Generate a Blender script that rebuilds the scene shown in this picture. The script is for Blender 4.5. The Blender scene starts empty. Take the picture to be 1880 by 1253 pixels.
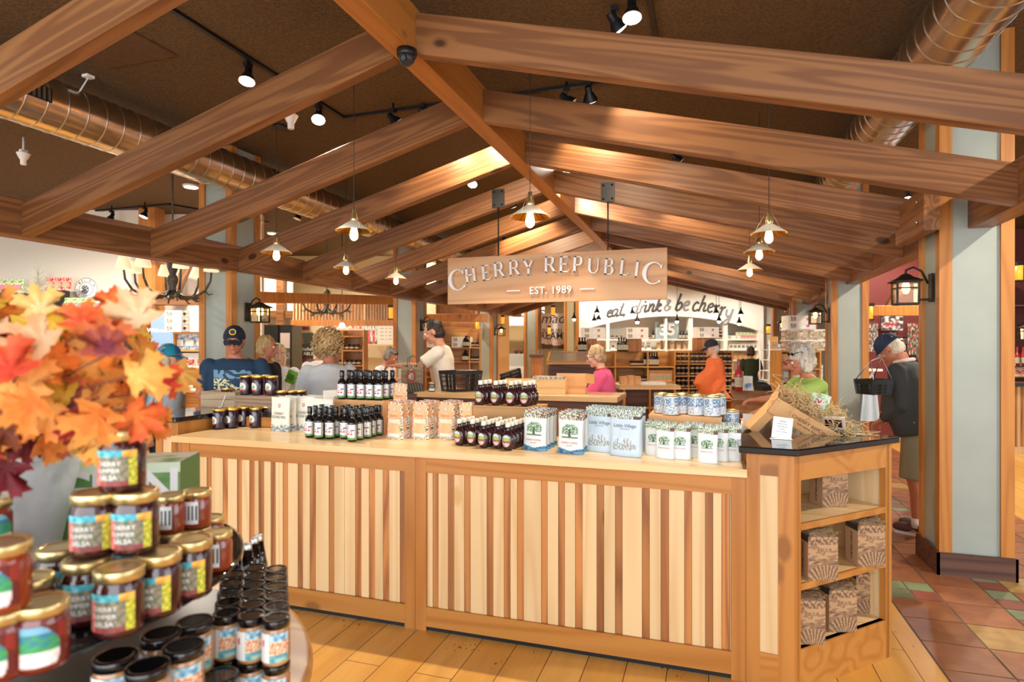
import bpy, bmesh, math, random
from mathutils import Vector, Matrix, Euler, noise as mnoise
R = random.Random(7)
PI = math.pi
sc = bpy.context.scene
COL = sc.collection
# ---------------------------------------------------------------- camera
F = 1112.0; TH = 0.314; HY = 638.0; EYE = 1.55
cs, sn = math.cos(TH), math.sin(TH)
cam_d = bpy.data.cameras.new('camera'); cam = bpy.data.objects.new('camera', cam_d); COL.objects.link(cam)
cam.location = (0, 0, EYE); cam.rotation_euler = (PI/2, 0, TH)
cam_d.sensor_width = 36; cam_d.lens = F/1880*36; cam_d.shift_y = (HY-626.5)/1880
cam_d.dof.use_dof = True; cam_d.dof.focus_distance = 3.6; cam_d.dof.aperture_fstop = 2.8
cam_d.clip_start = .05
sc.camera = cam
sc.view_settings.view_transform = 'Standard'; sc.view_settings.look = 'None'
sc.view_settings.gamma = 1; sc.view_settings.use_curve_mapping = False
sc.view_settings.exposure = 0.43
# ---------------------------------------------------------------- world: daylight that enters through the open shop front
w = bpy.data.worlds.new('world'); sc.world = w; w.use_nodes = True
bg = w.node_tree.nodes['Background']; bg.inputs[0].default_value = (0.93, 0.96, 1.0, 1); bg.inputs[1].default_value = 1.0
def area(name, loc, rot, sx, sy, power, col, spread=PI):
    l = bpy.data.lights.new(name, 'AREA'); l.shape = 'RECTANGLE'; l.size = sx; l.size_y = sy
    l.energy = power; l.color = col; l.spread = spread
    o = bpy.data.objects.new(name, l); COL.objects.link(o); o.location = loc; o.rotation_euler = rot
    return o
area('shop_front_daylight', (-1.2, -3.2, 1.9), (PI/2, 0, 0), 10, 3.2, 350, (0.88, 0.94, 1.0))
area('side_window_daylight', (9.5, 1.0, 2.0), (PI/2, 0, PI*.62), 6, 2.8, 160, (0.88, 0.94, 1.0))
def spot(loc, to, power, ang=55, col=(1.0, .82, .6), r=.05):
    l = bpy.data.lights.new('track_or_fill_spot', 'SPOT'); l.energy = power; l.spot_size = math.radians(ang); l.spot_blend = .5
    l.color = col; l.shadow_soft_size = r
    o = bpy.data.objects.new('track_or_fill_spot', l); COL.objects.link(o); o.location = loc
    o.rotation_euler = (Vector(to)-Vector(loc)).to_track_quat('-Z', 'Y').to_euler()
# ---------------------------------------------------------------- pixel of the photo -> point on a plane of the room
def cw(xc, d, z): return Vector((-d*sn+xc*cs, d*cs+xc*sn, z))
def atd(x, y, d): return cw((x-940)/F*d, d, EYE+(HY-y)/F*d)
def atz(x, y, z):
    d = (EYE-z)*F/(y-HY); return cw((x-940)/F*d, d, z)
def atY(x, y, Y):
    k = (x-940)/F; X = Y*(k*cs-sn)/(cs+k*sn); d = Y*cs-X*sn
    return Vector((X, Y, EYE+(HY-y)/F*d))
def atX(x, y, X):
    k = (x-940)/F; Y = X*(cs+k*sn)/(k*cs-sn); d = Y*cs-X*sn
    return Vector((X, Y, EYE+(HY-y)/F*d))
# ---------------------------------------------------------------- colours and materials
def lin(c):
    if isinstance(c, str):
        c = tuple(int(c[i:i+2], 16)/255 for i in (0, 2, 4))
    return tuple((v/12.92 if v <= .04045 else ((v+.055)/1.055)**2.4) for v in c)
MATS = {}
def mat(name, col='808080', rough=.5, metal=0, emit=None, es=0, coat=0, alpha=1, trans=0, ior=1.45, spec=.5):
    if name in MATS: return MATS[name]
    m = bpy.data.materials.new(name); m.use_nodes = True; b = m.node_tree.nodes['Principled BSDF']
    b.inputs['Base Color'].default_value = (*lin(col), 1); b.inputs['Roughness'].default_value = rough
    b.inputs['Metallic'].default_value = metal; b.inputs['IOR'].default_value = ior
    b.inputs['Coat Weight'].default_value = coat; b.inputs['Transmission Weight'].default_value = trans
    b.inputs['Alpha'].default_value = alpha; b.inputs['Specular IOR Level'].default_value = spec
    if emit: b.inputs['Emission Color'].default_value = (*lin(emit), 1); b.inputs['Emission Strength'].default_value = es
    MATS[name] = m; return m
def nd(m, t, **kw):
    n = m.node_tree.nodes.new(t)
    for k, v in kw.items(): setattr(n, k, v)
    return n
def lk(m, a, b): m.node_tree.links.new(a, b)
def noisy(name, c1, c2, scale=20, rough=.6, metal=0, stretch=(1, 1, 1), detail=4, bump=0, coat=0, lo=.35, hi=.65, rnd=0, bscale=None):
    """two-tone procedural material; stretch gives the grain direction"""
    if name in MATS: return MATS[name]
    m = mat(name, c1, rough, metal, coat=coat); nt = m.node_tree; b = nt.nodes['Principled BSDF']
    tc = nd(m, 'ShaderNodeTexCoord'); mp = nd(m, 'ShaderNodeMapping'); mp.inputs['Scale'].default_value = stretch
    lk(m, tc.outputs['Object'], mp.inputs['Vector'])
    no = nd(m, 'ShaderNodeTexNoise'); no.inputs['Scale'].default_value = scale; no.inputs['Detail'].default_value = detail
    vec = mp.outputs[0]
    if rnd:
        oi = nd(m, 'ShaderNodeObjectInfo'); ge = nd(m, 'ShaderNodeNewGeometry')
        ad = nd(m, 'ShaderNodeMath', operation='ADD'); lk(m, oi.outputs['Random'], ad.inputs[0]); lk(m, ge.outputs['Random Per Island'], ad.inputs[1])
        mu = nd(m, 'ShaderNodeMath', operation='MULTIPLY'); lk(m, ad.outputs[0], mu.inputs[0]); mu.inputs[1].default_value = 37.0
        va = nd(m, 'ShaderNodeVectorMath', operation='ADD'); lk(m, vec, va.inputs[0]); lk(m, mu.outputs[0], va.inputs[1]); vec = va.outputs[0]
    lk(m, vec, no.inputs['Vector'])
    cr = nd(m, 'ShaderNodeValToRGB'); e = cr.color_ramp.elements
    e[0].position = lo; e[1].position = hi; e[0].color = (*lin(c1), 1); e[1].color = (*lin(c2), 1)
    lk(m, no.outputs['Fac'], cr.inputs[0]); out = cr.outputs[0]
    if rnd:
        mr = nd(m, 'ShaderNodeMapRange'); lk(m, ge.outputs['Random Per Island'], mr.inputs['Value'])
        mr.inputs['To Min'].default_value = 1-rnd; mr.inputs['To Max'].default_value = 1+rnd
        hs = nd(m, 'ShaderNodeHueSaturation'); lk(m, out, hs.inputs['Color']); lk(m, mr.outputs[0], hs.inputs['Value']); out = hs.outputs[0]
    lk(m, out, b.inputs['Base Color'])
    if bump:
        bp = nd(m, 'ShaderNodeBump'); bp.inputs['Strength'].default_value = bump; bp.inputs['Distance'].default_value = .01
        if bscale:
            n2 = nd(m, 'ShaderNodeTexNoise'); n2.inputs['Scale'].default_value = bscale; lk(m, vec, n2.inputs['Vector']); lk(m, n2.outputs['Fac'], bp.inputs['Height'])
        else: lk(m, no.outputs['Fac'], bp.inputs['Height'])
        lk(m, bp.outputs[0], b.inputs['Normal'])
    return m
def timber(name, c1, c2, ck, axis=0, rough=.5, freq=1.0, rnd=.12, knots=True, coat=0, lo=.3, hi=.95, halo=None):
    """sawn timber: growth-ring lines along one axis, knots"""
    if name in MATS: return MATS[name]
    m = mat(name, c1, rough, coat=coat); b = m.node_tree.nodes['Principled BSDF']
    tc = nd(m, 'ShaderNodeTexCoord'); oi = nd(m, 'ShaderNodeObjectInfo'); ge = nd(m, 'ShaderNodeNewGeometry')
    ad = nd(m, 'ShaderNodeMath', operation='ADD'); lk(m, oi.outputs['Random'], ad.inputs[0]); lk(m, ge.outputs['Random Per Island'], ad.inputs[1])
    mu = nd(m, 'ShaderNodeMath', operation='MULTIPLY'); lk(m, ad.outputs[0], mu.inputs[0]); mu.inputs[1].default_value = 23.0
    va = nd(m, 'ShaderNodeVectorMath', operation='ADD'); lk(m, tc.outputs['Object'], va.inputs[0]); lk(m, mu.outputs[0], va.inputs[1])
    mp = nd(m, 'ShaderNodeMapping'); s = [1.0, 1.0, 1.0]; s[axis] = .05; mp.inputs['Scale'].default_value = s
    lk(m, va.outputs[0], mp.inputs['Vector'])
    n1 = nd(m, 'ShaderNodeTexNoise'); n1.inputs['Scale'].default_value = 5.5*freq; n1.inputs['Detail'].default_value = 1.5; n1.inputs['Distortion'].default_value = .25
    lk(m, mp.outputs[0], n1.inputs['Vector'])
    m1 = nd(m, 'ShaderNodeMath', operation='MULTIPLY'); lk(m, n1.outputs['Fac'], m1.inputs[0]); m1.inputs[1].default_value = 18
    fr = nd(m, 'ShaderNodeMath', operation='PINGPONG'); lk(m, m1.outputs[0], fr.inputs[0]); fr.inputs[1].default_value = 1
    n2 = nd(m, 'ShaderNodeTexNoise'); n2.inputs['Scale'].default_value = 45*freq; n2.inputs['Detail'].default_value = 3; lk(m, mp.outputs[0], n2.inputs['Vector'])
    mx = nd(m, 'ShaderNodeMath', operation='MULTIPLY_ADD'); lk(m, n2.outputs['Fac'], mx.inputs[0]); mx.inputs[1].default_value = .5; lk(m, fr.outputs[0], mx.inputs[2])
    cr = nd(m, 'ShaderNodeValToRGB'); e = cr.color_ramp.elements
    e[0].position = lo; e[1].position = hi; e[0].color = (*lin(c1), 1); e[1].color = (*lin(c2), 1)
    lk(m, mx.outputs[0], cr.inputs[0]); out = cr.outputs[0]
    if knots:
        mk = nd(m, 'ShaderNodeMapping'); s2 = [1.0, 1.0, 1.0]; s2[axis] = .55; mk.inputs['Scale'].default_value = s2; lk(m, va.outputs[0], mk.inputs['Vector'])
        vo = nd(m, 'ShaderNodeTexVoronoi'); vo.inputs['Scale'].default_value = 2.6; lk(m, mk.outputs[0], vo.inputs['Vector'])
        kr = nd(m, 'ShaderNodeValToRGB'); k = kr.color_ramp.elements; k[0].position = .07; k[0].color = (1, 1, 1, 1); k[1].position = .11; k[1].color = (0, 0, 0, 1)
        lk(m, vo.outputs['Distance'], kr.inputs[0])
        mi = nd(m, 'ShaderNodeMix', data_type='RGBA'); lk(m, kr.outputs[0], mi.inputs['Factor']); lk(m, out, mi.inputs[6]); mi.inputs[7].default_value = (*lin(ck), 1); out = mi.outputs[2]
        if halo:
            hr = nd(m, 'ShaderNodeValToRGB'); q = hr.color_ramp.elements; q[0].position = .07; q[0].color = (0, 0, 0, 1); q[1].position = .19; q[1].color = (0, 0, 0, 1); z_ = q.new(.12); z_.color = (.9, .9, .9, 1)
            lk(m, vo.outputs['Distance'], hr.inputs[0]); m5 = nd(m, 'ShaderNodeMix', data_type='RGBA'); lk(m, hr.outputs[0], m5.inputs['Factor']); lk(m, out, m5.inputs[6]); m5.inputs[7].default_value = (*lin(halo), 1); out = m5.outputs[2]
    mr = nd(m, 'ShaderNodeMapRange'); fa = nd(m, 'ShaderNodeMath', operation='FRACT'); lk(m, mu.outputs[0], fa.inputs[0]); lk(m, fa.outputs[0], mr.inputs['Value'])
    mr.inputs['To Min'].default_value = 1-rnd; mr.inputs['To Max'].default_value = 1+rnd
    hs = nd(m, 'ShaderNodeHueSaturation'); hs.inputs['Hue'].default_value = .506; lk(m, out, hs.inputs['Color']); lk(m, mr.outputs[0], hs.inputs['Value'])
    lk(m, hs.outputs[0], b.inputs['Base Color'])
    return m
def printed(name='printed_paper', rough=.55, coat=0, metal=0):
    if name in MATS: return MATS[name]
    m = mat(name, 'ffffff', rough, coat=coat, metal=metal); at = nd(m, 'ShaderNodeAttribute', attribute_name='print')
    lk(m, at.outputs['Color'], m.node_tree.nodes['Principled BSDF'].inputs['Base Color']); return m
# ---------------------------------------------------------------- mesh builder
class MB:
    def __init__(s): s.v = []; s.f = []; s.m = []; s.sm = []; s.c = []; s.M = Matrix.Identity(4)
    def face(s, idx, mi=0, smooth=False, col=None): s.f.append(idx); s.m.append(mi); s.sm.append(smooth); s.c.append(col)
    def add(s, pts):
        n = len(s.v); s.v += [tuple(s.M @ Vector(p)) for p in pts]; return n
    def hexa(s, p, mi=0, col=None):      # 8 points: bottom 4 ccw, top 4
        n = s.add(p)
        for q in ((3, 2, 1, 0), (4, 5, 6, 7), (0, 1, 5, 4), (1, 2, 6, 5), (2, 3, 7, 6), (3, 0, 4, 7)): s.face([n+i for i in q], mi, False, col)
        return s
    def box(s, x0, x1, y0, y1, z0, z1, mi=0, col=None):
        return s.hexa([(x0, y0, z0), (x1, y0, z0), (x1, y1, z0), (x0, y1, z0), (x0, y0, z1), (x1, y0, z1), (x1, y1, z1), (x0, y1, z1)], mi, col)
    def bar(s, a, b, w, h, mi=0, up=(0, 0, 1)):   # rectangular bar between two points
        a = Vector(a); b = Vector(b); d = (b-a).normalized(); u = Vector(up); sd = d.cross(u)
        if sd.length < 1e-4: sd = d.cross(Vector((1, 0, 0)))
        sd.normalize(); u = sd.cross(d).normalized(); sd = sd*w/2; u = u*h/2
        return s.hexa([a-sd-u, a+sd-u, b+sd-u, b-sd-u, a-sd+u, a+sd+u, b+sd+u, b-sd+u], mi)
    def prism(s, poly, z0, z1, mi=0, mtop=None):
        n = len(poly); a = s.add([(x, y, z0) for x, y in poly]+[(x, y, z1) for x, y in poly])
        s.face([a+i for i in range(n)][::-1], mi); s.face([a+n+i for i in range(n)], mi if mtop is None else mtop)
        for i in range(n): j = (i+1) % n; s.face([a+i, a+j, a+n+j, a+n+i], mi)
        return s
    def lathe(s, prof, c=(0, 0, 0), seg=20, mi=0, sx=1, sy=1, smooth=True, cap=True, mis=None, rot=0):
        c = Vector(c); n = len(s.v); pts = []
        for r, z in prof:
            for k in range(seg):
                t = rot+2*PI*k/seg; pts.append((c.x+r*sx*math.cos(t), c.y+r*sy*math.sin(t), c.z+z))
        s.add(pts)
        for i in range(len(prof)-1):
            for k in range(seg):
                j = (k+1) % seg; s.face([n+i*seg+k, n+i*seg+j, n+(i+1)*seg+j, n+(i+1)*seg+k], mis[i] if mis else mi, smooth)
        if cap:
            s.face([n+k for k in range(seg)][::-1], mis[0] if mis else mi); m0 = n+(len(prof)-1)*seg; s.face([m0+k for k in range(seg)], mis[-1] if mis else mi)
        return s
    def tube(s, pts, r, seg=8, mi=0, closed=False, smooth=True, flat=1.0):
        pts = [Vector(p) for p in pts]; rr = r if isinstance(r, (list, tuple)) else [r]*len(pts); n = len(s.v); N = len(pts); out = []
        t0 = None; nrm = None
        for i, p in enumerate(pts):
            a = pts[i-1] if (i > 0 or closed) else p; b = pts[(i+1) % N] if (i < N-1 or closed) else p
            t = (b-a); t = t.normalized() if t.length > 1e-9 else Vector((0, 0, 1))
            if nrm is None: nrm = t.cross(Vector((0, 0, 1))); nrm = nrm if nrm.length > 1e-3 else t.cross(Vector((1, 0, 0)))
            nrm = (nrm-t*nrm.dot(t)); nrm = nrm.normalized() if nrm.length > 1e-6 else t.orthogonal().normalized(); bn = t.cross(nrm)
            for k in range(seg):
                q = 2*PI*k/seg; out.append(p+nrm*math.cos(q)*rr[i]+bn*math.sin(q)*rr[i]*flat)
        s.add(out)
        for i in range(N if closed else N-1):
            i2 = (i+1) % N
            for k in range(seg): j = (k+1) % seg; s.face([n+i*seg+k, n+i*seg+j, n+i2*seg+j, n+i2*seg+k], mi, smooth)
        if not closed:
            s.face([n+k for k in range(seg)][::-1], mi); s.face([n+(N-1)*seg+k for k in range(seg)], mi)
        return s
    def ball(s, c, rx, ry=None, rz=None, seg=12, rings=8, mi=0, Q=None):
        ry = rx if ry is None else ry; rz = rx if rz is None else rz; c = Vector(c); n = len(s.v); pts = []
        for i in range(1, rings):
            a = PI*i/rings
            for k in range(seg):
                t = 2*PI*k/seg; p = Vector((rx*math.sin(a)*math.cos(t), ry*math.sin(a)*math.sin(t), -rz*math.cos(a)))
                if Q: p = Q @ p
                pts.append(c+p)
        e = Vector((0, 0, rz)); e = Q @ e if Q else e
        pts += [c-e, c+e]; s.add(pts); b = n+(rings-1)*seg
        for i in range(rings-2):
            for k in range(seg): j = (k+1) % seg; s.face([n+i*seg+k, n+i*seg+j, n+(i+1)*seg+j, n+(i+1)*seg+k], mi, True)
        for k in range(seg):
            j = (k+1) % seg; s.face([b, n+j, n+k], mi, True); o = n+(rings-2)*seg; s.face([b+1, o+k, o+j], mi, True)
        return s
    def grid(s, fn, nx, ny, art=None, mi=0, smooth=True, flip=False):   # fn(u,v)->point, art(u,v)->colour
        n = s.add([fn(i/nx, j/ny) for j in range(ny+1) for i in range(nx+1)])
        for j in range(ny):
            for i in range(nx):
                a = n+j*(nx+1)+i; q = [a, a+1, a+nx+2, a+nx+1]
                s.face(q[::-1] if flip else q, mi, smooth, art((i+.5)/nx, (j+.5)/ny) if art else None)
        return s
    def build(s, name, mats, parent=None, loc=None, rot=None, uniform=None):
        me = bpy.data.meshes.new(name); me.from_pydata(s.v, [], s.f)
        if not isinstance(mats, (list, tuple)): mats = [mats]
        for m in mats: me.materials.append(m)
        me.polygons.foreach_set('material_index', s.m); me.polygons.foreach_set('use_smooth', s.sm)
        if any(c is not None for c in s.c):
            ca = me.color_attributes.new('print', 'FLOAT_COLOR', 'CORNER'); buf = []
            for f, c in zip(s.f, s.c):
                L = (*lin(c), 1.0) if c is not None else (1, 1, 1, 1)
                buf += list(L)*len(f)
            ca.data.foreach_set('color', buf)
        me.update()
        o = bpy.data.objects.new(name, me); COL.objects.link(o)
        if parent: o.parent = parent
        if loc is not None: o.location = loc
        if rot is not None: o.rotation_euler = rot if isinstance(rot, (tuple, list, Euler)) else (0, 0, rot)
        return o
def tag(o, label=None, cat=None, group=None, kind=None):
    if label: o['label'] = label
    if cat: o['category'] = cat
    if group: o['group'] = group
    if kind: o['kind'] = kind
    return o
def thing(name, label, cat, loc=(0, 0, 0), rz=0, group=None):
    o = bpy.data.objects.new(name, None); COL.objects.link(o); o.location = loc; o.rotation_euler = (0, 0, rz)
    o.empty_display_size = .05
    return tag(o, label, cat, group)
def dup(root, loc=None, rz=None, label=None, group=None):
    r = root.copy(); COL.objects.link(r)
    if loc is not None: r.location = loc
    if rz is not None: r.rotation_euler = (0, 0, rz)
    if label: r['label'] = label
    if group: r['group'] = group
    for ch in list(root.children):
        c = ch.copy(); COL.objects.link(c); c.parent = r
        for g in ch.children: d = g.copy(); COL.objects.link(d); d.parent = c
    return r
def struct(o, label=None): return tag(o, label, kind='structure')
class Rep:
    """first placement moves the prototype itself, later ones copy it"""
    def __init__(s, root): s.root = root; s.used = False
    def put(s, loc, rz=0, label=None, group=None):
        if not s.used:
            s.used = True; r = s.root; r.location = loc; r.rotation_euler = (0, 0, rz)
            if label: r['label'] = label
            if group: r['group'] = group
            return r
        return dup(s.root, loc, rz, label, group)
ORD = 'first second third fourth fifth sixth seventh eighth ninth tenth eleventh twelfth thirteenth fourteenth fifteenth sixteenth seventeenth eighteenth nineteenth twentieth'.split()
def nth(i): return ORD[i] if i < 20 else str(i+1)+'th'
def text(name, body, size, m, parent=None, loc=(0, 0, 0), rot=(PI/2, 0, 0), ext=.0005, shear=0, bold=0, space=1, align='CENTER'):
    cu = bpy.data.curves.new('t', 'FONT'); cu.body = body; cu.size = size; cu.extrude = ext; cu.shear = shear; cu.offset = bold
    cu.align_x = align; cu.align_y = 'CENTER'; cu.space_character = space; cu.resolution_u = 3
    t = bpy.data.objects.new('t', cu); me = bpy.data.meshes.new_from_object(t); bpy.data.objects.remove(t); bpy.data.curves.remove(cu)
    me.materials.clear(); me.materials.append(m); me.name = name
    o = bpy.data.objects.new(name, me); COL.objects.link(o)
    if parent: o.parent = parent
    o.location = loc; o.rotation_euler = rot; return o
# ================================================================ materials of the shop
M_RAFT = timber('stained_fir', '74472a', '8e5c38', '45281a', 0, .42, 1.3, .07, lo=.5, hi=1.25, halo='8a5834')
M_RAFTR = timber('stained_fir_ridge', 'a3632c', 'b06e35', '5a3318', 0, .42, .8, .05)
M_POST = timber('honey_fir', 'b06a2e', 'bf7b3c', '8a5226', 2, .42, .9, .06)
M_CHER = timber('cherry_rail', 'a8662b', 'b67638', '8c5426', 0, .38, .7, .07)
M_CHERV = timber('cherry_stile', 'a8652c', 'b67539', '8c5426', 2, .38, .7, .08)
M_MAPV = timber('maple_board', 'd2ab7c', 'dcba8c', 'cda46c', 2, .42, .8, .05)
M_STRIP = timber('cherry_strip', '91542e', 'b67440', '5e341b', 2, .42, .9, .22)
M_MAPH = timber('maple_top', 'dcb078', 'edc795', 'c08c55', 0, .3, .8, .04, knots=False, coat=.2)
M_DARKW = timber('dark_stained_board', '4c3128', '6a463a', '2e1c16', 0, .5, .9, .1)
M_SHELF = timber('shelf_oak', 'b4742f', 'cf9250', '7d4c1e', 0, .42, .8, .07, knots=False)
M_SHELFV = timber('shelf_oak_upright', 'b4742f', 'cf9250', '7d4c1e', 2, .42, .8, .07, knots=False)
M_CRATE = timber('weathered_crate', '7c6150', '9a7e68', '4a382c', 0, .7, 1.0, .08)
M_CRATE2 = timber('pine_crate', 'a06f42', 'bd8957', '5f3d20', 0, .6, 1.0, .08)
M_SAGE = noisy('sage_grey_panel', '99a199', 'a1a9a1', 3, .55)
M_GRAN = noisy('black_granite', '08080a', '1a1c20', 260, .09, coat=.5, rnd=0)
M_CEIL = noisy('brown_acoustic_ceiling', '4b3a22', '665032', 55, .85, stretch=(1, 1, 1), bump=.5, detail=6)
M_WHITE = mat('warm_white_paint', 'ece6d8', .6)
M_CREAM = mat('cream_tile', 'ead9ae', .4)
M_MAROON = mat('maroon_paint', '6e2f2c', .6)
M_BLACK = mat('black_metal', '141416', .4)
M_BLKPL = mat('black_plastic', '1a1b1a', .45)
M_WPLAST = mat('white_plastic', 'f0f0ee', .35)
M_CHROME = mat('brushed_steel', 'c8c8c4', .3, 1)
M_PRINT = printed()
M_PRINTG = printed('printed_gloss', .25, .3)
M_WLET = mat('white_letter_paint', 'f2f0ec', .45)
M_SKIN = mat('skin', 'c98f70', .5); M_SKIN2 = mat('skin_ruddy', 'c07a5c', .5); M_SKIN3 = mat('skin_pale', 'd8a68a', .5)

# ---------------------------------------------------------------- floor
def planks():
    m = mat('pine_floorboards', 'd39a4a', .32, coat=.15); b = m.node_tree.nodes['Principled BSDF']
    tc = nd(m, 'ShaderNodeTexCoord'); rot = nd(m, 'ShaderNodeMapping'); rot.inputs['Rotation'].default_value = (0, 0, PI/2); lk(m, tc.outputs['Object'], rot.inputs[0])
    br = nd(m, 'ShaderNodeTexBrick'); br.inputs['Scale'].default_value = 1; br.inputs['Brick Width'].default_value = 2.6; br.inputs['Row Height'].default_value = .19
    br.inputs['Mortar Size'].default_value = .0022; br.inputs['Color1'].default_value = (*lin('d79b45'), 1); br.inputs['Color2'].default_value = (*lin('e2ae5e'), 1)
    br.inputs['Mortar'].default_value = (*lin('4a2f12'), 1); br.offset = .37; lk(m, rot.outputs[0], br.inputs['Vector'])
    mp = nd(m, 'ShaderNodeMapping'); mp.inputs['Scale'].default_value = (1, .12, 1); lk(m, tc.outputs['Object'], mp.inputs[0])
    n = nd(m, 'ShaderNodeTexNoise'); n.inputs['Scale'].default_value = 14; n.inputs['Detail'].default_value = 5; lk(m, mp.outputs[0], n.inputs[0])
    n3 = nd(m, 'ShaderNodeTexNoise'); n3.inputs['Scale'].default_value = 1.3; lk(m, tc.outputs['Object'], n3.inputs[0])
    mx = nd(m, 'ShaderNodeMix', data_type='RGBA', blend_type='MULTIPLY'); mx.inputs[0].default_value = .5
    r = nd(m, 'ShaderNodeValToRGB'); r.color_ramp.elements[0].position = .3; r.color_ramp.elements[1].position = .7; r.color_ramp.elements[0].color = (.62, .55, .42, 1); r.color_ramp.elements[1].color = (1, 1, 1, 1)
    lk(m, n.outputs[0], r.inputs[0]); lk(m, br.outputs[0], mx.inputs[6]); lk(m, r.outputs[0], mx.inputs[7])
    # dark worn specks
    v = nd(m, 'ShaderNodeTexNoise'); v.inputs['Scale'].default_value = 75; v.inputs['Detail'].default_value = 2; mp2 = nd(m, 'ShaderNodeMapping'); mp2.inputs['Scale'].default_value = (1, .45, 1); lk(m, tc.outputs['Object'], mp2.inputs[0]); lk(m, mp2.outputs[0], v.inputs[0])
    mu = nd(m, 'ShaderNodeMath', operation='MULTIPLY'); n4 = nd(m, 'ShaderNodeTexNoise'); n4.inputs['Scale'].default_value = 2.2; lk(m, tc.outputs['Object'], n4.inputs[0])
    lk(m, v.outputs[0], mu.inputs[0]); lk(m, n4.outputs[0], mu.inputs[1])
    r2 = nd(m, 'ShaderNodeValToRGB'); r2.color_ramp.elements[0].position = .40; r2.color_ramp.elements[1].position = .42; lk(m, mu.outputs[0], r2.inputs[0])
    m2 = nd(m, 'ShaderNodeMix', data_type='RGBA'); lk(m, r2.outputs[0], m2.inputs[0]); lk(m, mx.outputs[2], m2.inputs[6]); m2.inputs[7].default_value = (*lin('4c3418'), 1)
    # knots
    vo = nd(m, 'ShaderNodeTexVoronoi'); vo.inputs['Scale'].default_value = 1.1; mk = nd(m, 'ShaderNodeMapping'); mk.inputs['Scale'].default_value = (1, .8, 1); lk(m, tc.outputs['Object'], mk.inputs[0]); lk(m, mk.outputs[0], vo.inputs[0])
    r4 = nd(m, 'ShaderNodeValToRGB'); e = r4.color_ramp.elements; e[0].position = .02; e[0].color = (.55, .55, .55, 1); e[1].position = .036; e[1].color = (0, 0, 0, 1); q = e.new(.028); q.color = (1, 1, 1, 1); lk(m, vo.outputs['Distance'], r4.inputs[0])
    m3 = nd(m, 'ShaderNodeMix', data_type='RGBA'); lk(m, r4.outputs[0], m3.inputs[0]); lk(m, m2.outputs[2], m3.inputs[6]); m3.inputs[7].default_value = (*lin('6f4418'), 1)
    lk(m, m3.outputs[2], b.inputs['Base Color']); return m
struct(MB().box(-24, 24, -5, 26, -.1, 0).build('floor', planks()))
# tiled strips: one object of thin clay and slate tiles on grout
M_GROUT = mat('tile_grout', '6d6256', .8)
M_CLAY = noisy('clay_tile', '7c4a30', '9a6440', 9, .32, detail=6, rnd=.22, lo=.3, hi=.7)
M_SLATE = noisy('green_slate_tile', '6c7558', '808a68', 8, .35, detail=5, rnd=.15)
M_RED = noisy('red_slate_tile', '7f4433', '93574a', 8, .35, detail=5, rnd=.15)
M_GOLDT = noisy('ochre_tile', '94703c', 'ad8a50', 12, .35, detail=6, rnd=.1)
X0t = atz(1700, 1193, 0).x
tb = MB(); tb.box(X0t, X0t+1.62, -2, 12.0, .0, .002, 0)
def tile(x0, x1, y0, y1, mi): g = .006; tb.box(x0+g, x1-g, y0+g, y1-g, .002, .006, mi)
r2 = random.Random(3); y = -2.0
row = 0
while y < 11.8:
    h = .30; xs = [X0t, X0t+.30, X0t+.60]
    for i in range(2):
        if row % 8 == 5 and i == 0:
            for a in (0, .15):
                for b in (0, .15): tile(xs[0]+a, xs[0]+a+.15, y+b, y+b+.15, 3 if (a, b) == (.15, 0) else 2)
        else: tile(xs[i], xs[i+1], y, y+h, 4 if r2.random() < .05 else 1)
    xb = X0t+.60
    for b in (0, .15): tile(xb, xb+.15, y+b, y+b+.15, 2 if (row*2+int(b > 0)) % 2 else 3)
    for i in range(2): tile(xb+.15+i*.3, xb+.45+i*.3, y, y+h, 4 if r2.random() < .12 else 1)
    tile(xb+.75, xb+1.02, y, y+h, 1)
    y += h; row += 1
struct(tb.build('floor_tile_strip', [M_GROUT, M_CLAY, M_SLATE, M_RED, M_GOLDT]))
tb2 = MB().box(-9.6, X0t, 5.45+6.3, 13.2, 0, .004, 1)
# ---------------------------------------------------------------- ceiling and outer walls
CZ = 3.66
struct(MB().box(-24, 24, -1.5, 26, CZ, CZ+.1).build('ceiling', M_CEIL))
# ---------------------------------------------------------------- pergola: ridge, eave beams, rafters
XR, XL, XM, Y0, SP = 1.66, -4.72, -1.635, 2.05, 1.06
def beam(name, a, b, w, h, m, label=None, cat='beam', group=None, parent=None, kind=None, plumb=False):
    """rectangular timber; local X runs along it; plumb cuts keep both end faces vertical"""
    a = Vector(a); b = Vector(b); d = b-a; L = d.length; yaw = math.atan2(d.y, d.x); pitch = math.atan2(d.z, math.hypot(d.x, d.y))
    s = math.tan(pitch)*h/2 if plumb else 0; c = .006
    mb = MB(); prof = [(-w/2+c, -h/2), (w/2-c, -h/2), (w/2, -h/2+c), (w/2, h/2-c), (w/2-c, h/2), (-w/2+c, h/2), (-w/2, h/2-c), (-w/2, -h/2+c)]
    n = mb.add([(s*q*2/h, p, q) for p, q in prof]+[(L+s*q*2/h, p, q) for p, q in prof])
    mb.face([n+i for i in range(8)], 0); mb.face([n+8+i for i in range(8)][::-1], 0)
    for i in range(8): j = (i+1) % 8; mb.face([n+j, n+i, n+8+i, n+8+j], 0)
    o = mb.build(name, m, parent); o.location = a; o.rotation_euler = Euler((0, -pitch, yaw), 'XYZ')
    if label: tag(o, label, cat, group)
    if kind: o['kind'] = kind
    return o
YE = 15.3
beam('ridge_beam', (XM, .9, 3.335), (XM, YE, 3.335), .14, .265, M_RAFTR, 'long orange-stained ridge timber running away along the peak of the pergola', 'beam')
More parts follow.
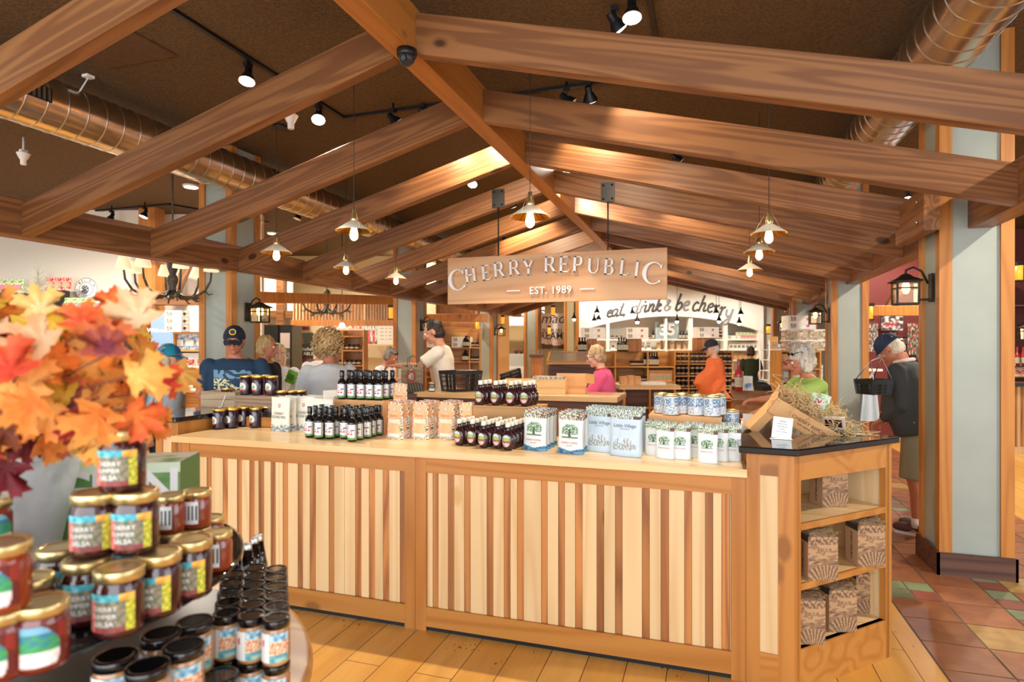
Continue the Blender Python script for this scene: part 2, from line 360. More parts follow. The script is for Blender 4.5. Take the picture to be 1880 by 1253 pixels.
beam('eave_beam', (XR+.075, 1.6, 2.485), (XR+.075, YE, 2.485), .15, .27, M_RAFT, 'long brown eave timber along the right side of the pergola, passing the near grey post', 'beam')
beam('eave_beam', (XL-.075, .9, 2.485), (XL-.075, YE, 2.485), .15, .27, M_RAFT, 'long brown eave timber along the left side of the pergola above the maple leaves', 'beam')
for n in range(0, 13):
    Y = Y0+n*SP
    side = 'nearest' if n == 0 else nth(n)+' behind the nearest'
    g = 'left rafters of the pergola'
    beam('rafter', (XM-.071, Y, 3.318), (XL+.001, Y, 2.475), .085, .225, M_RAFT, 'brown stained rafter on the left slope of the pergola, '+side, 'rafter', g, plumb=True)
    side = 'nearest' if n == 1 else nth(n-1)+' behind the nearest'
    if n >= 1:
        beam('rafter', (XM+.071, Y, 3.318), (XR-.001, Y, 2.475), .085, .225, M_RAFT, 'brown stained rafter on the right slope of the pergola, '+side, 'rafter', 'right rafters of the pergola', plumb=True)
# ---------------------------------------------------------------- posts
def post(x0, y0, w, label, base=True, dep=None, zt=CZ, fw=.075):
    dep = dep or w; x1 = x0+w; y1 = y0+dep
    t = thing('timber_post', label, 'post', ((x0+x1)/2, (y0+y1)/2, 0)); hx, hy = w/2, dep/2
    MB().box(-hx+.02, hx-.02, -hy+.02, hy-.02, 0, zt-.001).build('grey_panel', M_SAGE, t)
    for sx in (-1, 1):
        for sy in (-1, 1):
            x = sorted((sx*hx, sx*(hx-fw))); y = sorted((sy*hy, sy*(hy-fw)))
            MB().box(*x, *y, 0, zt-.001).build('corner_board', M_POST, t)
    if base:
        for s in (-1, 1): MB().box(-hx-.015, hx+.015, *sorted((s*hy, s*(hy+.015))), 0, .16).build('base_board', M_DARKW, t)
        for s in (-1, 1): MB().box(*sorted((s*hx, s*(hx+.015))), -hy-.015, hy+.015, 0, .159).build('base_board', M_DARKW, t)
    return t
PR = []
for i, (y, lb) in enumerate(((4.81, 'tall grey panelled post with honey wood corners, nearest on the right'), (8.62, 'grey panelled post with wood corners behind the beanie shopper, second on the right'),
                            (12.4, 'grey panelled post by the cookie shelves, third on the right'), (16.0, 'grey panelled post at the far right end of the pergola'))):
    PR.append(post(1.49, y, .425, lb))
for i, (y, lb) in enumerate(((5.10, 'tall grey panelled post behind the shopper in the navy cap, nearest on the left'), (9.27, 'grey panelled post left of the cashier, second on the left'),
                            (13.1, 'grey panelled post right of the cashier, third on the left'), (17.0, 'grey panelled post with a small box on it beside the ice cream room'))):
    post(-5.16, y, .43, lb)
# blocks that tie the eave beam to the near right post
b = beam('eave_block', (1.40, 4.66, 2.47), (1.40, 5.30, 2.47), .09, .29, M_RAFT, 'short bolted timber block against the left side of the near right post', 'block')
for y, z in ((.12, .07), (.12, -.07)):
    o = MB().lathe([(.012, 0), (.012, .012)], (0, 0, 0), 8).build('bolt', M_CHROME, b); o.location = (y, .046, z); o.rotation_euler = (-PI/2, 0, 0)
# ---------------------------------------------------------------- ducts
def duct(x, y0, y1, z, r, label):
    t = thing('spiral_duct', label, 'duct', (x, y0, z)); m = noisy('galvanised_steel', 'd2c8b8', 'e6ddd0', 3, .24, 1)
    mb = MB(); pr = []; y = 0; L = y1-y0
    while y < L: pr += [(r, y+.002), (r, y+.134), (r, y+.137), (r+.0035, y+.139), (r+.0035, y+.146), (r, y+.148)]; y += .15
    mis = [1 if (i % 6) in (2, 3, 4) else 0 for i in range(len(pr))]
    mb.lathe(pr, (0, 0, 0), 40, mis=mis); o = mb.build('duct_pipe', [m, mat('seam_steel', 'dfe0de', .3, 1)], t); o.rotation_euler = (-PI/2, 0, 0)
    return t
duct(1.33, 0.6, 13, 3.36, .2, 'round spiral metal duct under the ceiling on the right side of the pergola')
dl = duct(-4.75, 1.2, 16, 3.38, .2, 'round spiral metal duct with a side grille under the ceiling on the left')
gr = MB(); gr.box(-.012, 0, -.16, .16, -.05, .05, 0)
for k in range(9): gr.box(0, .006, -.15+k*.035, -.135+k*.035, -.045, .045, 1)
gr.build('air_grille', [M_BLACK, M_CHROME], dl, (.205, 2.0-.2, .0))
# ---------------------------------------------------------------- counter: long striped front
YC = 3.0
def cx(px, Y=YC): return atY(px, 700, Y).x
XA, XB = cx(335), cx(1371)
ct = thing('counter_cabinet', 'long counter front of maple boards and cherry strips between wood rails', 'counter', ((XA+XB)/2, YC, 0)); ox = (XA+XB)/2
def rail(nm, x0, x1, z0, z1, y0=0, y1=.03, m=M_CHER): return MB().box(x0-ox, x1-ox, y0, y1, z0, z1).build(nm, m, ct)
ZL = .955
rail('top_rail', XA+.06, cx(743), .865, ZL); rail('top_rail', cx(782), cx(1342.5), .865, ZL)
rail('bottom_rail', XA+.06, cx(743), .025, .13); rail('bottom_rail', cx(782), cx(1342.5), .025, .13)
rail('toe_kick', XA, XB, 0, .025, .012, .03, M_BLACK)
for a, b in ((335, 348), (743, 762.5), (763, 782), (1342.5, 1371)): rail('stile', cx(a), cx(b), 0.0, ZL, -.001, .031, M_CHERV)
rail('filler_stile', -3.214, cx(335), 0, ZL, .012, .05, M_CHERV)
edges_l = [(348.2, 'L'), (355, 'D'), (364, 'L'), (376, 'D'), (385, 'L'), (406, 'D'), (415, 'L'), (432, 'D'), (441, 'L'), (454.7, 'D'), (464.4, 'L'), (471.8, 'D'), (481.8, 'L'), (494, 'D'), (503, 'L'), (516.5, 'D'), (526, 'L'), (544, 'D'), (553, 'L'), (566, 'D'), (577, 'L'), (601, 'D'), (611, 'L'), (630, 'L'), (649.5, 'D'), (661, 'L'), (675, 'D'), (686, 'L'), (701, 'D'), (712, 'L'), (732, 'D'), (743, None)]
edges_r = [(782, 'L'), (792.5, 'D'), (803, 'L'), (820.5, 'D'), (832, 'L'), (850.5, 'D'), (862, 'L'), (892, 'D'), (904, 'L'), (923.7, 'D'), (935.6, 'L'), (948, 'D'), (960, 'L'), (992.5, 'D'), (1004, 'L'), (1023.8, 'D'), (1035.7, 'L'), (1055, 'D'), (1068.5, 'L'), (1094.7, 'D'), (1108, 'L'), (1128.7, 'D'), (1142, 'L'), (1178.3, 'D'), (1192, 'L'), (1213, 'D'), (1227.7, 'L'), (1256.4, 'D'), (1270, 'L'), (1294.7, 'D'), (1309, 'L'), (1325, 'D'), (1340, 'L'), (1342.5, None)]
for ed in (edges_l, edges_r):
    p = MB()
    for (a, k), (b2, _) in zip(ed[:-1], ed[1:]): p.box(cx(a)-ox+.0008, cx(b2)-ox-.0008, .014 if k == 'L' else .018, .03, .128, .867, 0 if k == 'L' else 1)
    p.build('slat_panel', [M_MAPV, M_STRIP], ct)
rail('carcass', XA, XB, .01, ZL, .031, .62, mat('cabinet_inner', '8a5a30', .6))
lx0, lx1 = atz(321, 800, .992).x, atz(1372, 864, .992).x
YL = 2.955; ZT = .992
ms = MB(); c = .004
ms.box(0, lx1-lx0, 0, .72, -.037, 0)
led = ms.build('countertop_ledge', M_MAPH); led.location = (lx0, YL, ZT); tag(led, 'long pale maple countertop holding the rows of jars, bottles and pouches', 'countertop')
# ---------------------------------------------------------------- the two granite end units
GZ = 1.1
def granite(name, poly, label):
    mb = MB(); mb.prism(poly, GZ-.032, GZ); o = mb.build(name, M_GRAN); tag(o, label, 'countertop')
    bv = o.modifiers.new('b', 'BEVEL'); bv.width = .006; bv.segments = 2; return o
# right end unit: open shelves facing out
A = Vector((.165, 2.985)); B = Vector((.362, 2.955)); C = Vector((.872, 3.475)); D = Vector((.70, 3.66)); E_ = Vector((.165, 3.66))
un = thing('shelf_cabinet', 'cherry wood end cabinet with three open shelves of brown printed boxes', 'cabinet', (B.x, B.y, 0)); zt = GZ-.033
def up(nm, p, q, z0, z1, th, m, parent=un, off=0.0, base=B):
    """upright board standing on the line p-q"""
    d = (q-p).normalized(); nrm = Vector((-d.y, d.x)); a = p-base+nrm*off; b_ = q-base+nrm*off; n2 = nrm*th
    return MB().hexa([(a.x, a.y, z0), (b_.x, b_.y, z0), (b_.x+n2.x, b_.y+n2.y, z0), (a.x+n2.x, a.y+n2.y, z0), (a.x, a.y, z1), (b_.x, b_.y, z1), (b_.x+n2.x, b_.y+n2.y, z1), (a.x+n2.x, a.y+n2.y, z1)]).build(nm, m, parent)
d1 = (B-A)/8
up('stile', A, A+d1*2.3, 0, zt, .03, M_CHERV); up('stile', A+d1*5.4, B, 0, zt, .03, M_CHERV)
up('rail', A+d1*2.3, A+d1*5.4, zt-.10, zt, .028, M_CHER); up('rail', A+d1*2.3, A+d1*5.4, 0, .16, .028, M_CHER)
up('maple_panel', A+d1*2.3, A+d1*5.4, .16, zt-.10, .02, M_MAPV, off=.006)
d2 = (C-B).normalized(); LN = (C-B).length
up('stile', B, B+d2*.045, 0, zt, .03, M_CHERV); up('stile', C-d2*.05, C, 0, zt, .03, M_CHERV)
up('rail', B+d2*.045, C-d2*.05, zt-.115, zt, .03, M_CHER); up('rail', B+d2*.045, C-d2*.05, 0, .19, .03, M_CHER)
nin = Vector((-d2.y, d2.x))
SH = [.19, .485, .755]
for z in SH:
    P0 = B+d2*.03; P1 = C-d2*.02; dp = .36
    poly = [P0-B+nin*.008, P1-B+nin*.008, P1-B+nin*dp-d2*.03, P0-B+nin*dp+d2*.0]
    MB().prism([(p.x, p.y) for p in poly], z-.022, z).build('shelf_board', M_MAPH, un)
    if z > .2: up('shelf_edge', B+d2*.045, C-d2*.05, z-.028, z+.002, .012, M_CHER, off=-.002)
up('back_board', B+nin*.37, C+nin*.37-d2*.03, 0, zt, .02, M_MAPV)
up('end_board', C-d2*.02, C-d2*.02+nin*.37, 0, zt, .02, M_MAPV); up('end_board', B+d2*.02+nin*.37, B+d2*.02, 0, zt, .02, M_CHERV)
granite('granite_countertop', [(.13, 2.94), (.372, 2.915), (.915, 3.50), (.72, 3.70), (.66, 4.4), (.13, 4.4)], 'black granite worktop on the right end cabinet under the tilted gift box')
bx = thing('rear_cabinet', 'wood cabinet base under the back part of the right granite worktop', 'cabinet', (.4, 4.0, 0)); MB().box(-.24, .24, -.3, .38, 0, zt).build('side_panel', M_CHERV, bx)
MB().box(-.2, .2, -.31, -.3, .1, zt-.1).build('front_panel', M_MAPV, bx)
# left end unit
lu = thing('end_cabinet', 'cherry and maple end cabinet at the far left of the counter', 'cabinet', (-3.36, 3.04, 0)); LB = Vector((-3.36, 3.04))
P = Vector((-3.245, 3.04)); Q = Vector((-3.43, 3.04)); Rr = Vector((-3.62, 3.28)); S = Vector((-3.62, 4.35)); T = Vector((-3.245, 4.35))
def upl(nm, p, q, z0, z1, th, m, off=0): return up(nm, p, q, z0, z1, th, m, lu, off, LB)
upl('stile', Q, Q+Vector((.055, 0)), 0, zt, .03, M_CHERV); upl('stile', P-Vector((.055, 0)), P, 0, zt, .03, M_CHERV)
upl('rail', Q+Vector((.055, 0)), P-Vector((.055, 0)), zt-.1, zt, .03, M_CHER); upl('maple_panel', Q+Vector((.055, 0)), P-Vector((.055, 0)), 0, zt-.1, .02, M_MAPV, .006)
upl('side_panel', P+Vector((-.001, .031)), T, 0, zt, .03, M_CHERV); upl('side_panel', Rr, Q-Vector((.002, 0)), 0, zt, .03, M_CHERV); upl('side_panel', S, Rr, 0, zt, .03, M_CHERV)
granite('granite_countertop', [(-3.225, 3.0), (-3.47, 3.0), (-3.67, 3.26), (-3.67, 4.38), (-2.2, 4.38), (-2.2, 3.95), (-3.225, 3.95)], 'black granite worktop on the left end cabinet in front of the navy shirt shopper')
lb2 = thing('rear_cabinet', 'wood cabinet base under the rear run of the left granite worktop', 'cabinet', (-2.9, 4.17, 0)); MB().box(-.32, .66, -.2, .19, 0, zt).build('side_panel', M_CHER, lb2)
# ================================================================ goods: shared builders
M_GOLD = mat('gold_lid_metal', 'd8b25a', .28, 1); M_GOLDP = mat('pale_gold_lid', 'dcc68c', .32, .9)
M_JAM = mat('dark_plum_jar', '2a0f22', .12, coat=.6); M_AMBER = mat('amber_jam_jar', '8a3417', .12, coat=.6); M_REDJ = mat('red_jelly_jar', '6e1f14', .12, coat=.6)
M_DKRED = mat('dark_cherry_jar', '3a1213', .12, coat=.6); M_SAUCE = mat('black_sauce_glass', '12100f', .1, coat=.6)
M_SYR = mat('syrup_glass', '2c1014', .08, coat=.7); M_BLID = mat('black_lid', '0e0e10', .13, coat=.6)
def H(x, y, s=0): return mnoise.noise(Vector((x, y, s)))
def mixc(a, b, t):
    a = tuple(int(a[i:i+2], 16)/255 for i in (0, 2, 4)) if isinstance(a, str) else a
    b = tuple(int(b[i:i+2], 16)/255 for i in (0, 2, 4)) if isinstance(b, str) else b
    return tuple(p+(q-p)*max(0, min(1, t)) for p, q in zip(a, b))
def cyl_patch(rc, z0, z1, a0, a1, nx, ny, art, off=.0008, sy=1.0):
    def fn(u, v): t = math.radians(a0+(a1-a0)*u-90); return ((rc+off)*math.cos(t), (rc+off)*sy*math.sin(t), z0+(z1-z0)*v)
    return MB().grid(fn, nx, ny, art)
def disc_patch(rc, zc, rx, rz, nr, na, art, off=.0008, sy=1.0):
    mb = MB()
    def fn(u, v):
        t = 2*PI*u; x = rx*v*math.cos(t); z = rz*v*math.sin(t); a = x/rc
        return ((rc+off)*math.sin(a), -(rc+off)*sy*math.cos(a), zc+z)
    def ar(u, v): t = 2*PI*u; return art(v*math.cos(t), v*math.sin(t))
    return mb.grid(fn, na, nr, ar, flip=True)
def on_cyl(o, rc, sy=1.0, off=.0012):       # lay flat lettering round a jar
    for v in o.data.vertices:
        x, y, z = v.co; a = x/rc; zz = y; v.co = ((rc+off)*math.sin(a), -(rc+off+z)*sy*math.cos(a), zz)
def letters_cyl(body, size, m, parent, rc, z, sy=1.0, x=0):
    o = text('lettering', body, size, m, parent, (0, 0, z), (0, 0, 0), ext=.0002)
    for v in o.data.vertices: v.co.x += x
    on_cyl(o, rc, sy); return o
# ---- jars and bottles
def jar(name, r, h, body, lid, label, cat, art=None, kind='round', lidh=.016, txt=None, lab=(.25, .72)):
    t = thing(name, label, cat); b = MB()
    b.lathe([(r*.86, 0), (r*.97, .003), (r, .01), (r, h-lidh-.012), (r*.9, h-lidh-.003), (r*.88, h-lidh)], seg=24); b.build('glass_body', body, t)
    l = MB().lathe([(r*.95, h-lidh-.001), (r*1.01, h-lidh), (r*1.01, h-.003), (r*.97, h), (r*.8, h), (r*.78, h-.0015)], seg=24); l.build('lid', lid, t)
    if kind == 'round': disc_patch(r, h*.42, r*.72, r*.72, 9, 26, art).build('paper_label', M_PRINT, t)
    elif kind == 'wrap':
        cyl_patch(r, h*lab[0], h*lab[1], -72, 72, 40, 22, art).build('paper_label', M_PRINT, t)
        if txt:
            p = [c for c in t.children if c.name.startswith('paper_label')][0]
            for s, sz, z in txt: letters_cyl(s, sz, M_WLET, p, r, h*z)
    return t
def plum_art(x, y):
    r = math.hypot(x, y)
    if r < .52: return mixc('5d8a52', 'c9d6b8', .5+H(x*6, y*6)) if y < .12+.2*math.sin(4*x) else (.78, .86, .86)
    if y < -.6: return mixc('b83a34', 'efe5cf', 0.0)
    return (.93, .90, .82)
def salsa_art(u, v):
    if .36 < u < .84 and .14 < v < .8: return mixc('5d6a52', 'a08872', .5+1.4*H(u*13, v*9, 7))
    if v > .82: return mixc('2f8fa0', '7ad0d8', .5+H(u*9, v*9)) if u < .75 else mixc('e38b2c', 'f2c25a', .5+H(u*9, v*9))
    if u > .84: return mixc('8a9a2a', 'e8d24a', .5+1.5*H(u*20, v*14))
    if u < .22: return mixc('7f9a62', 'c05a52', .5+1.6*H(u*16, v*12, 3))
    if u < .36: return mixc('d6453c', 'e58a7c', .4+H(u*12, v*9, 1))
    return mixc('8f9c80', 'd9d3ba', .5+1.3*H(u*13, v*9, 7)) if v > .12 else mixc('b84a3c', '6c3a44', .5+H(u*10, v))
def jelly_art(u, v):
    if v > .55+.25*math.sin(PI*u)-.0 and (u < .12 or u > .88): return (.55, .15, .1)
    if math.hypot((u-.5)*2.1, (v-.35)*1.25) > .86: return (.40, .11, .08)
    if v < .38: return mixc('eef0ee', 'd8a8a4', .2+1.2*max(0, H(u*14, v*18)))
    return mixc('3f9a4e', '2f6f9a', (v-.4)*2+H(u*8, v*8)) if v < .8 else (.45, .66, .75)
def butter_art(u, v):
    if u < .42: return mixc('f0ece4', 'd0302c', 1 if (math.hypot((u-.21)*2.2, v-.66) < .11) else 0)
    if v > .72: return mixc('4f8fb0', 'd2e2e6', .5+H(u*9, v*9))
    if v < .26: return mixc('3d8fa6', 'a8c8b0', .5+H(u*8, v*6))
    return mixc('d47a4a', 'e8dcc4', .5+1.4*H(u*16, v*12, 5))
plum = Rep(jar('plum_preserve_jar', .0425, .138, M_JAM, M_GOLD, 'x', 'jar', plum_art))
def bottle(name, prof, glass, cap, label, cat, sy=1.0):
    t = thing(name, label, cat); MB().lathe(prof, seg=20, sy=sy).build('glass_body', glass, t); return t
def sauce_art(u, v):
    if v < .16+.03*math.sin(6*u): return (.45, .62, .35)
    if math.hypot((u-.42)*1.6, v-.78) < .12 and math.hypot((u-.42)*1.6, v-.78) > .07: return (.8, .25, .27)
    if .34 < v < .44 and .3 < u < .72 and H(u*60, v*3) > -.15: return (.85, .2, .25)
    if .5 < v < .58 and .3 < u < .7 and H(u*60, v*3, 2) > -.1: return (.85, .25, .3)
    if u < .18 or u > .86: return (.66, .66, .6)
    if .6 < v < .66 and .6 < u < .82: return (.2, .2, .2)
    return (.93, .93, .93)
sb = bottle('cherry_sauce_bottle', [(.022, 0), (.0285, .004), (.0295, .012), (.0295, .105), (.026, .118), (.014, .135), (.0125, .142), (.0125, .16)], M_SAUCE, None, 'x', 'bottle')
MB().lathe([(.0145, .148), (.015, .15), (.015, .189), (.013, .192)], seg=16).build('cap', M_BLID, sb)
cyl_patch(.0295, .012, .1, -95, 95, 36, 30, sauce_art).build('paper_label', M_PRINT, sb); sauce = Rep(sb)
def syr_art(x, y):
    r = math.hypot(x, y)
    if r > .86: return (.72, .42, .38)
    if y > .45: return mixc('9cc6dc', 'e8f0f2', .5+H(x*5, y*6))
    if y > -.05: return mixc('6f9c3e', 'cfd86a', .5+2*H(x*11, y*9)) if abs(x) < .62 else (.5, .62, .42)
    if y > -.3: return mixc('a84a44', '7c5a3e', .5+H(x*9, y*9))
    return mixc('e8e2e0', 'b03a3c', .35+1.6*H(x*13, y*13, 4))
yb = bottle('cherry_syrup_bottle', [(.02, 0), (.026, .003), (.027, .01), (.034, .03), (.0365, .052), (.0335, .075), (.024, .093), (.013, .105), (.0115, .112), (.0115, .128)], M_SYR, None, 'x', 'bottle', .62)
MB().lathe([(.0135, .124), (.014, .126), (.014, .148), (.012, .15)], seg=14, sy=1).build('cap', mat('cream_cap', 'e4dcc8', .4), yb)
hd = MB(); [hd.tube([(s*(.0125+.011*math.sin(a)), 0, .113-.013*math.cos(a)) for a in [PI*k/8 for k in range(9)]], .0022, 6) for s in (-1, 1)]; hd.build('neck_handle', M_SYR, yb)
disc_patch(.036, .052, .026, .034, 10, 30, syr_art, sy=.66, off=.0015).build('paper_label', M_PRINT, yb); syrup = Rep(yb)
# ---- pouches
def pouch(name, w, h, d, art, label, cat='pouch', txts=(), nx=44, ny=56, crimp=.06, mt=None, lean=0.0, back=(.85, .85, .83)):
    t = thing(name, label, cat)
    def surf(u, v, s):
        x = (u-.5)*w*(1.0-.05*math.sin(PI*v)); th = d/2*(1-v)**.55*(1 if v < 1-crimp else .15)+.0018
        th = max(.0015, d/2*max(0, (1-v/(1-crimp)))**.6) if v < 1-crimp else .0015
        bulge = (1-(2*u-1)**2)**.42 if 0 < u < 1 else 0
        wr = .0022*H(u*5, v*6, 3)*(1 if 0 < u < 1 else 0)
        return (x, s*th*bulge+wr+lean*v*h, h*v)
    mb = MB(); mb.grid(lambda u, v: surf(u, v, -1), nx, ny, art); b2 = MB()
    mb.grid(lambda u, v: surf(u, v, 1), 14, 14, lambda u, v: back, flip=True)
    n = mb.add([surf(i/14, 0, -1) for i in range(15)]+[surf(i/14, 0, 1) for i in range(13, 0, -1)]); mb.face([n+i for i in range(28)][::-1], 0, False, back)
    mb.build('printed_bag', mt or M_PRINT, t)
    for s, sz, zz, m in txts:
        o = text('lettering', s, sz, m, t, (0, 0, 0), (0, 0, 0), ext=.0001)
        for v in o.data.vertices:
            x, z = v.co.x, v.co.y+zz*h; y = surf(max(.02, min(.98, x/w+.5)), z/h, -1)[1]; v.co = (x, y-.0012-v.co.z, z)
    return t
M_REDT = mat('red_lettering', 'c2473f', .5); M_DKT = mat('dark_lettering', '39343a', .5); M_BRT = mat('brown_lettering', '6b4a36', .6)
def tree(u, v, cu, cv, ru, rv, bg):
    x, y = (u-cu)/ru, (v-cv)/rv; r = math.hypot(x, y)
    if y < -.78 and abs(x) < .95: return (.35, .55, .38) if y > -.98 else bg
    if abs(x) < .1+.1*abs(y) and y < .2: return (.38, .3, .26)
    if r < 1 and y > -.55: return mixc('2f6a3c', '9dc29a', .5+1.6*H(u*34, v*34)) if H(u*40, v*40, 8) > -.22 else bg
    return bg
def coffee_art(u, v):
    bg = (.90, .91, .90)
    if v > .82: return (.42, .25, .2) if u > .72 and H(u*30, v*30) > 0 else mixc('eceae0', '6f8a5c', .3+1.8*H(u*26, v*22, 2)) if H(u*18, v*18, 6) < .2 else (.62, .35, .3)
    if v < .1+.025*math.sin(7*u+1): return mixc('2e5f8e', '6fb0c8', .5+.9*H(u*7, v*18))
    if abs(u-.5) > .485: return (.72, .74, .74)
    return tree(u, v, .5, .55, .33, .17, bg)
cof = Rep(pouch('cherry_coffee_pouch', .153, .212, .06, coffee_art, 'x', txts=[('CHERRY COFFEE', .0125, .26, M_REDT), ('WHOLE BEAN', .006, .19, M_DKT)]))
def smallcof_art(u, v):
    bg = (.91, .92, .91)
    if v > .80: return (.42, .28, .24) if u > .78 and v < .9 else mixc('e8e6dc', '5f7f4c', .35+1.9*H(u*20, v*24, 2))
    return tree(u, v, .5, .52, .3, .13, bg)
scof = Rep(pouch('small_coffee_pouch', .10, .172, .045, smallcof_art, 'x', txts=[('CHERRY COFFEE', .0078, .31, M_REDT)], nx=34, ny=50))
def village_art(u, v):
    bg = (.80, .87, .92)
    if v > .80: return mixc('dfe6e0', '5c6a50', .3+2.0*H(u*30, v*30, 2)) if not (u > .75 and v < .87) else (.35, .27, .25)
    if abs(u-.5) < .38 and .14 < v < .42:
        top = .26+.10*abs(H(u*9, 0, 5))*3
        if v < top: return mixc('c0a382', '7fa3b8', .5+1.6*H(u*30, v*26)) if H(u*24, v*24, 3) > -.1 else bg
        return mixc((.8, .87, .92), 'f4f6f6', 1.4*H(u*18, v*18, 9))
    return bg
vil = Rep(pouch('soup_mix_pouch', .166, .235, .06, village_art, 'x', txts=[('Little Village', .0245, .655, M_DKT), ('CHERRY GRANOLA', .006, .585, M_DKT)], nx=50, ny=60))
def scone_art(u, v):
    m = .14+.07*abs(H(u*5, 0, 2))*3+.05*math.sin(9*u)
    if v < m: return mixc('7c858a', 'd8dcd8', .5+1.3*H(u*12, v*16))
    r = math.hypot((u-.5)*.78, v-.75)
    if .035 < r < .055 or (r < .02): return (.75, .38, .34)
    return (.93, .91, .84)
sco = Rep(pouch('scone_mix_pouch', .172, .225, .06, scone_art, 'x', txts=[('CHERRY', .024, .52, M_DKT), ('SCONE MIX', .024, .415, M_DKT)], mt=M_PRINT))
def orange_art(u, v):
    e = .11
    if u < e or u > 1-e*.9 or v > .93 or v < .07:
        q = H(u*22, v*26, 4)
        return (.35, .48, .34) if q > .22 else (.90, .87, .80) if q > -.12 else (.86, .5, .32)
    if u < e+.06+.25*max(0, .5-v)**2*3 and v < .55: return (.83, .2, .22) if (int(v*50) % 2) else (.93, .88, .84)
    r = math.hypot((u-.5)*.56, v-.8)
    if r < .05: return (.95, .93, .92) if r > .018 else (.2, .18, .2)
    if r < .065: return (.75, .38, .38)
    if .42 < v < .54: return mixc((.95, .88, .80), (.9, .6, .42), H(u*30, v*30))
    if v < .16: return (.92, .9, .86)
    return mixc((.93, .68, .46), (.95, .78, .62), .4+.5*H(u*3, v*3))
ora = Rep(pouch('pancake_mix_bag', .128, .225, .07, orange_art, 'x', 'bag', txts=[('Cherry', .022, .63, M_REDT), ('PANCAKE', .013, .48, M_WLET)], crimp=.05))
def tin_art(u, v):
    if v > .93 or v < .04: return (.85, .84, .8)
    if v > .45 and H(u*12, 0, 2) > -.12: return mixc('4f86ac', 'd4dfe4', .5+1.7*H(u*34, v*12)) if H(u*26, v*12, 5) > -.28 else (.5, .3, .42)
    return mixc('e8ecec', '7f98a6', .3+1.3*H(u*30, v*14, 3)) if H(u*12, v*9, 8) > -.1 else (.88, .86, .87)
tn = thing('printed_tin', 'x', 'tin'); MB().lathe([(.041, 0), (.042, .002), (.042, .104), (.040, .106)], seg=28).build('tin_body', M_CHROME, tn)
cyl_patch(.042, .004, .1, -179, 179, 90, 26, tin_art).build('paper_label', M_PRINT, tn)
MB().lathe([(.043, .102), (.0436, .103), (.0436, .110), (.042, .112), (.039, .112), (.038, .1095)], seg=28).build('lid', M_GOLDP, tn); tin = Rep(tn)
def face_cam(p, j=0.0): return math.atan2(-p.x*0+p.x, p.y)*-.0+j
# ================================================================ goods on the long counter
def row(rep, pts, z, nback, dy, what, grp, rz=0, jx=.004, jr=.12, front='in the front row', order=None, miss=(), step=0):
    """front-row pixels (base centre) on a level, copies standing behind each"""
    for i, (x, y) in enumerate(pts):
        p = atz(x, y, z)
        for k in range(nback if isinstance(nback, int) else nback[i]):
            if (i, k) in miss: continue
            q = Vector((p.x+step*k+R.uniform(-jx, jx), p.y+k*dy, z+.0005))
            where = f'front row, {nth(i)} from left' if k == 0 else f'{nth(k)} row, {nth(i)} from left'
            rep.put(q, rz+R.uniform(-jr, jr), f'{what}, {where}', grp)
ZT0 = ZT
row(plum, [(403, 788), (427, 786), (448, 783), (470, 785), (492, 782)], ZT0, 3, .092, 'dark plum jar with gold lid at counter left end', 'plum preserve jars at the left end', rz=-.25)
# riser and granite shelf behind the jars at the left
rs = beam('riser_board', (-3.19, 3.475, 1.029), (-2.45, 3.475, 1.029), .02, .072, M_CHER, 'low wood riser board between maple countertop and left granite worktop', 'board')
g2 = MB().box(-3.224, -2.45, 3.462, 3.949, GZ-.032, GZ).build('granite_strip', M_GRAN); tag(g2, 'black granite strip behind the plum jars carrying the weathered crate', 'countertop')
def crate(name, x0, x1, y0, y1, z0, z1, m, label, cat='crate', th=.014):
    t = thing(name, label, cat, ((x0+x1)/2, (y0+y1)/2, z0)); hx, hy, h = (x1-x0)/2, (y1-y0)/2, z1-z0
    MB().box(-hx, hx, -hy, -hy+th, 0, h-.006).build('front_board', m, t); MB().box(-hx, hx, hy-th, hy, 0, h-.006).build('back_board', m, t)
    MB().box(-hx, -hx+th, -hy+th, hy-th, 0, h-.006).build('side_board', m, t); MB().box(hx-th, hx, -hy+th, hy-th, 0, h-.006).build('side_board', m, t)
    tp = MB(); n = 3
    for k in range(n): a = -hy+2*hy*k/n; tp.box(-hx-.003, hx+.003, a+.001, a+2*hy/n-.001, h-.006, h, 0)
    tp.build('top_boards', m, t); return t
cL = atd(425, 755, 4.33); cR = atd(507, 755, 4.2)
crate('wooden_crate', cL.x, cR.x, 3.53, 3.80, GZ, GZ+.107, M_CRATE, 'weathered grey brown crate turned over under the upper plum jars')
zc = GZ+.1075
for i, (px, Y) in enumerate(((452, 3.58), (474, 3.58), (499, 3.59), (463, 3.68), (485, 3.68))):
    p = atY(px, 725, Y); plum.put((p.x, Y, zc), -.3+R.uniform(-.2, .5), f'dark plum jar on the weathered crate, {"front" if i < 3 else "back"} row, {nth(i if i < 3 else i-3)} from left', 'plum preserve jars on the crate')
p = atz(420, 746, GZ); plum.put((p.x-.02, p.y, GZ+.0005), -.1, 'dark plum preserve jar on the granite left of the weathered crate, beside the shopper', 'plum preserve jars on the granite')
for i, (px, Y) in enumerate(((517, 3.62), (537, 3.66), (552, 3.7))):
    q = atY(px, 730, Y); plum.put((q.x, Y, GZ+.0005), .2*i, f'gold lidded plum jar right of the weathered crate, {nth(i)} from left', 'plum preserve jars right of the crate')
row(sco, [(516, 792), (560, 790)], ZT0, 3, .066, 'white scone mix pouch with grey base', 'white scone mix pouches', rz=-.18, jr=.05)
q = atY(593, 790, 3.34); sco.put((q.x, 3.34, ZT0), -.2, 'white scone mix pouch standing last at the right, partly behind the black capped bottles', 'white scone mix pouches')
q = atY(612, 790, 3.42)
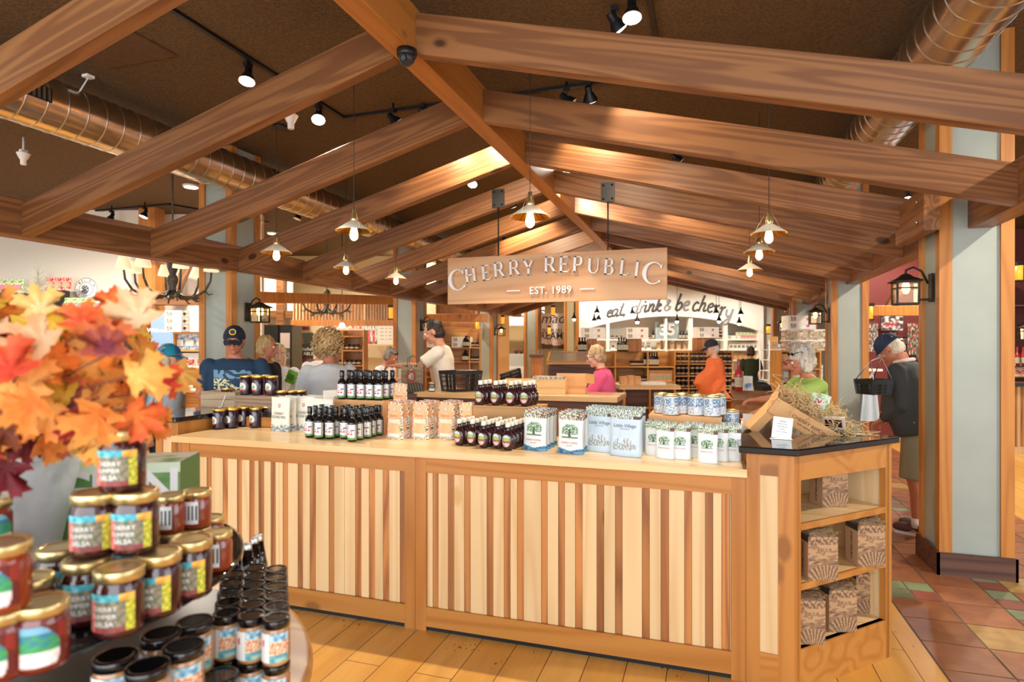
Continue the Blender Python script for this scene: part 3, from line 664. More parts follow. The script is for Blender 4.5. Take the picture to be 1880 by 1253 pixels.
sco2 = sco.put((q.x-.02, 3.46, ZT0+.05), 1.2, 'white scone mix pouch turned edge on beside the bottle box', None)
crate('cardboard_riser', atY(596, 740, 3.44).x, atY(703, 740, 3.44).x, 3.44, 3.66, ZT0, 1.205, noisy('kraft_board', 'd9a066', 'e2ae78', 8, .7), 'orange tan cardboard box raising the upper row of sauce bottles', 'box', .006)
row(sauce, [(568, 803), (586, 806), (606, 806), (632, 806), (648, 811), (674, 805), (692, 799)], ZT0, [3, 3, 4, 4, 4, 3, 1], .066, 'black capped cherry sauce bottle on the counter', 'black capped sauce bottles on the counter', rz=-.2, jx=.006)
for i, px in enumerate((628, 646.5, 663.5, 680, 696)):
    for k in range(3):
        q = atY(px, 735, 3.485); sauce.put((q.x+.012*k, 3.485+.066*k, 1.2055), -.25+R.uniform(-.1, .1), f'black capped sauce bottle on the tan box, {nth(i)} from left, {nth(k)} row', 'black capped sauce bottles on the tan box')
row(ora, [(727, 806), (772, 806), (819, 806)], ZT0, 3, .075, 'orange pancake mix bag', 'orange pancake mix bags', rz=-.28, jr=.06)
q = atY(722, 770, 3.50); crate('cardboard_riser', q.x-.06, q.x+.16, 3.485, 3.66, ZT0, 1.09, MATS['kraft_board'], 'small tan box lifting the higher orange bag', 'box', .006)
ora.put((q.x+.035, 3.53, 1.0905), -.3, 'orange pancake mix bag standing higher than the others beside the sauce bottles', 'upper orange bags')
q = atY(853, 770, 3.36); ora.put((q.x, 3.40, ZT0+.0005), 1.15, 'pancake mix bag turned edge on against the pine crate', None)
crate('wooden_crate', atY(868, 740, 3.42).x, atY(986, 740, 3.42).x, 3.42, 3.66, ZT0, 1.197, M_CRATE2, 'brown pine crate turned over under the upper syrup bottles')
row(syrup, [(844, 818), (868, 819), (888, 823), (914, 824), (932, 827), (951, 819)], ZT0, [4, 4, 5, 5, 5, 4], .052, 'flat dark syrup bottle with cream cap on the counter', 'syrup bottles on the counter', rz=-.2, jx=.002, step=.006)
for i, px in enumerate((882, 910, 938, 964)):
    for k in range(3):
        q = atY(px, 742, 3.46); syrup.put((q.x+.008*k, 3.46+.06*k, 1.1975), -.2+R.uniform(-.08, .08), f'dark syrup bottle with cream cap on the pine crate, {nth(i)} from left, {nth(k)} row', 'syrup bottles on the pine crate')
row(cof, [(984, 826), (1048, 832)], ZT0, 4, .064, 'white cherry coffee pouch with a green tree', 'large coffee pouches', rz=-.25, jr=.05)
row(vil, [(1103, 829), (1149, 837)], ZT0, [3, 4], .066, 'pale blue Little Village pouch', 'pale blue pouches', rz=-.26, jr=.05)
row(scof, [(1202, 836), (1222, 842), (1250, 843), (1275, 840), (1300, 850), (1318, 846), (1342, 846)], ZT0, [3, 3, 2, 2, 3, 2, 3], .055, 'small white coffee pouch with a green tree', 'small coffee pouches', rz=-.28, jr=.08, jx=.004)
kb = crate('cardboard_carton', atY(1191, 780, 3.32).x, atY(1325, 780, 3.32).x, 3.325, 3.62, ZT0, 1.185, MATS['kraft_board'], 'tan cardboard carton carrying the printed tins', 'carton', .006)
fr = [c for c in kb.children if c.name.startswith('front')][0]
def treelogo(w_, h_):
    mb = MB(); return mb.grid(lambda u, v: ((u-.5)*w_, 0, (v-.5)*h_), 30, 20, lambda u, v: tree(u, v, .5, .4, .45, .5, (.85, .63, .42)), smooth=False)
o = treelogo(.11, .05).build('printed_tree', M_PRINT, fr); o.location = (0, -.1482, .02)
for i, px in enumerate((1215, 1231, 1251, 1278, 1307, 1318)):
    Y = (3.45, 3.375, 3.46, 3.40, 3.375, 3.46)[i]; q = atY(px, 755, Y); tin.put((q.x, Y, 1.1855), R.uniform(0, 6), f'round blue and white printed tin on the tan carton, {nth(i)} from the left', 'printed tins on the carton')
q = atY(1337, 755, 3.52); tin.put((q.x+.012, 3.50, 1.0985), 2, 'round printed tin at the right end, upper one beside the carton', None); tin.put((q.x+.012, 3.40, ZT0+.0005), 1, 'round printed tin at the right end, standing low on the counter beside the carton', None)
tin.put((q.x+.012, 3.50, ZT0-.0002+.0005), 3, 'round printed tin at the right end, directly under the upper tin', None)
q = atY(1185, 755, 3.5); tin.put((q.x, 3.5, ZT0+.0005), 1, 'gold lidded tin half hidden between the pale blue pouches and the carton', None)
# ================================================================ foreground: tiered round stand with jars, bucket and leaves
DC = cw(-1.12, 1.20, 0); GT = 1.09; WT = .84
st = thing('display_table', 'round orange wooden tiered display table in the left foreground', 'table', (DC.x, DC.y, 0))
mw = timber('orange_table_wood', 'c98238', 'dc9c52', '8a5322', 0, .35, .9, .04, coat=.2)
MB().lathe([(.66, WT-.045), (.685, WT-.04), (.69, WT-.02), (.685, WT-.003), (.675, WT)], seg=72).build('table_top', mw, st)
MB().lathe([(.625, WT), (.63, WT+.0004)], seg=64).build('added_dark_disc', mat('added_dark_disc', '1b1a19', .3), st)  # disc added over the wood to make it dark between the jars
MB().lathe([(.42, 0), (.42, .04), (.10, .08), (.09, WT-.046)], seg=32).build('pedestal', M_CHERV, st)
MB().lathe([(.06, WT), (.05, WT+.02), (.05, GT-.02), (.09, GT-.012)], seg=24).build('shelf_support', M_CHERV, st)
gl = mat('smoked_glass', '1f2522', .03, trans=.55, ior=1.5)
gs = MB().lathe([(.530, 0), (.538, .003), (.538, .008), (.530, .011)], seg=96).build('glass_shelf', gl, st, (0, 0, GT-.011))
cg = 'salsa jars on the glass shelf'
salsa = Rep(jar('salsa_jar', .036, .106, M_DKRED, M_GOLDP, 'x', 'jar', salsa_art, 'wrap', .018, (('CHERRY', .0108, .47), ('SUMMER', .0100, .36), ('SALSA', .0112, .25)), (.12, .68)))
def j(rep, x, y, z, lb, g, rz=.15, dx=0): p = atz(x, y, z); return rep.put((p.x+dx, p.y, z+.0005), rz+TH*0, lb, g)
Z2 = GT+.1065; Z3 = GT+.213
j(salsa, 219, 1160, GT, 'large fruit salsa jar standing frontmost on the glass shelf', cg, .25)
j(salsa, 291, 1125, GT, 'fruit salsa jar on the glass, just right of the frontmost one', cg, .1)
j(salsa, 351, 1093, GT, 'fruit salsa jar on the glass, right end of the front row', cg, .2)
j(salsa, 160, 1140, GT, 'fruit salsa jar on the glass, partly hidden left of the frontmost one', cg, .5)
j(salsa, 110, 1113, GT, 'fruit salsa jar at the left end of the row, beside the bucket', cg, .45)
j(salsa, 246, 1072, GT, 'fruit salsa jar on the glass, in the middle hidden behind the front row', cg)
j(salsa, 175, 1016, Z2, 'fruit salsa jar in the second layer, left one of the two', cg, .3)
j(salsa, 249, 1012, Z2, 'fruit salsa jar in the second layer, right one of the two', cg, .3)
j(salsa, 225, 899, Z3, 'fruit salsa jar alone on top of the jar pyramid', cg, .25)
amb = Rep(jar('jelly_jar', .0285, .078, M_AMBER, M_GOLDP, 'x', 'jar', lambda u, v: ((.93, .93, .92) if .5 < u < .98 and (u < .62 or v < .2 or v > .8 or int(u*60) % 2) else (.2, .2, .22)) if u > .5 else jelly_art(u*2, v), 'wrap', .013, None, (.15, .75)))
ga = 'small amber jelly jars behind the salsa'
j(amb, 313, 1046, GT, 'small amber jelly jar on the glass under the upper pair, left one', ga, 1.0); j(amb, 360, 1036, GT, 'small amber jelly jar on the glass under the upper pair, right one', ga, 1.1)
j(amb, 399, 1045, GT, 'small amber jelly jar at the right edge of the glass shelf', ga, -.3); j(amb, 386, 1012, GT, 'small amber jelly jar behind the one at the right edge of the glass', ga, .2)
j(amb, 313, 977, GT+.0785, 'small amber jelly jar in the upper pair, left one', ga, -.3); j(amb, 361, 967, GT+.0785, 'small amber jelly jar in the upper pair, right one', ga, -.3)
red = Rep(jar('red_jelly_jar', .0345, .094, M_REDJ, M_GOLDP, 'x', 'jar', jelly_art, 'wrap', .016, None, (.12, .72)))
j(red, 76, 1222, GT, 'red jelly jar with a landscape label in the lower left corner', 'red jelly jars', .6)
j(red, 2, 1240, GT, 'red jelly jar cut by the left edge of the photo, bottom left', 'red jelly jars', .2); j(red, 52, 1168, GT, 'red jelly jar just behind the one in the lower left corner', 'red jelly jars', .4)
j(red, -16, 1180, GT, 'red jelly jar at the left edge carrying the amber jar', 'red jelly jars', .4)
a2 = Rep(jar('amber_jelly_jar', .0345, .094, M_AMBER, M_GOLDP, 'x', 'jar', jelly_art, 'wrap', .016, None, (.12, .72)))
j(a2, 4, 1117, GT+.0945, 'amber jelly jar stacked on another at the left edge of the photo', 'larger amber jelly jars', .3); j(a2, -22, 1012, GT+.0945, 'amber jelly jar high at the left edge in front of the bucket', 'larger amber jelly jars', 1.2); j(a2, -22, 1090, GT, 'amber jelly jar low behind the left edge jars, at the bucket', 'larger amber jelly jars', 1.2)
# black lidded jars on the wood
blk = Rep(jar('fruit_butter_jar', .0262, .088, noisy('caramel_butter', 'b47a48', 'c48f5c', 30, .15, coat=.5), M_BLID, 'x', 'jar', butter_art, 'wrap', .016, None, (.1, .74)))
bl = [(415, 1125), (462, 1127), (507, 1133), (433, 1099), (476, 1103), (516, 1108), (430, 1080), (478, 1083), (522, 1088), (436, 1063), (474, 1067), (524, 1071), (448, 1050), (468, 1052), (515, 1056), (506, 1041), (486, 1037)]
T2 = WT+.177
cols = []
for k in range(6):
    for c_ in range(3):
        a = atz(415, 1125, T2); b_ = atz(507, 1133, T2); back = atz(506, 1043, T2); f0 = b_
        u = (a-b_).normalized()*.0545*(2-c_); vdir = (back-b_).normalized()*.0565*k
        p = b_+u+vdir; cols.append((k, c_, p))
for k, c_, p in cols:
    if k == 5 and c_ == 0: continue
    for l in range(2):
        blk.put((p.x, p.y, WT+.0005+l*.0885), .35+R.uniform(-.25, .25), f'black lidded fruit butter jar, {nth(c_)} from left, {nth(k)} row, {"upper" if l else "lower"} layer', 'black lidded jars at the right side of the stand')
big = Rep(jar('large_fruit_butter_jar', .0335, .094, MATS['caramel_butter'], M_BLID, 'x', 'jar', butter_art, 'wrap', .017, None, (.1, .74)))
for i, (x, y) in enumerate(((337, 1185), (271, 1222), (212, 1203), (357, 1140), (296, 1163))):
    p = atz(x, y, WT+.189)
    for l in range(2): big.put((p.x, p.y, WT+.0005+l*.0945), .5, ('large black lidded butter jar '+('right in front of the glass edge', 'bottom centre of the foreground jars', 'seen through the glass at the bottom', 'under the glass edge at the right', 'under the glass in the middle')[i]+(', upper layer' if l else ', lower layer')), 'large black lidded jars')
p = atz(403, 1240, WT+.094); big.put((p.x, p.y, WT+.0005), .2, 'large black lidded butter jar standing alone at the bottom, left of the small ones', 'large black lidded jars')
# little dark bottles behind
lb_ = bottle('vanilla_bottle', [(.02, 0), (.022, .004), (.022, .12), (.018, .14), (.009, .19), (.008, .185)], M_SAUCE, None, 'x', 'bottle'); MB().lathe([(.0095, .18), (.01, .182), (.01, .2), (.009, .201)], seg=14).build('cap', M_CHROME, lb_); lbr = Rep(lb_)
for i, (x, y) in enumerate(((430, 990), (445, 1003), (456, 991), (437, 1000))): p = atz(x, y, WT+.2); lbr.put((p.x, p.y+.02*i, WT+.0005), 0, f'slim dark bottle with silver cap behind the glass shelf edge, {nth(i)} of the four', 'slim dark bottles')
# green printed box
gb = thing('green_carton', 'green and white printed carton with big white letters behind the salsa jars', 'box', atd(236, 900, 1.46).xyz, TH+.18)
gb.location.z = GT+.0005
def gb_art(u, v):
    if v > .86: return (.86, .92, .8)
    return mixc('5f8f4a', '86ad66', .5+H(u*5, v*5))
o = MB().grid(lambda u, v: (-.15+.285*u, -.06, .19*v), 30, 16, gb_art, smooth=False); o.grid(lambda u, v: (.135, -.06+.14*u, .19*v), 8, 8, lambda u, v: (.33, .48, .25), smooth=False)
o.grid(lambda u, v: (-.15+.285*u, -.06+.14*v, .19), 30, 14, lambda u, v: mixc('e6ecdc', '6f9c50', 1.8*H(u*5, v*4, 4)), smooth=False); o.grid(lambda u, v: (-.15+.285*u, .08, .19*v), 4, 4, lambda u, v: (.33, .48, .25), smooth=False, flip=True)
o.grid(lambda u, v: (-.15, -.06+.14*u, .19*v), 8, 8, lambda u, v: (.33, .48, .25), smooth=False, flip=True)
o.build('carton_body', M_PRINT, gb); text('lettering', 'GLEN', .115, M_WLET, gb, (.0, -.0612, .13), bold=.003, space=.9)
# bucket
BK = cw(-1.09, 1.27, GT)
bu = thing('metal_bucket', 'tall galvanized metal bucket holding the maple leaves', 'bucket', (BK.x, BK.y, GT+.0005))
mg = noisy('galvanized_zinc', 'dfe6ea', 'ffffff', 9, .4, .2, detail=5)
b = MB(); b.lathe([(.108, 0), (.112, .004), (.163, .265), (.168, .27), (.168, .276), (.160, .276), (.156, .262), (.108, .01), (0.001, .008)], seg=48, cap=False); b.build('bucket_body', mg, bu)
sm = MB(); sm.tube([(.1135*math.cos(a)*(1), .1135*math.sin(a), .006) for a in [2*PI*k/40 for k in range(40)]], .004, 6, closed=True); sm.tube([(.158*math.cos(a), .158*math.sin(a), .235) for a in [2*PI*k/40 for k in range(40)]], .003, 6, closed=True); sm.build('band', mg, bu)
hn = MB(); c0 = -.55
hn.tube([((.172)*math.cos(c0-.33+.66*k/12)+0, .172*math.sin(c0-.33+.66*k/12), .225+.055*math.sin(PI*k/12)) for k in range(13)], .0045, 8); hn.build('handle', mat('rope_grey', 'b9b7ae', .6), bu)
# leaves
bq = thing('maple_leaf_bouquet', 'big bunch of artificial autumn maple leaves in orange, yellow and red', 'bouquet', (BK.x, BK.y, GT+.02))
LO = []
half = [(0, 1.0), (.10, .80), (.17, .84), (.16, .62), (.26, .56), (.42, .78), (.45, .66), (.62, .66), (.58, .54), (.78, .40), (.60, .33), (.58, .22), (.34, .16), (.46, -.02), (.62, -.10), (.50, -.20), (.30, -.20), (.12, -.24), (.03, -.20)]
outl = half+[(-x, y) for x, y in half[::-1][:-1]]
def leaf(mb, M, s, c_in, c_out, seed):
    r_ = random.Random(seed); bend = r_.uniform(-.5, .7); tw = r_.uniform(-.35, .35); N = len(outl)
    def P(x, y, k=1.0):
        x, y = x*k, y*k; z = bend*.35*(y*y)+.28*abs(x)*abs(x)*r2c+tw*x*y+.035*math.sin(9*math.atan2(y, x+1e-6)+seed)*k
        return M @ Vector((x*s, y*s, z*s))
    r2c = r_.uniform(-1, 1.2); rings = [.0, .34, .68, 1.0]
    n0 = len(mb.v); mb.v.append(tuple(P(0, 0)))
    for k in rings[1:]:
        for x, y in outl:
            kk = k if k == 1 else k*(.55+.45/max(.3, math.hypot(x, y)))*min(1, 1)
            q = min(1, kk) if k < 1 else 1; mb.v.append(tuple(P(x, y, q*(.96 if k < 1 else 1))))
    for ri in range(3):
        for i in range(N):
            j_ = (i+1) % N; t = (ri+.5)/3+.25*H(i*.5+seed, ri*.7, seed % 13); col = mixc(c_in, c_out, t)
            if ri == 0: mb.face([n0, n0+1+i, n0+1+j_], 0, True, col)
            else: a = n0+1+(ri-1)*N; mb.face([a+i, a+N+i, a+N+j_, a+j_], 0, True, col)
ml = printed('leaf_cloth', .6); mlb = ml.node_tree.nodes['Principled BSDF']; mlb.inputs['Subsurface Weight'].default_value = 0
tr = nd(ml, 'ShaderNodeBsdfTranslucent'); ms_ = nd(ml, 'ShaderNodeMixShader'); ms_.inputs[0].default_value = .3
at_ = [n for n in ml.node_tree.nodes if n.type == 'ATTRIBUTE'][0]; lk(ml, at_.outputs['Color'], tr.inputs[0]); lk(ml, mlb.outputs[0], ms_.inputs[1]); lk(ml, tr.outputs[0], ms_.inputs[2]); lk(ml, ms_.outputs[0], ml.node_tree.nodes['Material Output'].inputs[0])
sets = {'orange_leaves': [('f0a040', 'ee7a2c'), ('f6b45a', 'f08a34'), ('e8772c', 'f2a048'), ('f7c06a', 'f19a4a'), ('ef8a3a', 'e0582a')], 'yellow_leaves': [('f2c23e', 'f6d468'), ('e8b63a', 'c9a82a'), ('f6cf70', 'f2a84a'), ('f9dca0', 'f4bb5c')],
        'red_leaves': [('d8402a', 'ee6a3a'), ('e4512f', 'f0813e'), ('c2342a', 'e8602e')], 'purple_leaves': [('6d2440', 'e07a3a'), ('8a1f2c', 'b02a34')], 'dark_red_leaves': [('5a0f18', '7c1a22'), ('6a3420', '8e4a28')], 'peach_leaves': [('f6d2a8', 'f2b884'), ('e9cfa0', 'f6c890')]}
LM = {k: MB() for k in sets}; stems = MB()
BKC = cw(-1.06, 1.18, 0)
def putleaf(kind, pos, s, out, seed, tilt=0):
    q = Vector(out).normalized().to_track_quat('Z', 'Y'); M = Matrix.Translation(pos-Vector((BK.x, BK.y, GT+.02))) @ q.to_matrix().to_4x4() @ Matrix.Rotation(tilt, 4, 'Z')
    c_ = R.choice(sets[kind]); leaf(LM[kind], M, s, c_[0], c_[1], seed)
    a = Vector((BK.x, BK.y, GT+.25))-Vector((BK.x, BK.y, GT+.02)); b_ = M @ Vector((0, -.2*s, 0)); mid = a.lerp(b_, .6)+Vector((0, 0, .03)); stems.tube([a, mid, b_], .0018, 5)
sd = 0
camp = Vector((0, 0, EYE))
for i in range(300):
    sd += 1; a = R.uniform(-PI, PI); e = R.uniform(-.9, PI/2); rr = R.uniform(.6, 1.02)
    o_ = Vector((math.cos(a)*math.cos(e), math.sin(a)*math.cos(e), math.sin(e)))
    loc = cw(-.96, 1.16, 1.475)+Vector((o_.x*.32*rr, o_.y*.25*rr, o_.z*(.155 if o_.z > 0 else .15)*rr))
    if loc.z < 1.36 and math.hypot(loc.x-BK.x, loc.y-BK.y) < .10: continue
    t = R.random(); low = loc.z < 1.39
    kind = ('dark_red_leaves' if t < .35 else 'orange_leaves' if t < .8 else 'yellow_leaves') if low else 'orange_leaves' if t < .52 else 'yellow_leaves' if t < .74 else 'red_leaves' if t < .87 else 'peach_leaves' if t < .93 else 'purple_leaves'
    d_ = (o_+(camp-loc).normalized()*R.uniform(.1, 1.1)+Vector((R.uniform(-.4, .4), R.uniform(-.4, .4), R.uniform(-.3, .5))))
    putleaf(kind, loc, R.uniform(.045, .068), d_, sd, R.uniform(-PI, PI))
for x, y, d_, k, s, tl in ((300, 708, 1.03, 'red_leaves', .065, 0.2), (75, 568, 1.1, 'yellow_leaves', .07, .3), (150, 595, 1.02, 'red_leaves', .075, -.2), (255, 585, 1.0, 'peach_leaves', .08, .5), (192, 640, .95, 'purple_leaves', .08, 0), (80, 630, .98, 'peach_leaves', .075, 1.0), (215, 640, 1.05, 'orange_leaves', .07, 2), (20, 680, .93, 'red_leaves', .09, .6), (250, 690, .98, 'yellow_leaves', .08, -1.4), (180, 760, .97, 'orange_leaves', .085, 2.6), (60, 740, .9, 'orange_leaves', .075, 2.2), (245, 760, 1.03, 'orange_leaves', .075, -2.2), (10, 860, 1.0, 'dark_red_leaves', .08, 2.8), (8, 790, .95, 'dark_red_leaves', .08, 1.8), (185, 815, 1.08, 'yellow_leaves', .06, 3), (205, 560, 1.1, 'orange_leaves', .065, 0)):
    sd += 1; loc = atd(x, y, d_*.96); putleaf(k, loc, s*.74, (camp-loc).normalized()+Vector((R.uniform(-.3, .3), 0, R.uniform(0, .5))), sd, tl)
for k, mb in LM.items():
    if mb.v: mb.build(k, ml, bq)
stems.build('stems', mat('leaf_stem', '6a3a22', .7), bq)
# ================================================================ lamps, tracks, sign
M_BULB = mat('warm_bulb', 'fff0d0', .3, emit='ffc880', es=9); M_BULBW = mat('white_lamp_face', 'ffffff', .3, emit='fff0d8', es=14)
M_BRASS = mat('brass_inside', 'd9a94a', .25, 1); M_SHW = mat('shade_outside', 'e4dac4', .4); M_CORD = mat('dark_cord', '3b332c', .6)
def pendant():
    t = thing('pendant_lamp', 'x', 'pendant lamp')
    top = CZ-2.38
    MB().tube([(0, 0, .16), (0, 0, top-.02)], .0028, 6).build('cord', M_CORD, t)
    MB().lathe([(.065, top-.018), (.068, top-.012), (.06, top-.001)], seg=24).build('ceiling_canopy', M_BLACK, t)
    MB().lathe([(.012, .06), (.026, .064), (.026, .10), (.022, .104), (.022, .13), (.014, .136), (.014, .165)], seg=18).build('socket', M_GOLDP, t)
    s = MB(); n = 40; prof = [(.028, .075), (.05, .062), (.09, .034), (.132, .004), (.134, .0)]
    s.lathe(prof, seg=n, cap=False, mi=0); s.lathe([(.133, -.0005), (.129, .001), (.088, .03), (.048, .058), (.026, .07)], seg=n, cap=False, mi=1)
    sh = s.build('lamp_shade', [M_SHW, M_BRASS], t)
    fl = MB(); [fl.bar((.035*math.cos(a), .035*math.sin(a), .062), (.128*math.cos(a), .128*math.sin(a), .0), .002, .003) for a in [2*PI*k/18 for k in range(18)]]; fl.build('shade_rib', M_BRASS, sh)
    g = MB(); [g.tube([(s_*.012, 0, .165), (s_*.05, 0, .12), (s_*.115, 0, .012)], .0016, 5) for s_ in (-1, 1)]; g.build('wire_stay', M_GOLDP, t)
    b = MB().lathe([(.012, .055), (.016, .04), (.026, .0), (.031, -.03), (.027, -.052), (.014, -.066), (.004, -.07)], seg=18).build('bulb', M_BULB, t)
    return t
pen = Rep(pendant())
for X, Y, lb in ((-1.11, 3.8, 'pendant lamp with white metal shade hanging alone above the wooden sign'), (-2.47, 3.86, 'pendant lamp with white metal shade between the second and third left rafters'), (-3.7, 4.53, 'white pendant lamp nearest on the left side, hanging before the near left post'),
                 (-3.7, 5.63, 'white pendant lamp in the middle of the left row of three'), (-3.7, 6.72, 'white pendant lamp farthest in the left row, nearest the sign'), (.43, 4.92, 'white pendant lamp nearest in the right row of three'),
                 (.43, 5.84, 'white pendant lamp in the middle of the right row of three'), (.43, 7.17, 'white pendant lamp farthest in the right row of three')):
    pen.put((X, Y, 2.40), R.uniform(0, 3), lb, 'pendant lamps'); 
# tracks
def track(name, pts, label):
    mb = MB()
    for a, b in zip(pts[:-1], pts[1:]): mb.bar(a, b, .036, .022)
    o = mb.build(name, M_BLACK); return tag(o, label, 'lighting track')
TZ = CZ-.012
def T(x, y): p = atz_c(x, y, TZ); return p
def atz_c(x, y, z):
    d = (z-EYE)*F/(HY-y); return cw((x-940)/F*d, d, z)
a = T(323, 22); b = T(630, 216); c = T(1130, 155)
xt = (a.x+b.x)/2; track('lighting_track', [(xt, 1.0, TZ), (xt, b.y, TZ), (-.2, b.y, TZ)], 'black lighting track on the brown ceiling, bent in front of the ridge')
a = T(0, 206); b2 = T(221, 285); xl = (a.x+b2.x)/2; track('lighting_track', [(xl, 2.0, TZ), (xl, 15, TZ)], 'long black lighting track beside the left duct')
a = T(1197, 30); track('lighting_track', [(a.x, .6, TZ), (a.x, 5.0, TZ)], 'black lighting track above the nearest right rafter')
a = T(155, 390); b3 = T(310, 375); track('lighting_track', [(a.x, b3.y, TZ), (b3.x, b3.y, TZ), (b3.x+.5, b3.y+1.5, TZ)], 'short angled black track over the left aisle')
def head(loc, aim, label, col='black', on=True, power=0, ang=60, lc=(1, .86, .66)):
    t = thing('track_spotlight', label, 'spotlight', loc); m = M_BLACK if col == 'black' else M_WPLAST
    d = (Vector(aim)-Vector(loc)).normalized(); q = d.to_track_quat('Z', 'Y')
    s = MB(); s.box(-.02, .02, -.03, .03, 0, .03); s.tube([(0, 0, CZ-loc[2]-.001), (0, 0, -.05)], .009, 8); s.build('stem', m, t)
    h = MB(); h.M = Matrix.Translation((0, 0, -.06)) @ q.to_matrix().to_4x4()
    h.lathe([(.022, -.06), (.026, -.055), (.027, -.01), (.036, .0), (.058, .05), (.06, .055)], seg=22); h.build('lamp_housing', m if col != 'silver' else M_CHROME, t)
    f = MB(); f.M = h.M; f.lathe([(.055, .0555), (.055, .058), (.03, .066), (.002, .068)], seg=20); f.build('lamp_face', M_BULBW if on else M_WPLAST, t)
    if power:
        L0 = Vector(loc)+Vector((0, 0, -.06))+d*.085; spot(L0, L0+d, power, ang, lc, .03)
    return t
heads = [(455, 138, 3.55, (-3.0, 2.9, 1.0), 'white lit track spotlight at the upper left on the bent track', 170, 80), (585, 212, 3.55, (-2.4, 3.1, .9), 'lit track spotlight second on the bent track', 170, 80), (1160, 18, 3.55, (-.3, 3.1, .9), 'bright round track spotlight at the top centre right', 190, 80),
         (868, 333, 3.55, (-2.5, 6.0, 2.4), 'lit spotlight above the left rafters near the sign', 110, 75), (1040, 317, 3.5, (-1.2, 5.2, 1.5), 'lit spotlight seen just right of the ridge timber', 140, 80), (1668, 365, 3.2, (1.2, 5.0, .8), 'bluish lit spotlight left of the near right post', 90, 80)]
for x, y, z, aim, lb, pw, an in heads: p = atz_c(x, y, z); head((p.x, p.y, z+.06), aim, lb, 'black', True, pw, an, (1, .88, .72) if x < 1600 else (.85, .92, 1))
for x, y, lb in ((205, 398, 'unlit black spotlight over the left aisle, left one of two'), (266, 392, 'small lit black spotlight over the left aisle, right one of two'), (548, 396, 'black spotlight under the left duct past the near post')):
    p = atz_c(x, y, 3.5); head((p.x, p.y, 3.56), (p.x-.8, p.y-1, 0), lb, 'black', x == 266)
for x, y, lb in ((43, 290, 'white upright bulb fixture at the far upper left'), (534, 222, 'white sprinkler shaped fixture below the bent track'), (476, 413, 'small white fixture by the near left post')):
    p = atz_c(x, y, 3.45 if x != 43 else 3.45); head((p.x, p.y, 3.5), (p.x, p.y, 5), lb, 'white', False)
for x, y, lb in ((722, 215, 'black unlit spotlight on the bent track before the ridge'), (1040, 178, 'black unlit spotlight on the track right of the ridge'), (1241, 287, 'tiny black spotlight between the right rafters')):
    p = atz_c(x, y, 3.54); head((p.x, p.y, 3.58), (p.x+1, p.y+.4, 2.6), lb, 'black', False)
# grazing lights that brighten rafters as the shop's own track lamps do (each inside a real lamp head hung from the ceiling)
for X, Y, aim, lb, pw in ((-1.9, 4.75, (-1.7, 6.22, 2.2), 'track lamp aimed at the wooden sign', 75), (-.9, 4.75, (-.8, 6.22, 2.2), 'track lamp aimed at the right end of the wooden sign', 45), (-.55, 3.75, (-.1, 4.18, 2.95), 'track lamp lighting the second right rafter', 38), (-2.35, 4.75, (-2.3, 5.2, 2.95), 'track lamp lighting the third left rafter', 30), (-.3, 6.85, (.0, 7.3, 2.8), 'track lamp lighting a middle right rafter', 38), (-2.6, 8.0, (-2.2, 9.3, 2.3), 'track lamp over the cashier', 120),
                         (.3, 9.4, (.2, 10.6, 2.2), 'track lamp over the middle of the far right slope', 120), (-1.4, 11.6, (-1.2, 13, 1.8), 'track lamp deep inside the pergola', 160), (-3.6, 10.6, (-3.3, 12, 1.5), 'track lamp deep inside on the left', 140)):
    head((X, Y, 3.62), aim, lb, 'black', True, pw, 100, (1, .8, .56))
for i, (x, z, y) in enumerate(((-6.4, 3.6, 6.2), (-7.6, 3.6, 9.2), (-6.4, 3.6, 12.5), (3.4, 3.6, 7.4), (3.3, 3.6, 10.5), (3.2, 3.6, 3.2), (-8.2, 3.6, 4.4), (-2.2, 3.6, 16.8), (1.0, 3.6, 16.8), (-5.4, 3.6, 16.8), (-1.6, 3.6, 6.6), (-9.5, 3.6, 14.5))):  # ceiling lamps added as fill to brighten the aisles and back rooms
    t = thing('fill_downlight', f'round ceiling lamp added as fill, {nth(i)} of those brightening the aisles', 'fill_downlight', (x, y, CZ-.002)); MB().lathe([(.09, -.03), (.1, -.02), (.1, 0)], seg=24).build('trim_ring', M_WPLAST, t)
    MB().lathe([(.08, -.031), (.06, -.033), (.002, -.034)], seg=20).build('lamp_face', M_BULBW, t); spot((x, y, CZ-.05), (x, y, 0), 400, 165, (1, .88, .72), .08)
# canopy discs on the ceiling
for x, y, lb in ((515, 232, 'round dark ceiling plate left of the centre'),):
    p = atz_c(x, y, CZ-.002); o = MB().lathe([(.07, -.02), (.07, 0)], seg=24).build('ceiling_plate', M_BLACK); o.location = (p.x, p.y, CZ-.001); tag(o, lb, 'ceiling plate')
hp = atz_c(215, 88, CZ); o = MB().box(-.32, .32, -.2, .2, -.012, 0).build('ceiling_hatch', noisy('hatch_paint', '553b22', '5f452b', 20, .9)); o.location = (hp.x, hp.y, CZ-.001); tag(o, 'square access hatch in the brown ceiling at the upper left', 'hatch')
# sprinkler drop by the duct
p = atz_c(162, 150, CZ-.05); sp = thing('sprinkler_rod', 'thin white rod hanging from a small plate beside the left duct', 'rod', (p.x, p.y, CZ-.001)); MB().box(-.03, .03, -.03, .03, -.02, 0).build('plate', M_WPLAST, sp); MB().tube([(0, 0, -.02), (-.1, -.05, -.22)], .006, 6).build('rod', M_WPLAST, sp)
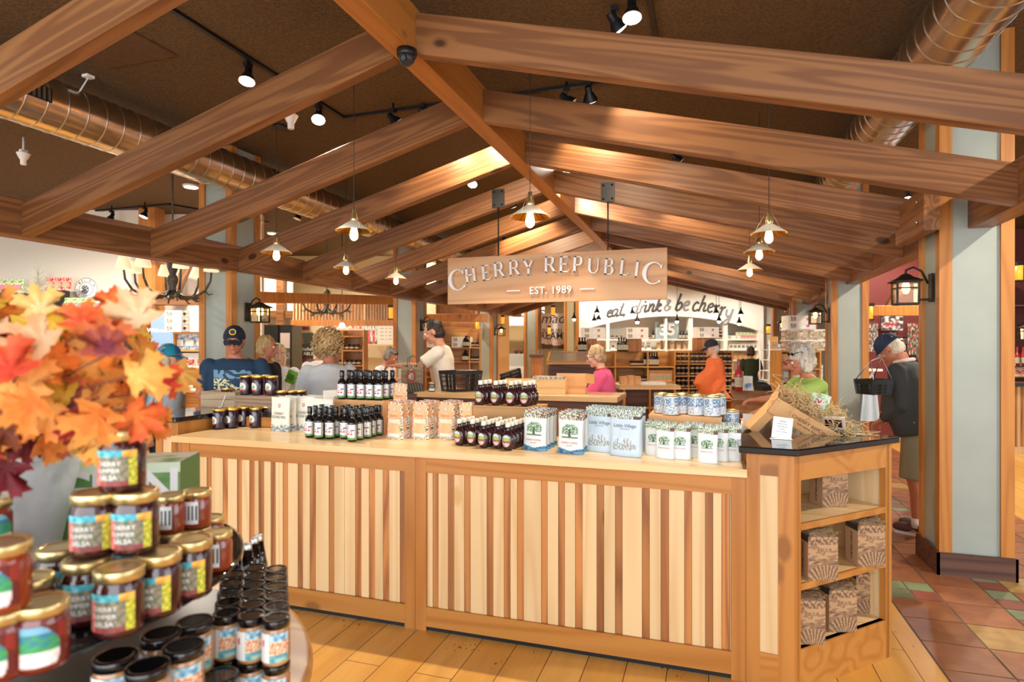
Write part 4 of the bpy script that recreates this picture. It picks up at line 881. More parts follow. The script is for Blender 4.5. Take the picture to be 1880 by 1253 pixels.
# dome camera under the ridge
yc = 3.12; dc = thing('security_camera', 'dark dome security camera under the ridge timber', 'security camera', (XM+.04, yc-.1, 3.202)); MB().lathe([(.05, -.04), (.056, -.03), (.056, 0)], seg=24).build('mount', M_BLACK, dc)
bb = MB(); bb.ball((0, 0, -.045), .045, seg=20, rings=14); ey = bb.build('camera_ball', mat('camera_shell', '2a2d30', .3), dc); e2 = MB(); e2.M = Matrix.Translation((0, -.035, -.06)) @ Matrix.Rotation(PI*.6, 4, 'X'); e2.lathe([(.022, -.01), (.022, .02), (.015, .021), (.014, .012)], seg=18); e2.build('lens', M_BLACK, ey)
# ---------------------------------------------------------------- the hanging sign
YS = 6.22; sx0, sx1, sz0, sz1 = -2.775, -.395, 2.03, 2.545
sg = thing('hanging_sign', 'wide wooden shop sign hung on two black rods, white letters CHERRY REPUBLIC EST. 1989', 'sign', ((sx0+sx1)/2, YS, sz0)); hw = (sx1-sx0)/2; hh = sz1-sz0
MSG = timber('sign_board_wood', 'cf976a', 'dcab80', '9a6a48', 0, .45, .5, .02, knots=False)
o = MB().box(-hw, hw, 0, .05, 0, hh).build('sign_board', MSG, sg)
EMS = mat('white_sign_letter', 'f6f4f0', .35)
def ply(mb, pts, th=.03, y=-.045): # front at y, polygon in x,z
    n = len(pts); a = mb.add([(x, y, z) for x, z in pts]+[(x, y+th, z) for x, z in pts]); ar = sum(pts[i][0]*pts[(i+1) % n][1]-pts[(i+1) % n][0]*pts[i][1] for i in range(n))
    idx = list(range(n)) if ar > 0 else list(range(n))[::-1]
    mb.face([a+i for i in idx]); mb.face([a+n+i for i in idx[::-1]])
    for k in range(n): i, j = idx[k], idx[(k+1) % n]; mb.face([a+j, a+i, a+n+i, a+n+j])
def R_(mb, x0, z0, x1, z1): ply(mb, [(x0, z0), (x1, z0), (x1, z1), (x0, z1)])
def arc(mb, cx_, cz_, rx, rz, a0, a1, tf, n=18):     # ring sector with varying thickness
    for k in range(n):
        t0 = math.radians(a0+(a1-a0)*k/n); t1 = math.radians(a0+(a1-a0)*(k+1)/n); w0, w1 = tf(t0), tf(t1)
        ply(mb, [(cx_+rx*math.cos(t0), cz_+rz*math.sin(t0)), (cx_+rx*math.cos(t1), cz_+rz*math.sin(t1)), (cx_+(rx-w1)*math.cos(t1), cz_+(rz-w1*.8)*math.sin(t1)), (cx_+(rx-w0)*math.cos(t0), cz_+(rz-w0*.8)*math.sin(t0))])
def stem(mb, x, z0=0, z1=1, w=.15, s=.09, top=True, bot=True):
    R_(mb, x-w/2, z0, x+w/2, z1)
    if bot: ply(mb, [(x-w/2-s, z0), (x+w/2+s, z0), (x+w/2, z0+.06), (x-w/2, z0+.06)])
    if top: ply(mb, [(x-w/2, z1-.06), (x+w/2, z1-.06), (x+w/2+s, z1), (x-w/2-s, z1)])
def glyph(ch):
    mb = MB(); tk = lambda lo, hi, ph: (lambda t: lo+(hi-lo)*abs(math.cos(t-ph)))
    if ch == 'C':
        arc(mb, .05, .5, .5, .52, 50, 310, lambda t: .06+.13*max(0, -math.cos(t))**1, 30); ply(mb, [(.33, .80), (.42, .72), (.44, .98)]); ply(mb, [(.33, .2), (.42, .2), (.44, .08), (.36, .1)])
    elif ch == 'H': stem(mb, -.27); stem(mb, .27); R_(mb, -.27, .47, .27, .55)
    elif ch == 'E': stem(mb, -.2); R_(mb, -.2, .93, .28, 1); R_(mb, -.2, 0, .32, .07); R_(mb, -.2, .48, .18, .55); ply(mb, [(.22, .94), (.28, .8), (.28, 1)]); ply(mb, [(.25, .05), (.36, .22), (.32, 0)]); R_(mb, .15, .42, .19, .61)
    elif ch == 'R': stem(mb, -.24); R_(mb, -.2, .93, .06, 1); R_(mb, -.2, .46, .06, .53); arc(mb, .05, .73, .24, .27, -90, 90, lambda t: .06+.09*max(0, math.cos(t)), 14); ply(mb, [(-.02, .47), (.13, .47), (.46, 0), (.26, 0)]); R_(mb, .24, 0, .5, .05)
    elif ch == 'P': stem(mb, -.2); R_(mb, -.18, .93, .06, 1); R_(mb, -.18, .42, .06, .49); arc(mb, .06, .71, .25, .29, -90, 90, lambda t: .06+.09*max(0, math.cos(t)), 14)
    elif ch == 'B': stem(mb, -.22); [R_(mb, -.2, z, .04, z+.07) for z in (.93, .5, 0)]; arc(mb, .03, .77, .21, .23, -90, 90, lambda t: .06+.09*max(0, math.cos(t)), 14); arc(mb, .04, .28, .26, .28, -90, 90, lambda t: .06+.1*max(0, math.cos(t)), 14)
    elif ch == 'Y': stem(mb, 0, 0, .5, top=False); ply(mb, [(-.075, .42), (.06, .5), (-.22, 1), (-.40, 1)]); ply(mb, [(-.03, .5), (.075, .42), (.36, 1), (.28, 1)]); R_(mb, -.46, .95, -.14, 1); R_(mb, .2, .95, .44, 1)
    elif ch == 'U': R_(mb, -.34, .35, -.19, 1); R_(mb, .26, .35, .33, 1); R_(mb, -.42, .95, -.11, 1); R_(mb, .18, .95, .42, 1); arc(mb, -.005, .36, .335, .37, 180, 360, lambda t: .07+.08*max(0, -math.cos(t)), 18)
    elif ch == 'L': stem(mb, -.15); R_(mb, -.15, 0, .3, .07); ply(mb, [(.22, .05), (.34, .24), (.3, 0)])
    elif ch == 'I': stem(mb, 0)
    return mb
LT = 'CHERRYREPUBLIC'; LP = [(175, 792), (295, 752), (415, 733), (512, 712), (628, 697), (738, 692), (900, 670), (1010, 668), (1115, 668), (1235, 677), (1355, 687), (1468, 692), (1565, 706), (1675, 737)]
for i, (ch, (zx, zy)) in enumerate(zip(LT, LP)):
    p = atY(800+zx/4.273, 330+zy/4.273, YS); h = .225 if i == 0 else .215 if i == 13 else .165
    u = (p.x-sg.location.x)/hw; ang = -u*.20
    mb = glyph(ch); o = mb.build('letter', EMS, sg); o.scale = (h*(.98 if i in (0, 13) else .95), 1, h); o.rotation_euler = (0, -ang if False else u*.16, 0)
    o.location = (p.x-sg.location.x+(.03 if i == 0 else 0)+math.sin(-u*.16)*h/2*-1, 0, p.z-sz0-h/2*math.cos(u*.16))
q = atY(800+905/4.273, 330+872/4.273, YS); text('lettering', 'EST. 1989', .108, EMS, sg, (q.x-sg.location.x, -.035, q.z-sz0), ext=.008, bold=.0015, space=1.05)
for zx, zy in ((615, 875), (1190, 860)): q = atY(800+zx/4.273, 330+zy/4.273, YS); MB().box(-.075, .075, -.03, -.012, -.006, .006).build('dash', EMS, sg, (q.x-sg.location.x, 0, q.z-sz0))
for px in (915, 1116):
    q = atY(px, 460, YS+.025); zb = 3.318-.26*abs(q.x-XM); 
    rd = MB(); rd.tube([(0, .025, hh), (0, .025, zb-sz0+.02)], .009, 8); rd.build('hanging_rod', M_BLACK, sg, (q.x-sg.location.x, 0, 0))
    pl = MB().box(-.07, .07, .0, .008, -.1, .1); [pl.ball((sx_*.045, -.004, sz_*.07), .012, seg=8, rings=6) for sx_ in (-1, 1) for sz_ in (-1, 1)]; pl.build('bracket_plate', M_BLACK, sg, (q.x-sg.location.x, .012, zb-sz0))
# ---------------------------------------------------------------- wall lanterns
M_SEED = mat('lantern_glass', 'f6e6b8', .15, emit='ffdf98', es=1.1)
def lantern(lit=True, glass=None):
    t = thing('wall_lantern', 'x', 'lantern'); m = noisy('aged_bronze', '2a2420', '3c3228', 30, .5, .6)
    b = MB(); b.box(-.035, .035, 0, .015, -.1, .1); b.build('back_plate', m, t)
    a = MB(); a.tube([(0, -.01, .03), (0, -.05, .12), (0, -.10, .15), (0, -.145, .13), (0, -.15, .09)], .008, 8); a.box(-.008, .008, -.07, 0, -.09, -.075); a.build('curved_arm', m, t)
    r = MB(); c = (0, -.15, 0); r.lathe([(.13, .045), (.128, .052), (.06, .078), (.03, .1), (.012, .105)], c, 4, rot=PI/4, smooth=False); r.build('roof', m, t)
    f = MB()
    for sx_ in (-1, 1):
        for sy_ in (-1, 1): f.bar((sx_*.066, -.15+sy_*.066, -.11), (sx_*.066, -.15+sy_*.066, .045), .012, .012)
    for z in (-.11, .0, .04): [f.bar((s_*.066, -.216, z), (s_*.066, -.084, z), .01, .01) for s_ in (-1, 1)]; [f.bar((-.066, -.15+s_*.066, z), (.066, -.15+s_*.066, z), .01, .01) for s_ in (-1, 1)]
    f.box(-.066, .066, -.216, -.084, -.118, -.11); f.build('frame', m, t)
    g = MB(); g.box(-.06, .06, -.21, -.09, -.108, .043); g.build('glass_pane', glass, t)
    k = MB().lathe([(.012, .03), (.024, 0), (.026, -.03), (.015, -.055), (.003, -.06)], (0, -.15, .02), 14); k.build('bulb', M_BULB, t)
    return t
mgl = mat('clear_lantern_glass', 'fff2d0', .08, trans=.92, ior=1.25)
ln = Rep(lantern(glass=mgl))
lts = [((1.485, 4.98), PI*1.5, 1.97, 'black iron wall lantern glowing on the left side of the near right post'), ((1.485, 8.83), PI*1.5, 1.97, 'black iron lantern glowing on the second right post above the lime green shopper'),
       ((-4.725, 5.34), PI*.5, 1.93, 'black iron lantern on the near left post behind the navy cap'), ((-4.725, 9.5), PI*.5, 1.93, 'black iron lantern glowing beside the cashier'),
       ((-4.725, 13.3), PI*.5, 1.93, 'small iron lantern on the third left post'), ((1.485, 12.62), PI*1.5, 1.97, 'small iron lantern on the third right post')]
for (x, y), rz, z, lb in lts: ln.put((x, y, z), rz, lb, 'iron lanterns on the posts')
M_AMB = mat('amber_mica', 'e8963a', .4, emit='ff9a30', es=.9)
def sconce():
    t = thing('mica_sconce', 'x', 'wall lamp'); m = MATS['aged_bronze']; MB().box(-.05, .05, -.08, .0, .08, .13).box(-.05, .05, -.08, 0, -.13, -.11).box(-.04, .04, -.01, 0, -.11, .08).build('metal_frame', m, t); MB().lathe([(.042, -.11), (.045, .08)], (0, -.04, 0), 16).build('mica_shade', M_AMB, t); return t
sco_ = Rep(sconce())
for x, y, d_, lb in ((1409, 605, 15.5, 'amber wall lamp farthest right under the eave'), (1442, 592, 12.3, 'amber wall lamp beside the cookie shelves'), (1594, 573, 9.3, 'amber wall lamp left of the maroon pictures'), (1866, 500, 8.0, 'amber wall lamp at the right edge of the photo'), (1015, 571, 14.6, 'amber lamp hanging under the far end of the sign'),
                    (923, 588, 16.5, 'amber wall lamp beside the ice cream doorway'), (1008, 607, 17.2, 'amber wall lamp left of the creamery poster'), (877, 598, 14, 'amber wall lamp behind the cashier'), (719, 574, 10.5, 'amber wall lamp left of the second left post')):
    p = atd(x, y, d_); sco_.put(p, TH, lb, 'amber wall lamps')
# ================================================================ inside the ring and behind: furniture, shelves, walls
def zat(y, d): return EYE+(HY-y)/F*d
def span(x0, x1, d): return (x1-x0)/F*d
def slab(name, x0, y0, x1, y1, d, m, th=.03, parent=None, at=None):
    """upright board facing the photographer's side of the room; y1 may be a height string 'floor'"""
    z1 = zat(y0, d) if y0 is not None else CZ; z0 = 0 if y1 is None else zat(y1, d)
    p = atd((x0+x1)/2, HY, d); w_ = span(x0, x1, d)
    o = MB().box(-w_/2, w_/2, 0, th, 0, z1-z0).build(name, m, None, (p.x, p.y, z0), TH)
    if parent:
        o.parent = parent; o.matrix_parent_inverse = (Matrix.Translation(parent.location) @ parent.rotation_euler.to_matrix().to_4x4()).inverted()
    return o
def simple(name, label, cat, group, fn, mats):
    mb = MB(); fn(mb); o = mb.build(name, mats); tag(o, label, cat, group); return Rep(o)
M_LBL = noisy('cream_label', 'cfc4a8', '8f8468', 90, .6); M_KR = MATS['kraft_board']; M_WBAG = noisy('white_bag', 'e9e6dc', 'f6f4ee', 30, .6); M_GRN = noisy('green_pack', '7aa84a', 'ece6da', 45, .5, lo=.45, hi=.6); M_REDP = noisy('red_pack', 'b5322f', 'f0dcd0', 50, .5, lo=.48, hi=.6); M_BLUP = noisy('blue_pack', '5a96c4', 'efe9dc', 26, .5, lo=.42, hi=.6); M_ORP = noisy('orange_pack', 'e0a268', 'e8c49a', 30, .5)
RJ = simple('dark_jar', 'x', 'jar', None, lambda b: (b.lathe([(.036, 0), (.039, .006), (.039, .03)], seg=14, mi=0), b.lathe([(.0392, .026), (.0392, .052)], seg=14, mi=2, cap=False), b.lathe([(.039, .06), (.037, .078), (.035, .08)], seg=14, mi=0), b.lathe([(.04, .08), (.04, .096), (.038, .098)], seg=14, mi=1)), [M_DKRED, M_BLID, M_LBL])
RB = simple('dark_bottle', 'x', 'bottle', None, lambda b: (b.lathe([(.034, 0), (.036, .008), (.036, .15), (.014, .19), (.013, .2)], seg=14, mi=0), b.lathe([(.0365, .03), (.0365, .12)], seg=14, mi=2, cap=False), b.lathe([(.016, .2), (.016, .25), (.014, .252)], seg=12, mi=1)), [M_SAUCE, M_BLID, M_LBL])
RJUG = simple('syrup_jug', 'x', 'jug', None, lambda b: (b.lathe([(.06, 0), (.068, .01), (.07, .11), (.05, .16), (.02, .19), (.018, .2)], seg=16, mi=0), b.lathe([(.0705, .03), (.071, .1)], seg=16, mi=2, cap=False), b.lathe([(.022, .2), (.022, .225)], seg=12, mi=1), b.tube([(.045, 0, .165), (.07, 0, .2), (.02, 0, .195)], .007, 6, mi=0)), [M_SAUCE, M_BLID, M_LBL])
def bagfn(w_, h_, d_):
    def f(b):
        b.grid(lambda u, v: ((u-.5)*w_*(1-.05*math.sin(PI*v)), -d_/2*(1-v)**.6*(1-(2*u-1)**2)**.4-.002, h_*v), 10, 10, None, 0)
        b.grid(lambda u, v: ((u-.5)*w_*(1-.05*math.sin(PI*v)), d_/2*(1-v)**.6*(1-(2*u-1)**2)**.4+.002, h_*v), 10, 10, None, 0, flip=True)
        b.box(-w_*.3, w_*.3, -d_/2-.003, -d_/2*.5, h_*.22, h_*.6, 1)
    return f
RK = simple('kraft_pouch', 'x', 'pouch', None, bagfn(.13, .2, .06), [M_KR, M_LBL])
RW = simple('white_pouch', 'x', 'pouch', None, bagfn(.14, .21, .06), [M_WBAG, mat('grey_print', '8b8a84', .6)])
RG = simple('green_snack_bag', 'x', 'bag', None, bagfn(.15, .2, .06), [M_GRN, mat('pink_print', 'd88a9c', .6)])
RR_ = simple('red_snack_bag', 'x', 'bag', None, bagfn(.14, .19, .06), [M_REDP, M_LBL])
RO = simple('orange_snack_bag', 'x', 'bag', None, bagfn(.14, .22, .06), [M_ORP, M_REDP])
RSB = simple('blue_landscape_bag', 'x', 'bag', None, bagfn(.2, .24, .07), [M_BLUP, M_WBAG])
RPK = simple('picnic_bag', 'x', 'bag', None, bagfn(.18, .22, .07), [M_WBAG, M_REDP])
RBOX = simple('white_gift_box', 'x', 'box', None, lambda b: (b.box(-.2, .2, -.12, .12, 0, .1, 0), b.box(-.17, -.09, -.122, -.12, .015, .085, 1), b.box(.06, .1, -.122, -.12, .03, .07, 2)), [M_WBAG, noisy('line_emblem', '6a645c', 'e4decf', 60, .6), M_REDP])
RTUB = simple('cookie_tub', 'x', 'tub', None, lambda b: (b.box(-.13, .13, -.08, .08, 0, .135, 0), b.box(-.14, .14, -.09, .09, .135, .155, 2), b.box(-.08, .08, -.083, -.08, .02, .1, 1)), [noisy('cookies_in_tub', '8a5a3a', 'e8dcc8', 30, .3), M_LBL, M_WPLAST])
RBTL = simple('red_wine_bottle', 'x', 'bottle', None, lambda b: (b.lathe([(.036, 0), (.037, .17), (.014, .22), (.013, .29), (.015, .3)], seg=12, mi=0), b.lathe([(.0375, .04), (.0375, .13)], seg=12, mi=1, cap=False)), [mat('rose_bottle', 'a3302c', .15), M_LBL])
def items(rep, x0, x1, y, d, n, what, where, grp, z=None, jit=.01, rz=0, rows=1, skip=()):
    zz = zat(y, d) if z is None else z
    for r_ in range(rows):
        for i in range(n):
            if i in skip: continue
            p = atd(x0+(x1-x0)*(i+.5)/n, HY, d+r_*.1); rep.put((p.x, p.y, zz+.001), TH+rz+R.uniform(-.1, .1), f'{what} {where}, {nth(i)} from left'+(f' in its {nth(r_)} row' if rows > 1 else ''), grp)
def shelves(name, label, x0, x1, ytop, d, ys, m=None, depth=.36, back=None, foot=None, th=.022, cat='shelf unit', uprights=(), mv=None):
    m = m or M_SHELF; mv = mv or M_SHELFV; p = atd((x0+x1)/2, HY, d); w_ = span(x0, x1, d); t = thing(name, label, cat, (p.x, p.y, 0), TH); zt_ = zat(ytop, d); z0 = 0 if foot is None else zat(foot, d)
    for s in (-1, 1): MB().box(*sorted((s*w_/2, s*(w_/2-th))), 0, depth, z0, zt_).build('side_panel', mv, t)
    for xu in uprights: a = span(x0, xu, d)-w_/2; MB().box(a-th/2, a+th/2, .01, depth, z0, zt_-.01).build('divider', mv, t)
    for y in ys: z = zat(y, d); MB().box(-w_/2+th, w_/2-th, -.002, depth-.01, z-th, z).build('shelf', m, t)
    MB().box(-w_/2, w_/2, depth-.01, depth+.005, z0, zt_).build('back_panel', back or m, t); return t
def art_panel(name, x0, y0, x1, y1, d, fn, nx, ny, label, cat, m=None, th=.02, parent=None):
    w_, h_ = span(x0, x1, d), zat(y0, d)-zat(y1, d); p = atd((x0+x1)/2, HY, d)
    mb = MB(); mb.grid(lambda u, v: ((u-.5)*w_, 0, h_*v), nx, ny, fn, smooth=False)
    g = (.3, .3, .3); mb.box(-w_/2, w_/2, .0005, th, 0, h_, 0, g); o = mb.build(name, m or M_PRINT, None, (p.x, p.y, zat(y1, d)), TH)
    if label: tag(o, label, cat)
    return o
# ---- walls
struct(slab('wall_left', -400, None, 256, None, 9.3, M_WHITE, .1))
struct(slab('trim_1', 254, None, 285, None, 9.1, M_POST, .25))
struct(slab('wall_left_far', 283, None, 480, None, 9.6, mat('infill_white', 'efe9dc', .6), .1))
MC = mat('cafe_cream_wall', 'efe1b6', .55)
struct(slab('wall_back_left', 455, None, 800, None, 14.0, MC, .1))
struct(slab('wall_back_centre', 770, None, 935, None, 17.5, mat('back_tan_wall', 'ecc894', .6), .1))
struct(slab('wall_back_room', 900, None, 1075, None, 21.0, mat('warm_lit_wall', 'f2d59c', .6), .1))
struct(slab('wall_right', 1560, None, 1735, None, 10.4, M_MAROON, .1))
struct(slab('wall_far_right', 1810, None, 2300, None, 10.8, M_MAROON, .1))
struct(slab('wall_back_right', 1390, None, 1580, None, 18.9, mat('back_sage_wall', 'a9a794', .6), .1))
# ---- left bay
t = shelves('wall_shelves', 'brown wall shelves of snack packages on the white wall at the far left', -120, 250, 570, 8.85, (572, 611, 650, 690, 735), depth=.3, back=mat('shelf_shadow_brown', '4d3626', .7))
items(RR_, -100, 52, 572, 8.95, 11, 'small red and white package', 'on the top shelf at the far left', 'red packages on the top left shelf')
items(RG, 110, 240, 572, 8.95, 8, 'small green bag', 'on the top shelf right of the silver tree', 'green bags on the top left shelf')
items(RW, -90, 60, 611, 8.95, 10, 'white pouch', 'on the second shelf at the far left', 'pouches on the second left shelf'); items(RG, 140, 250, 611, 8.95, 7, 'green bag', 'on the second shelf behind the leaves', 'bags on the second left shelf')
items(RPK, -60, 240, 650, 8.95, 12, 'white and red bag', 'on the third shelf behind the leaves', 'bags on the third left shelf')
items(RK, -100, 240, 690, 8.95, 12, 'kraft pouch', 'on the fourth shelf behind the leaves', 'pouches on the fourth left shelf'); items(RO, -100, 240, 735, 8.95, 12, 'orange bag', 'on the bottom shelf behind the leaves', 'bags on the bottom left shelf')
bs = slab('black_riser', -20, 537, 42, 545, 8.8, M_BLACK, .25); tag(bs, 'black riser box above the red packages at the far left', 'riser'); bs.location.z = zat(571.5, 8.85); bs.scale.z = (zat(538, 8.85)-zat(571.5, 8.85))/(zat(537, 8.8)-zat(545, 8.8))*.99
items(RG, -14, 42, 537, 8.9, 4, 'green and pink snack bag', 'on top of the black riser', 'bags on the black riser', z=bs.location.z+zat(538, 8.85)-zat(571.5, 8.85))
bk = slab('black_display_case', 90, 533, 110, 571.5, 8.85, M_BLACK, .2); tag(bk, 'small black display case beside the silver tree on the left shelf', 'display case'); bk.location.z += .001
items(RR_, 86, 130, 533, 8.92, 3, 'red gift bag', 'standing high beside the silver tree', 'red bags beside the tree', z=zat(533, 8.85))
p = atd(70, 571, 8.95); tt = thing('tinsel_tree', 'small silvery twig tree on the left wall shelf', 'decoration', (p.x, p.y, zat(572, 8.85)+.001))
tb_ = MB(); tb_.tube([(0, 0, 0), (0, 0, .62)], .006, 5)
for k in range(70):
    z = .1+.5*R.random(); a = R.uniform(0, 2*PI); L = .26*(1-z/.72); q = Vector((math.cos(a)*L, math.sin(a)*L, .1+.1*R.random())); tb_.tube([(0, 0, z), Vector((0, 0, z))+q*.5, Vector((0, 0, z))+q+Vector((0, 0, -.03))], .003, 4)
tb_.build('branches', noisy('silver_twig', 'b9bfae', 'dfe2d8', 40, .6), tt); MB().lathe([(.05, 0), (.05, .03)], seg=12).build('base', M_WPLAST, tt)
def logo(x, y):
    r = math.hypot(x, y)
    if r > .97: return (.25, .3, .42)
    if .60 < r < .63: return (.3, .34, .45)
    if r < .5 and (x+.1)**2/.13+(y+.05)**2/.16 < 1 and H(x*9, y*9, 2) > -.18: return (.3, .34, .42)
    if .7 < r < .86 and H(math.atan2(y, x)*9, r*3, 4) > .22: return (.45, .5, .6)
    return (.97, .97, .97)
p = atd(158, 531, 9.27); mb = MB(); rr = 20.5/F*9.27
mb.grid(lambda u, v: (rr*v*math.cos(2*PI*u), 0, rr*v*math.sin(2*PI*u)), 60, 24, lambda u, v: logo(v*math.cos(2*PI*u), v*math.sin(2*PI*u)), smooth=False, flip=True); mb.M = Matrix.Rotation(PI/2, 4, 'X'); mb.lathe([(rr, -.02), (rr, -.001)], seg=60, cap=False)
o = mb.build('round_emblem', M_PRINT, None, p, TH); tag(o, 'round white emblem with a dark blue animal drawing on the left wall', 'sign')
# timber frame right of the white wall
g = 'timber frame of the left aisle'
def tb3(x0, y0, d0, x1, y1, d1, w_, h_, m, label): a = atd(x0, y0, d0); b = atd(x1, y1, d1); return beam('frame_timber', a, b, w_, h_, m, label, 'timber', g)
tb3(283, 551, 9.0, 384, 551, 9.0, .1, .16, M_RAFT, 'level timber under the antler chandelier at the left')
tb3(322, 541, 9.05, 352, 470, 9.05, .08, .12, M_RAFT, 'slanting timber brace behind the antler chandelier')
tb3(284, 472, 9.05, 372, 478, 9.05, .08, .1, M_RAFT, 'upper level timber behind the chandelier')
bn = art_panel('blue_banner', 277, 574, 322, 800, 9.0, lambda u, v: mixc('7f9fd8', '8fb0e2', v), 6, 12, 'tall light blue banner with white words beside the hat shopper', 'banner')
text('lettering', 'Without borders', .085, M_WLET, bn, (.06, -.004, .0+zat(607, 9.0)-zat(800, 9.0)), bold=.003)
shelves('side_shelves', 'oak shelves of picture bags and white boxes behind the hat shopper', 318, 384, 573, 8.55, (610, 643, 677, 718), depth=.3)
for c_ in range(2):
    for k in range(3): p = atd(337+c_*30, HY, 8.6); RBOX.put((p.x, p.y, zat(610, 8.55)+.001+k*.1005), TH, f'white gift box, {"left" if c_ == 0 else "right"} pile behind the hat shopper, {nth(k)} from the bottom', 'white gift boxes at the left')
items(RSB, 320, 382, 643, 8.65, 3, 'picture bag', 'on the shelf above the teal hat', 'picture bags above the hat'); items(RPK, 320, 382, 677, 8.65, 3, 'red and white picture bag', 'on the shelf right of the teal hat', 'picture bags right of the hat'); items(RSB, 320, 382, 718, 8.65, 3, 'blue picture bag', 'on the low shelf behind the light crate', 'picture bags on the low shelf')
# chandelier
def chandelier(x, y, d, label, s=1.0, shades=True):
    p = atd(x, y, d); t = thing('antler_chandelier', label, 'chandelier', p); m = noisy('antler_bronze', '3a332b', '5a5044', 30, .6)
    b = MB(); b.lathe([(.01, -.02*s), (.03*s, 0), (.045*s, .05*s), (.03*s, .1*s), (.05*s, .16*s), (.05*s, .2*s), (.03*s, .24*s), (.05*s, .3*s), (.06*s, .36*s), (.02*s, .4*s)], seg=14); b.tube([(0, 0, .4*s), (0, 0, CZ-p.z-.01)], .008, 6); b.build('hub', m, t)
    for k in range(8):
        a = 2*PI*k/8+.2; c, s_ = math.cos(a), math.sin(a); P_ = lambda r, z: (r*c*s, r*s_*s, z*s)
        ar = MB(); ar.tube([P_(.03, .06), P_(.12, -.0), P_(.25, .0), P_(.36, .06), P_(.42, .16), P_(.43, .25)], [.018*s, .017*s, .015*s, .013*s, .011*s, .01*s], 7); ar.tube([P_(.2, -.005), P_(.26, -.05), P_(.30, -.04)], [.01*s, .008*s, .003*s], 6); ar.tube([P_(.36, .06), P_(.40, .02), P_(.45, .03)], [.01*s, .007*s, .003*s], 6)
        arm = ar.build('antler_arm', m, t)
        if shades: MB().lathe([(.075*s, 0), (.07*s, .03*s), (.045*s, .12*s)], P_(.43, .26), 16, cap=False).build('lamp_shade', mat('cream_shade', 'efe2c2', .7, emit='ffe6b8', es=.45), arm)
    return t
chandelier(317, 546, 6.3, 'antler chandelier with cream shades hanging left of the near left post')
chandelier(600, 575, 10.2, 'antler chandelier without shades before the slatted canopy', 1.0, False)
# ---- cafe corner
tb3(469, 546, 8.0, 724, 552, 10.9, .1, .15, M_POST, 'long pale timber crossing above the cafe from the near left post')
tb3(505, 470, 11.8, 505, 604, 11.8, .01, .01, M_RAFT, 'x') if False else None
for x0, y0, x1, y1, lb in ((507, 470, 520, 700, 'upright dark timber left of the slatted canopy'), (468, 571, 537, 584, 'level timber above the black drinks fridge'), (470, 470, 480, 700, 'upright timber at the edge of the near left post')):
    o = slab('frame_timber', x0, y0, x1, y1, 12.2 if x0 != 468 else 12.3, M_RAFT, .12); tag(o, lb, 'timber', g)
tb3(476, 586, 12.1, 499, 612, 12.1, .08, .14, M_RAFT, 'slanting brace above the black drinks fridge')
o = slab('infill_panel', 466, 495, 537, 700, 12.5, M_WHITE, .05); tag(o, 'cream wall panel behind the black drinks fridge', 'wall panel')
fr_ = thing('drinks_fridge', 'tall black drinks fridge with lit glass door behind the shopping couple', 'fridge', atd(507, HY, 11.4).xyz, TH); fr_.location.z = 0; fw = span(480, 535, 11.4); fz = zat(597, 11.4)
MB().box(-fw/2, fw*.06, 0, .6, 0, fz).build('fridge_body', mat('fridge_black', '060708', .15), fr_); MB().box(fw*.06, fw/2, .05, .6, 0, fz).build('fridge_side', mat('fridge_frame', '0b0d10', .3), fr_)
dd = art_panel('glass_door', 0, 0, 10, 10, 10, lambda u, v: (.78, .72, .70) if v > .84 else ((.3, .32, .3) if int(v*14) % 2 else mixc('4a463e', 'b8a890', .5+H(u*8, v*30))), 10, 42, None, None)
dd.parent = fr_; dd.location = (fw*.27, .04, .1); dd.rotation_euler = (0, 0, 0); dd.scale = (fw*.32/span(0, 10, 10), 1, (fz-.25)/(zat(0, 10)-zat(10, 10)))
def canopy(x0, x1, y0, y1, d, label, n):
    p = atd((x0+x1)/2, HY, d); w_ = span(x0, x1, d); z0, z1 = zat(y1, d), zat(y0, d); t = thing('slatted_canopy', label, 'canopy', (p.x, p.y, z0), TH)
    b = MB(); b.box(-w_/2, w_/2, .03, .05, 0, z1-z0, 0)
    for k in range(n): a = -w_/2+w_*(k+.3)/n; b.box(a, a+w_/n*.32, 0, .03, .0, z1-z0, 1)
    b.build('slats', [noisy('canopy_cream', 'efd3a0', 'f4deb4', 4, .6), M_STRIP], t); MB().box(-w_/2-.02, w_/2+.02, -.03, .06, -.11, 0).build('edge_beam', M_POST, t); return t
canopy(537, 668, 552, 588, 11.6, 'slatted wooden canopy over the cafe, wide left panel', 22); canopy(669, 735, 552, 588, 11.5, 'slatted wooden canopy over the cafe, right panel by the second post', 13)
rs_ = slab('red_strip', 530, 600, 568, 606.5, 13.8, mat('dark_red_trim', '8a3226', .6), .05); tag(rs_, 'dark red trim strip above the chalkboard', 'trim')
def chalk(u, v):
    if u < .06 or u > .94 or v < .035 or v > .965: return (.2, .24, .12)
    if v > .66: return mixc('3a3326', 'a8402c', 1.2*H(u*9, v*9, 2)) if H(u*9, v*9, 5) > .12 else (.17, .2, .14)
    if v < .27: return mixc('8a2c26', '31201c', .5+H(u*7, v*11)) if (u-.5)**2/.16+(v-.17)**2/.012 < 1 else (.13, .13, .11)
    return (.13, .14, .11)
cb = art_panel('chalkboard', 549, 611, 575, 672, 13.2, chalk, 28, 50, 'framed dark chalkboard with white hand lettering on the cream cafe wall', 'sign'); h_ = zat(611, 13.2)-zat(672, 13.2)
text('lettering', 'Kitchen', .105, M_WLET, cb, (0, -.004, h_*.50), shear=.3); text('lettering', 'TABLE', .1, M_WLET, cb, (.02, -.004, h_*.36))
def strip_art(u, v): return mixc('f2e8e0', 'd0403a', .3+1.8*H(u*16, v*3, 1)) if H(u*9, 0, 3) > -.1 else (.95, .9, .84)
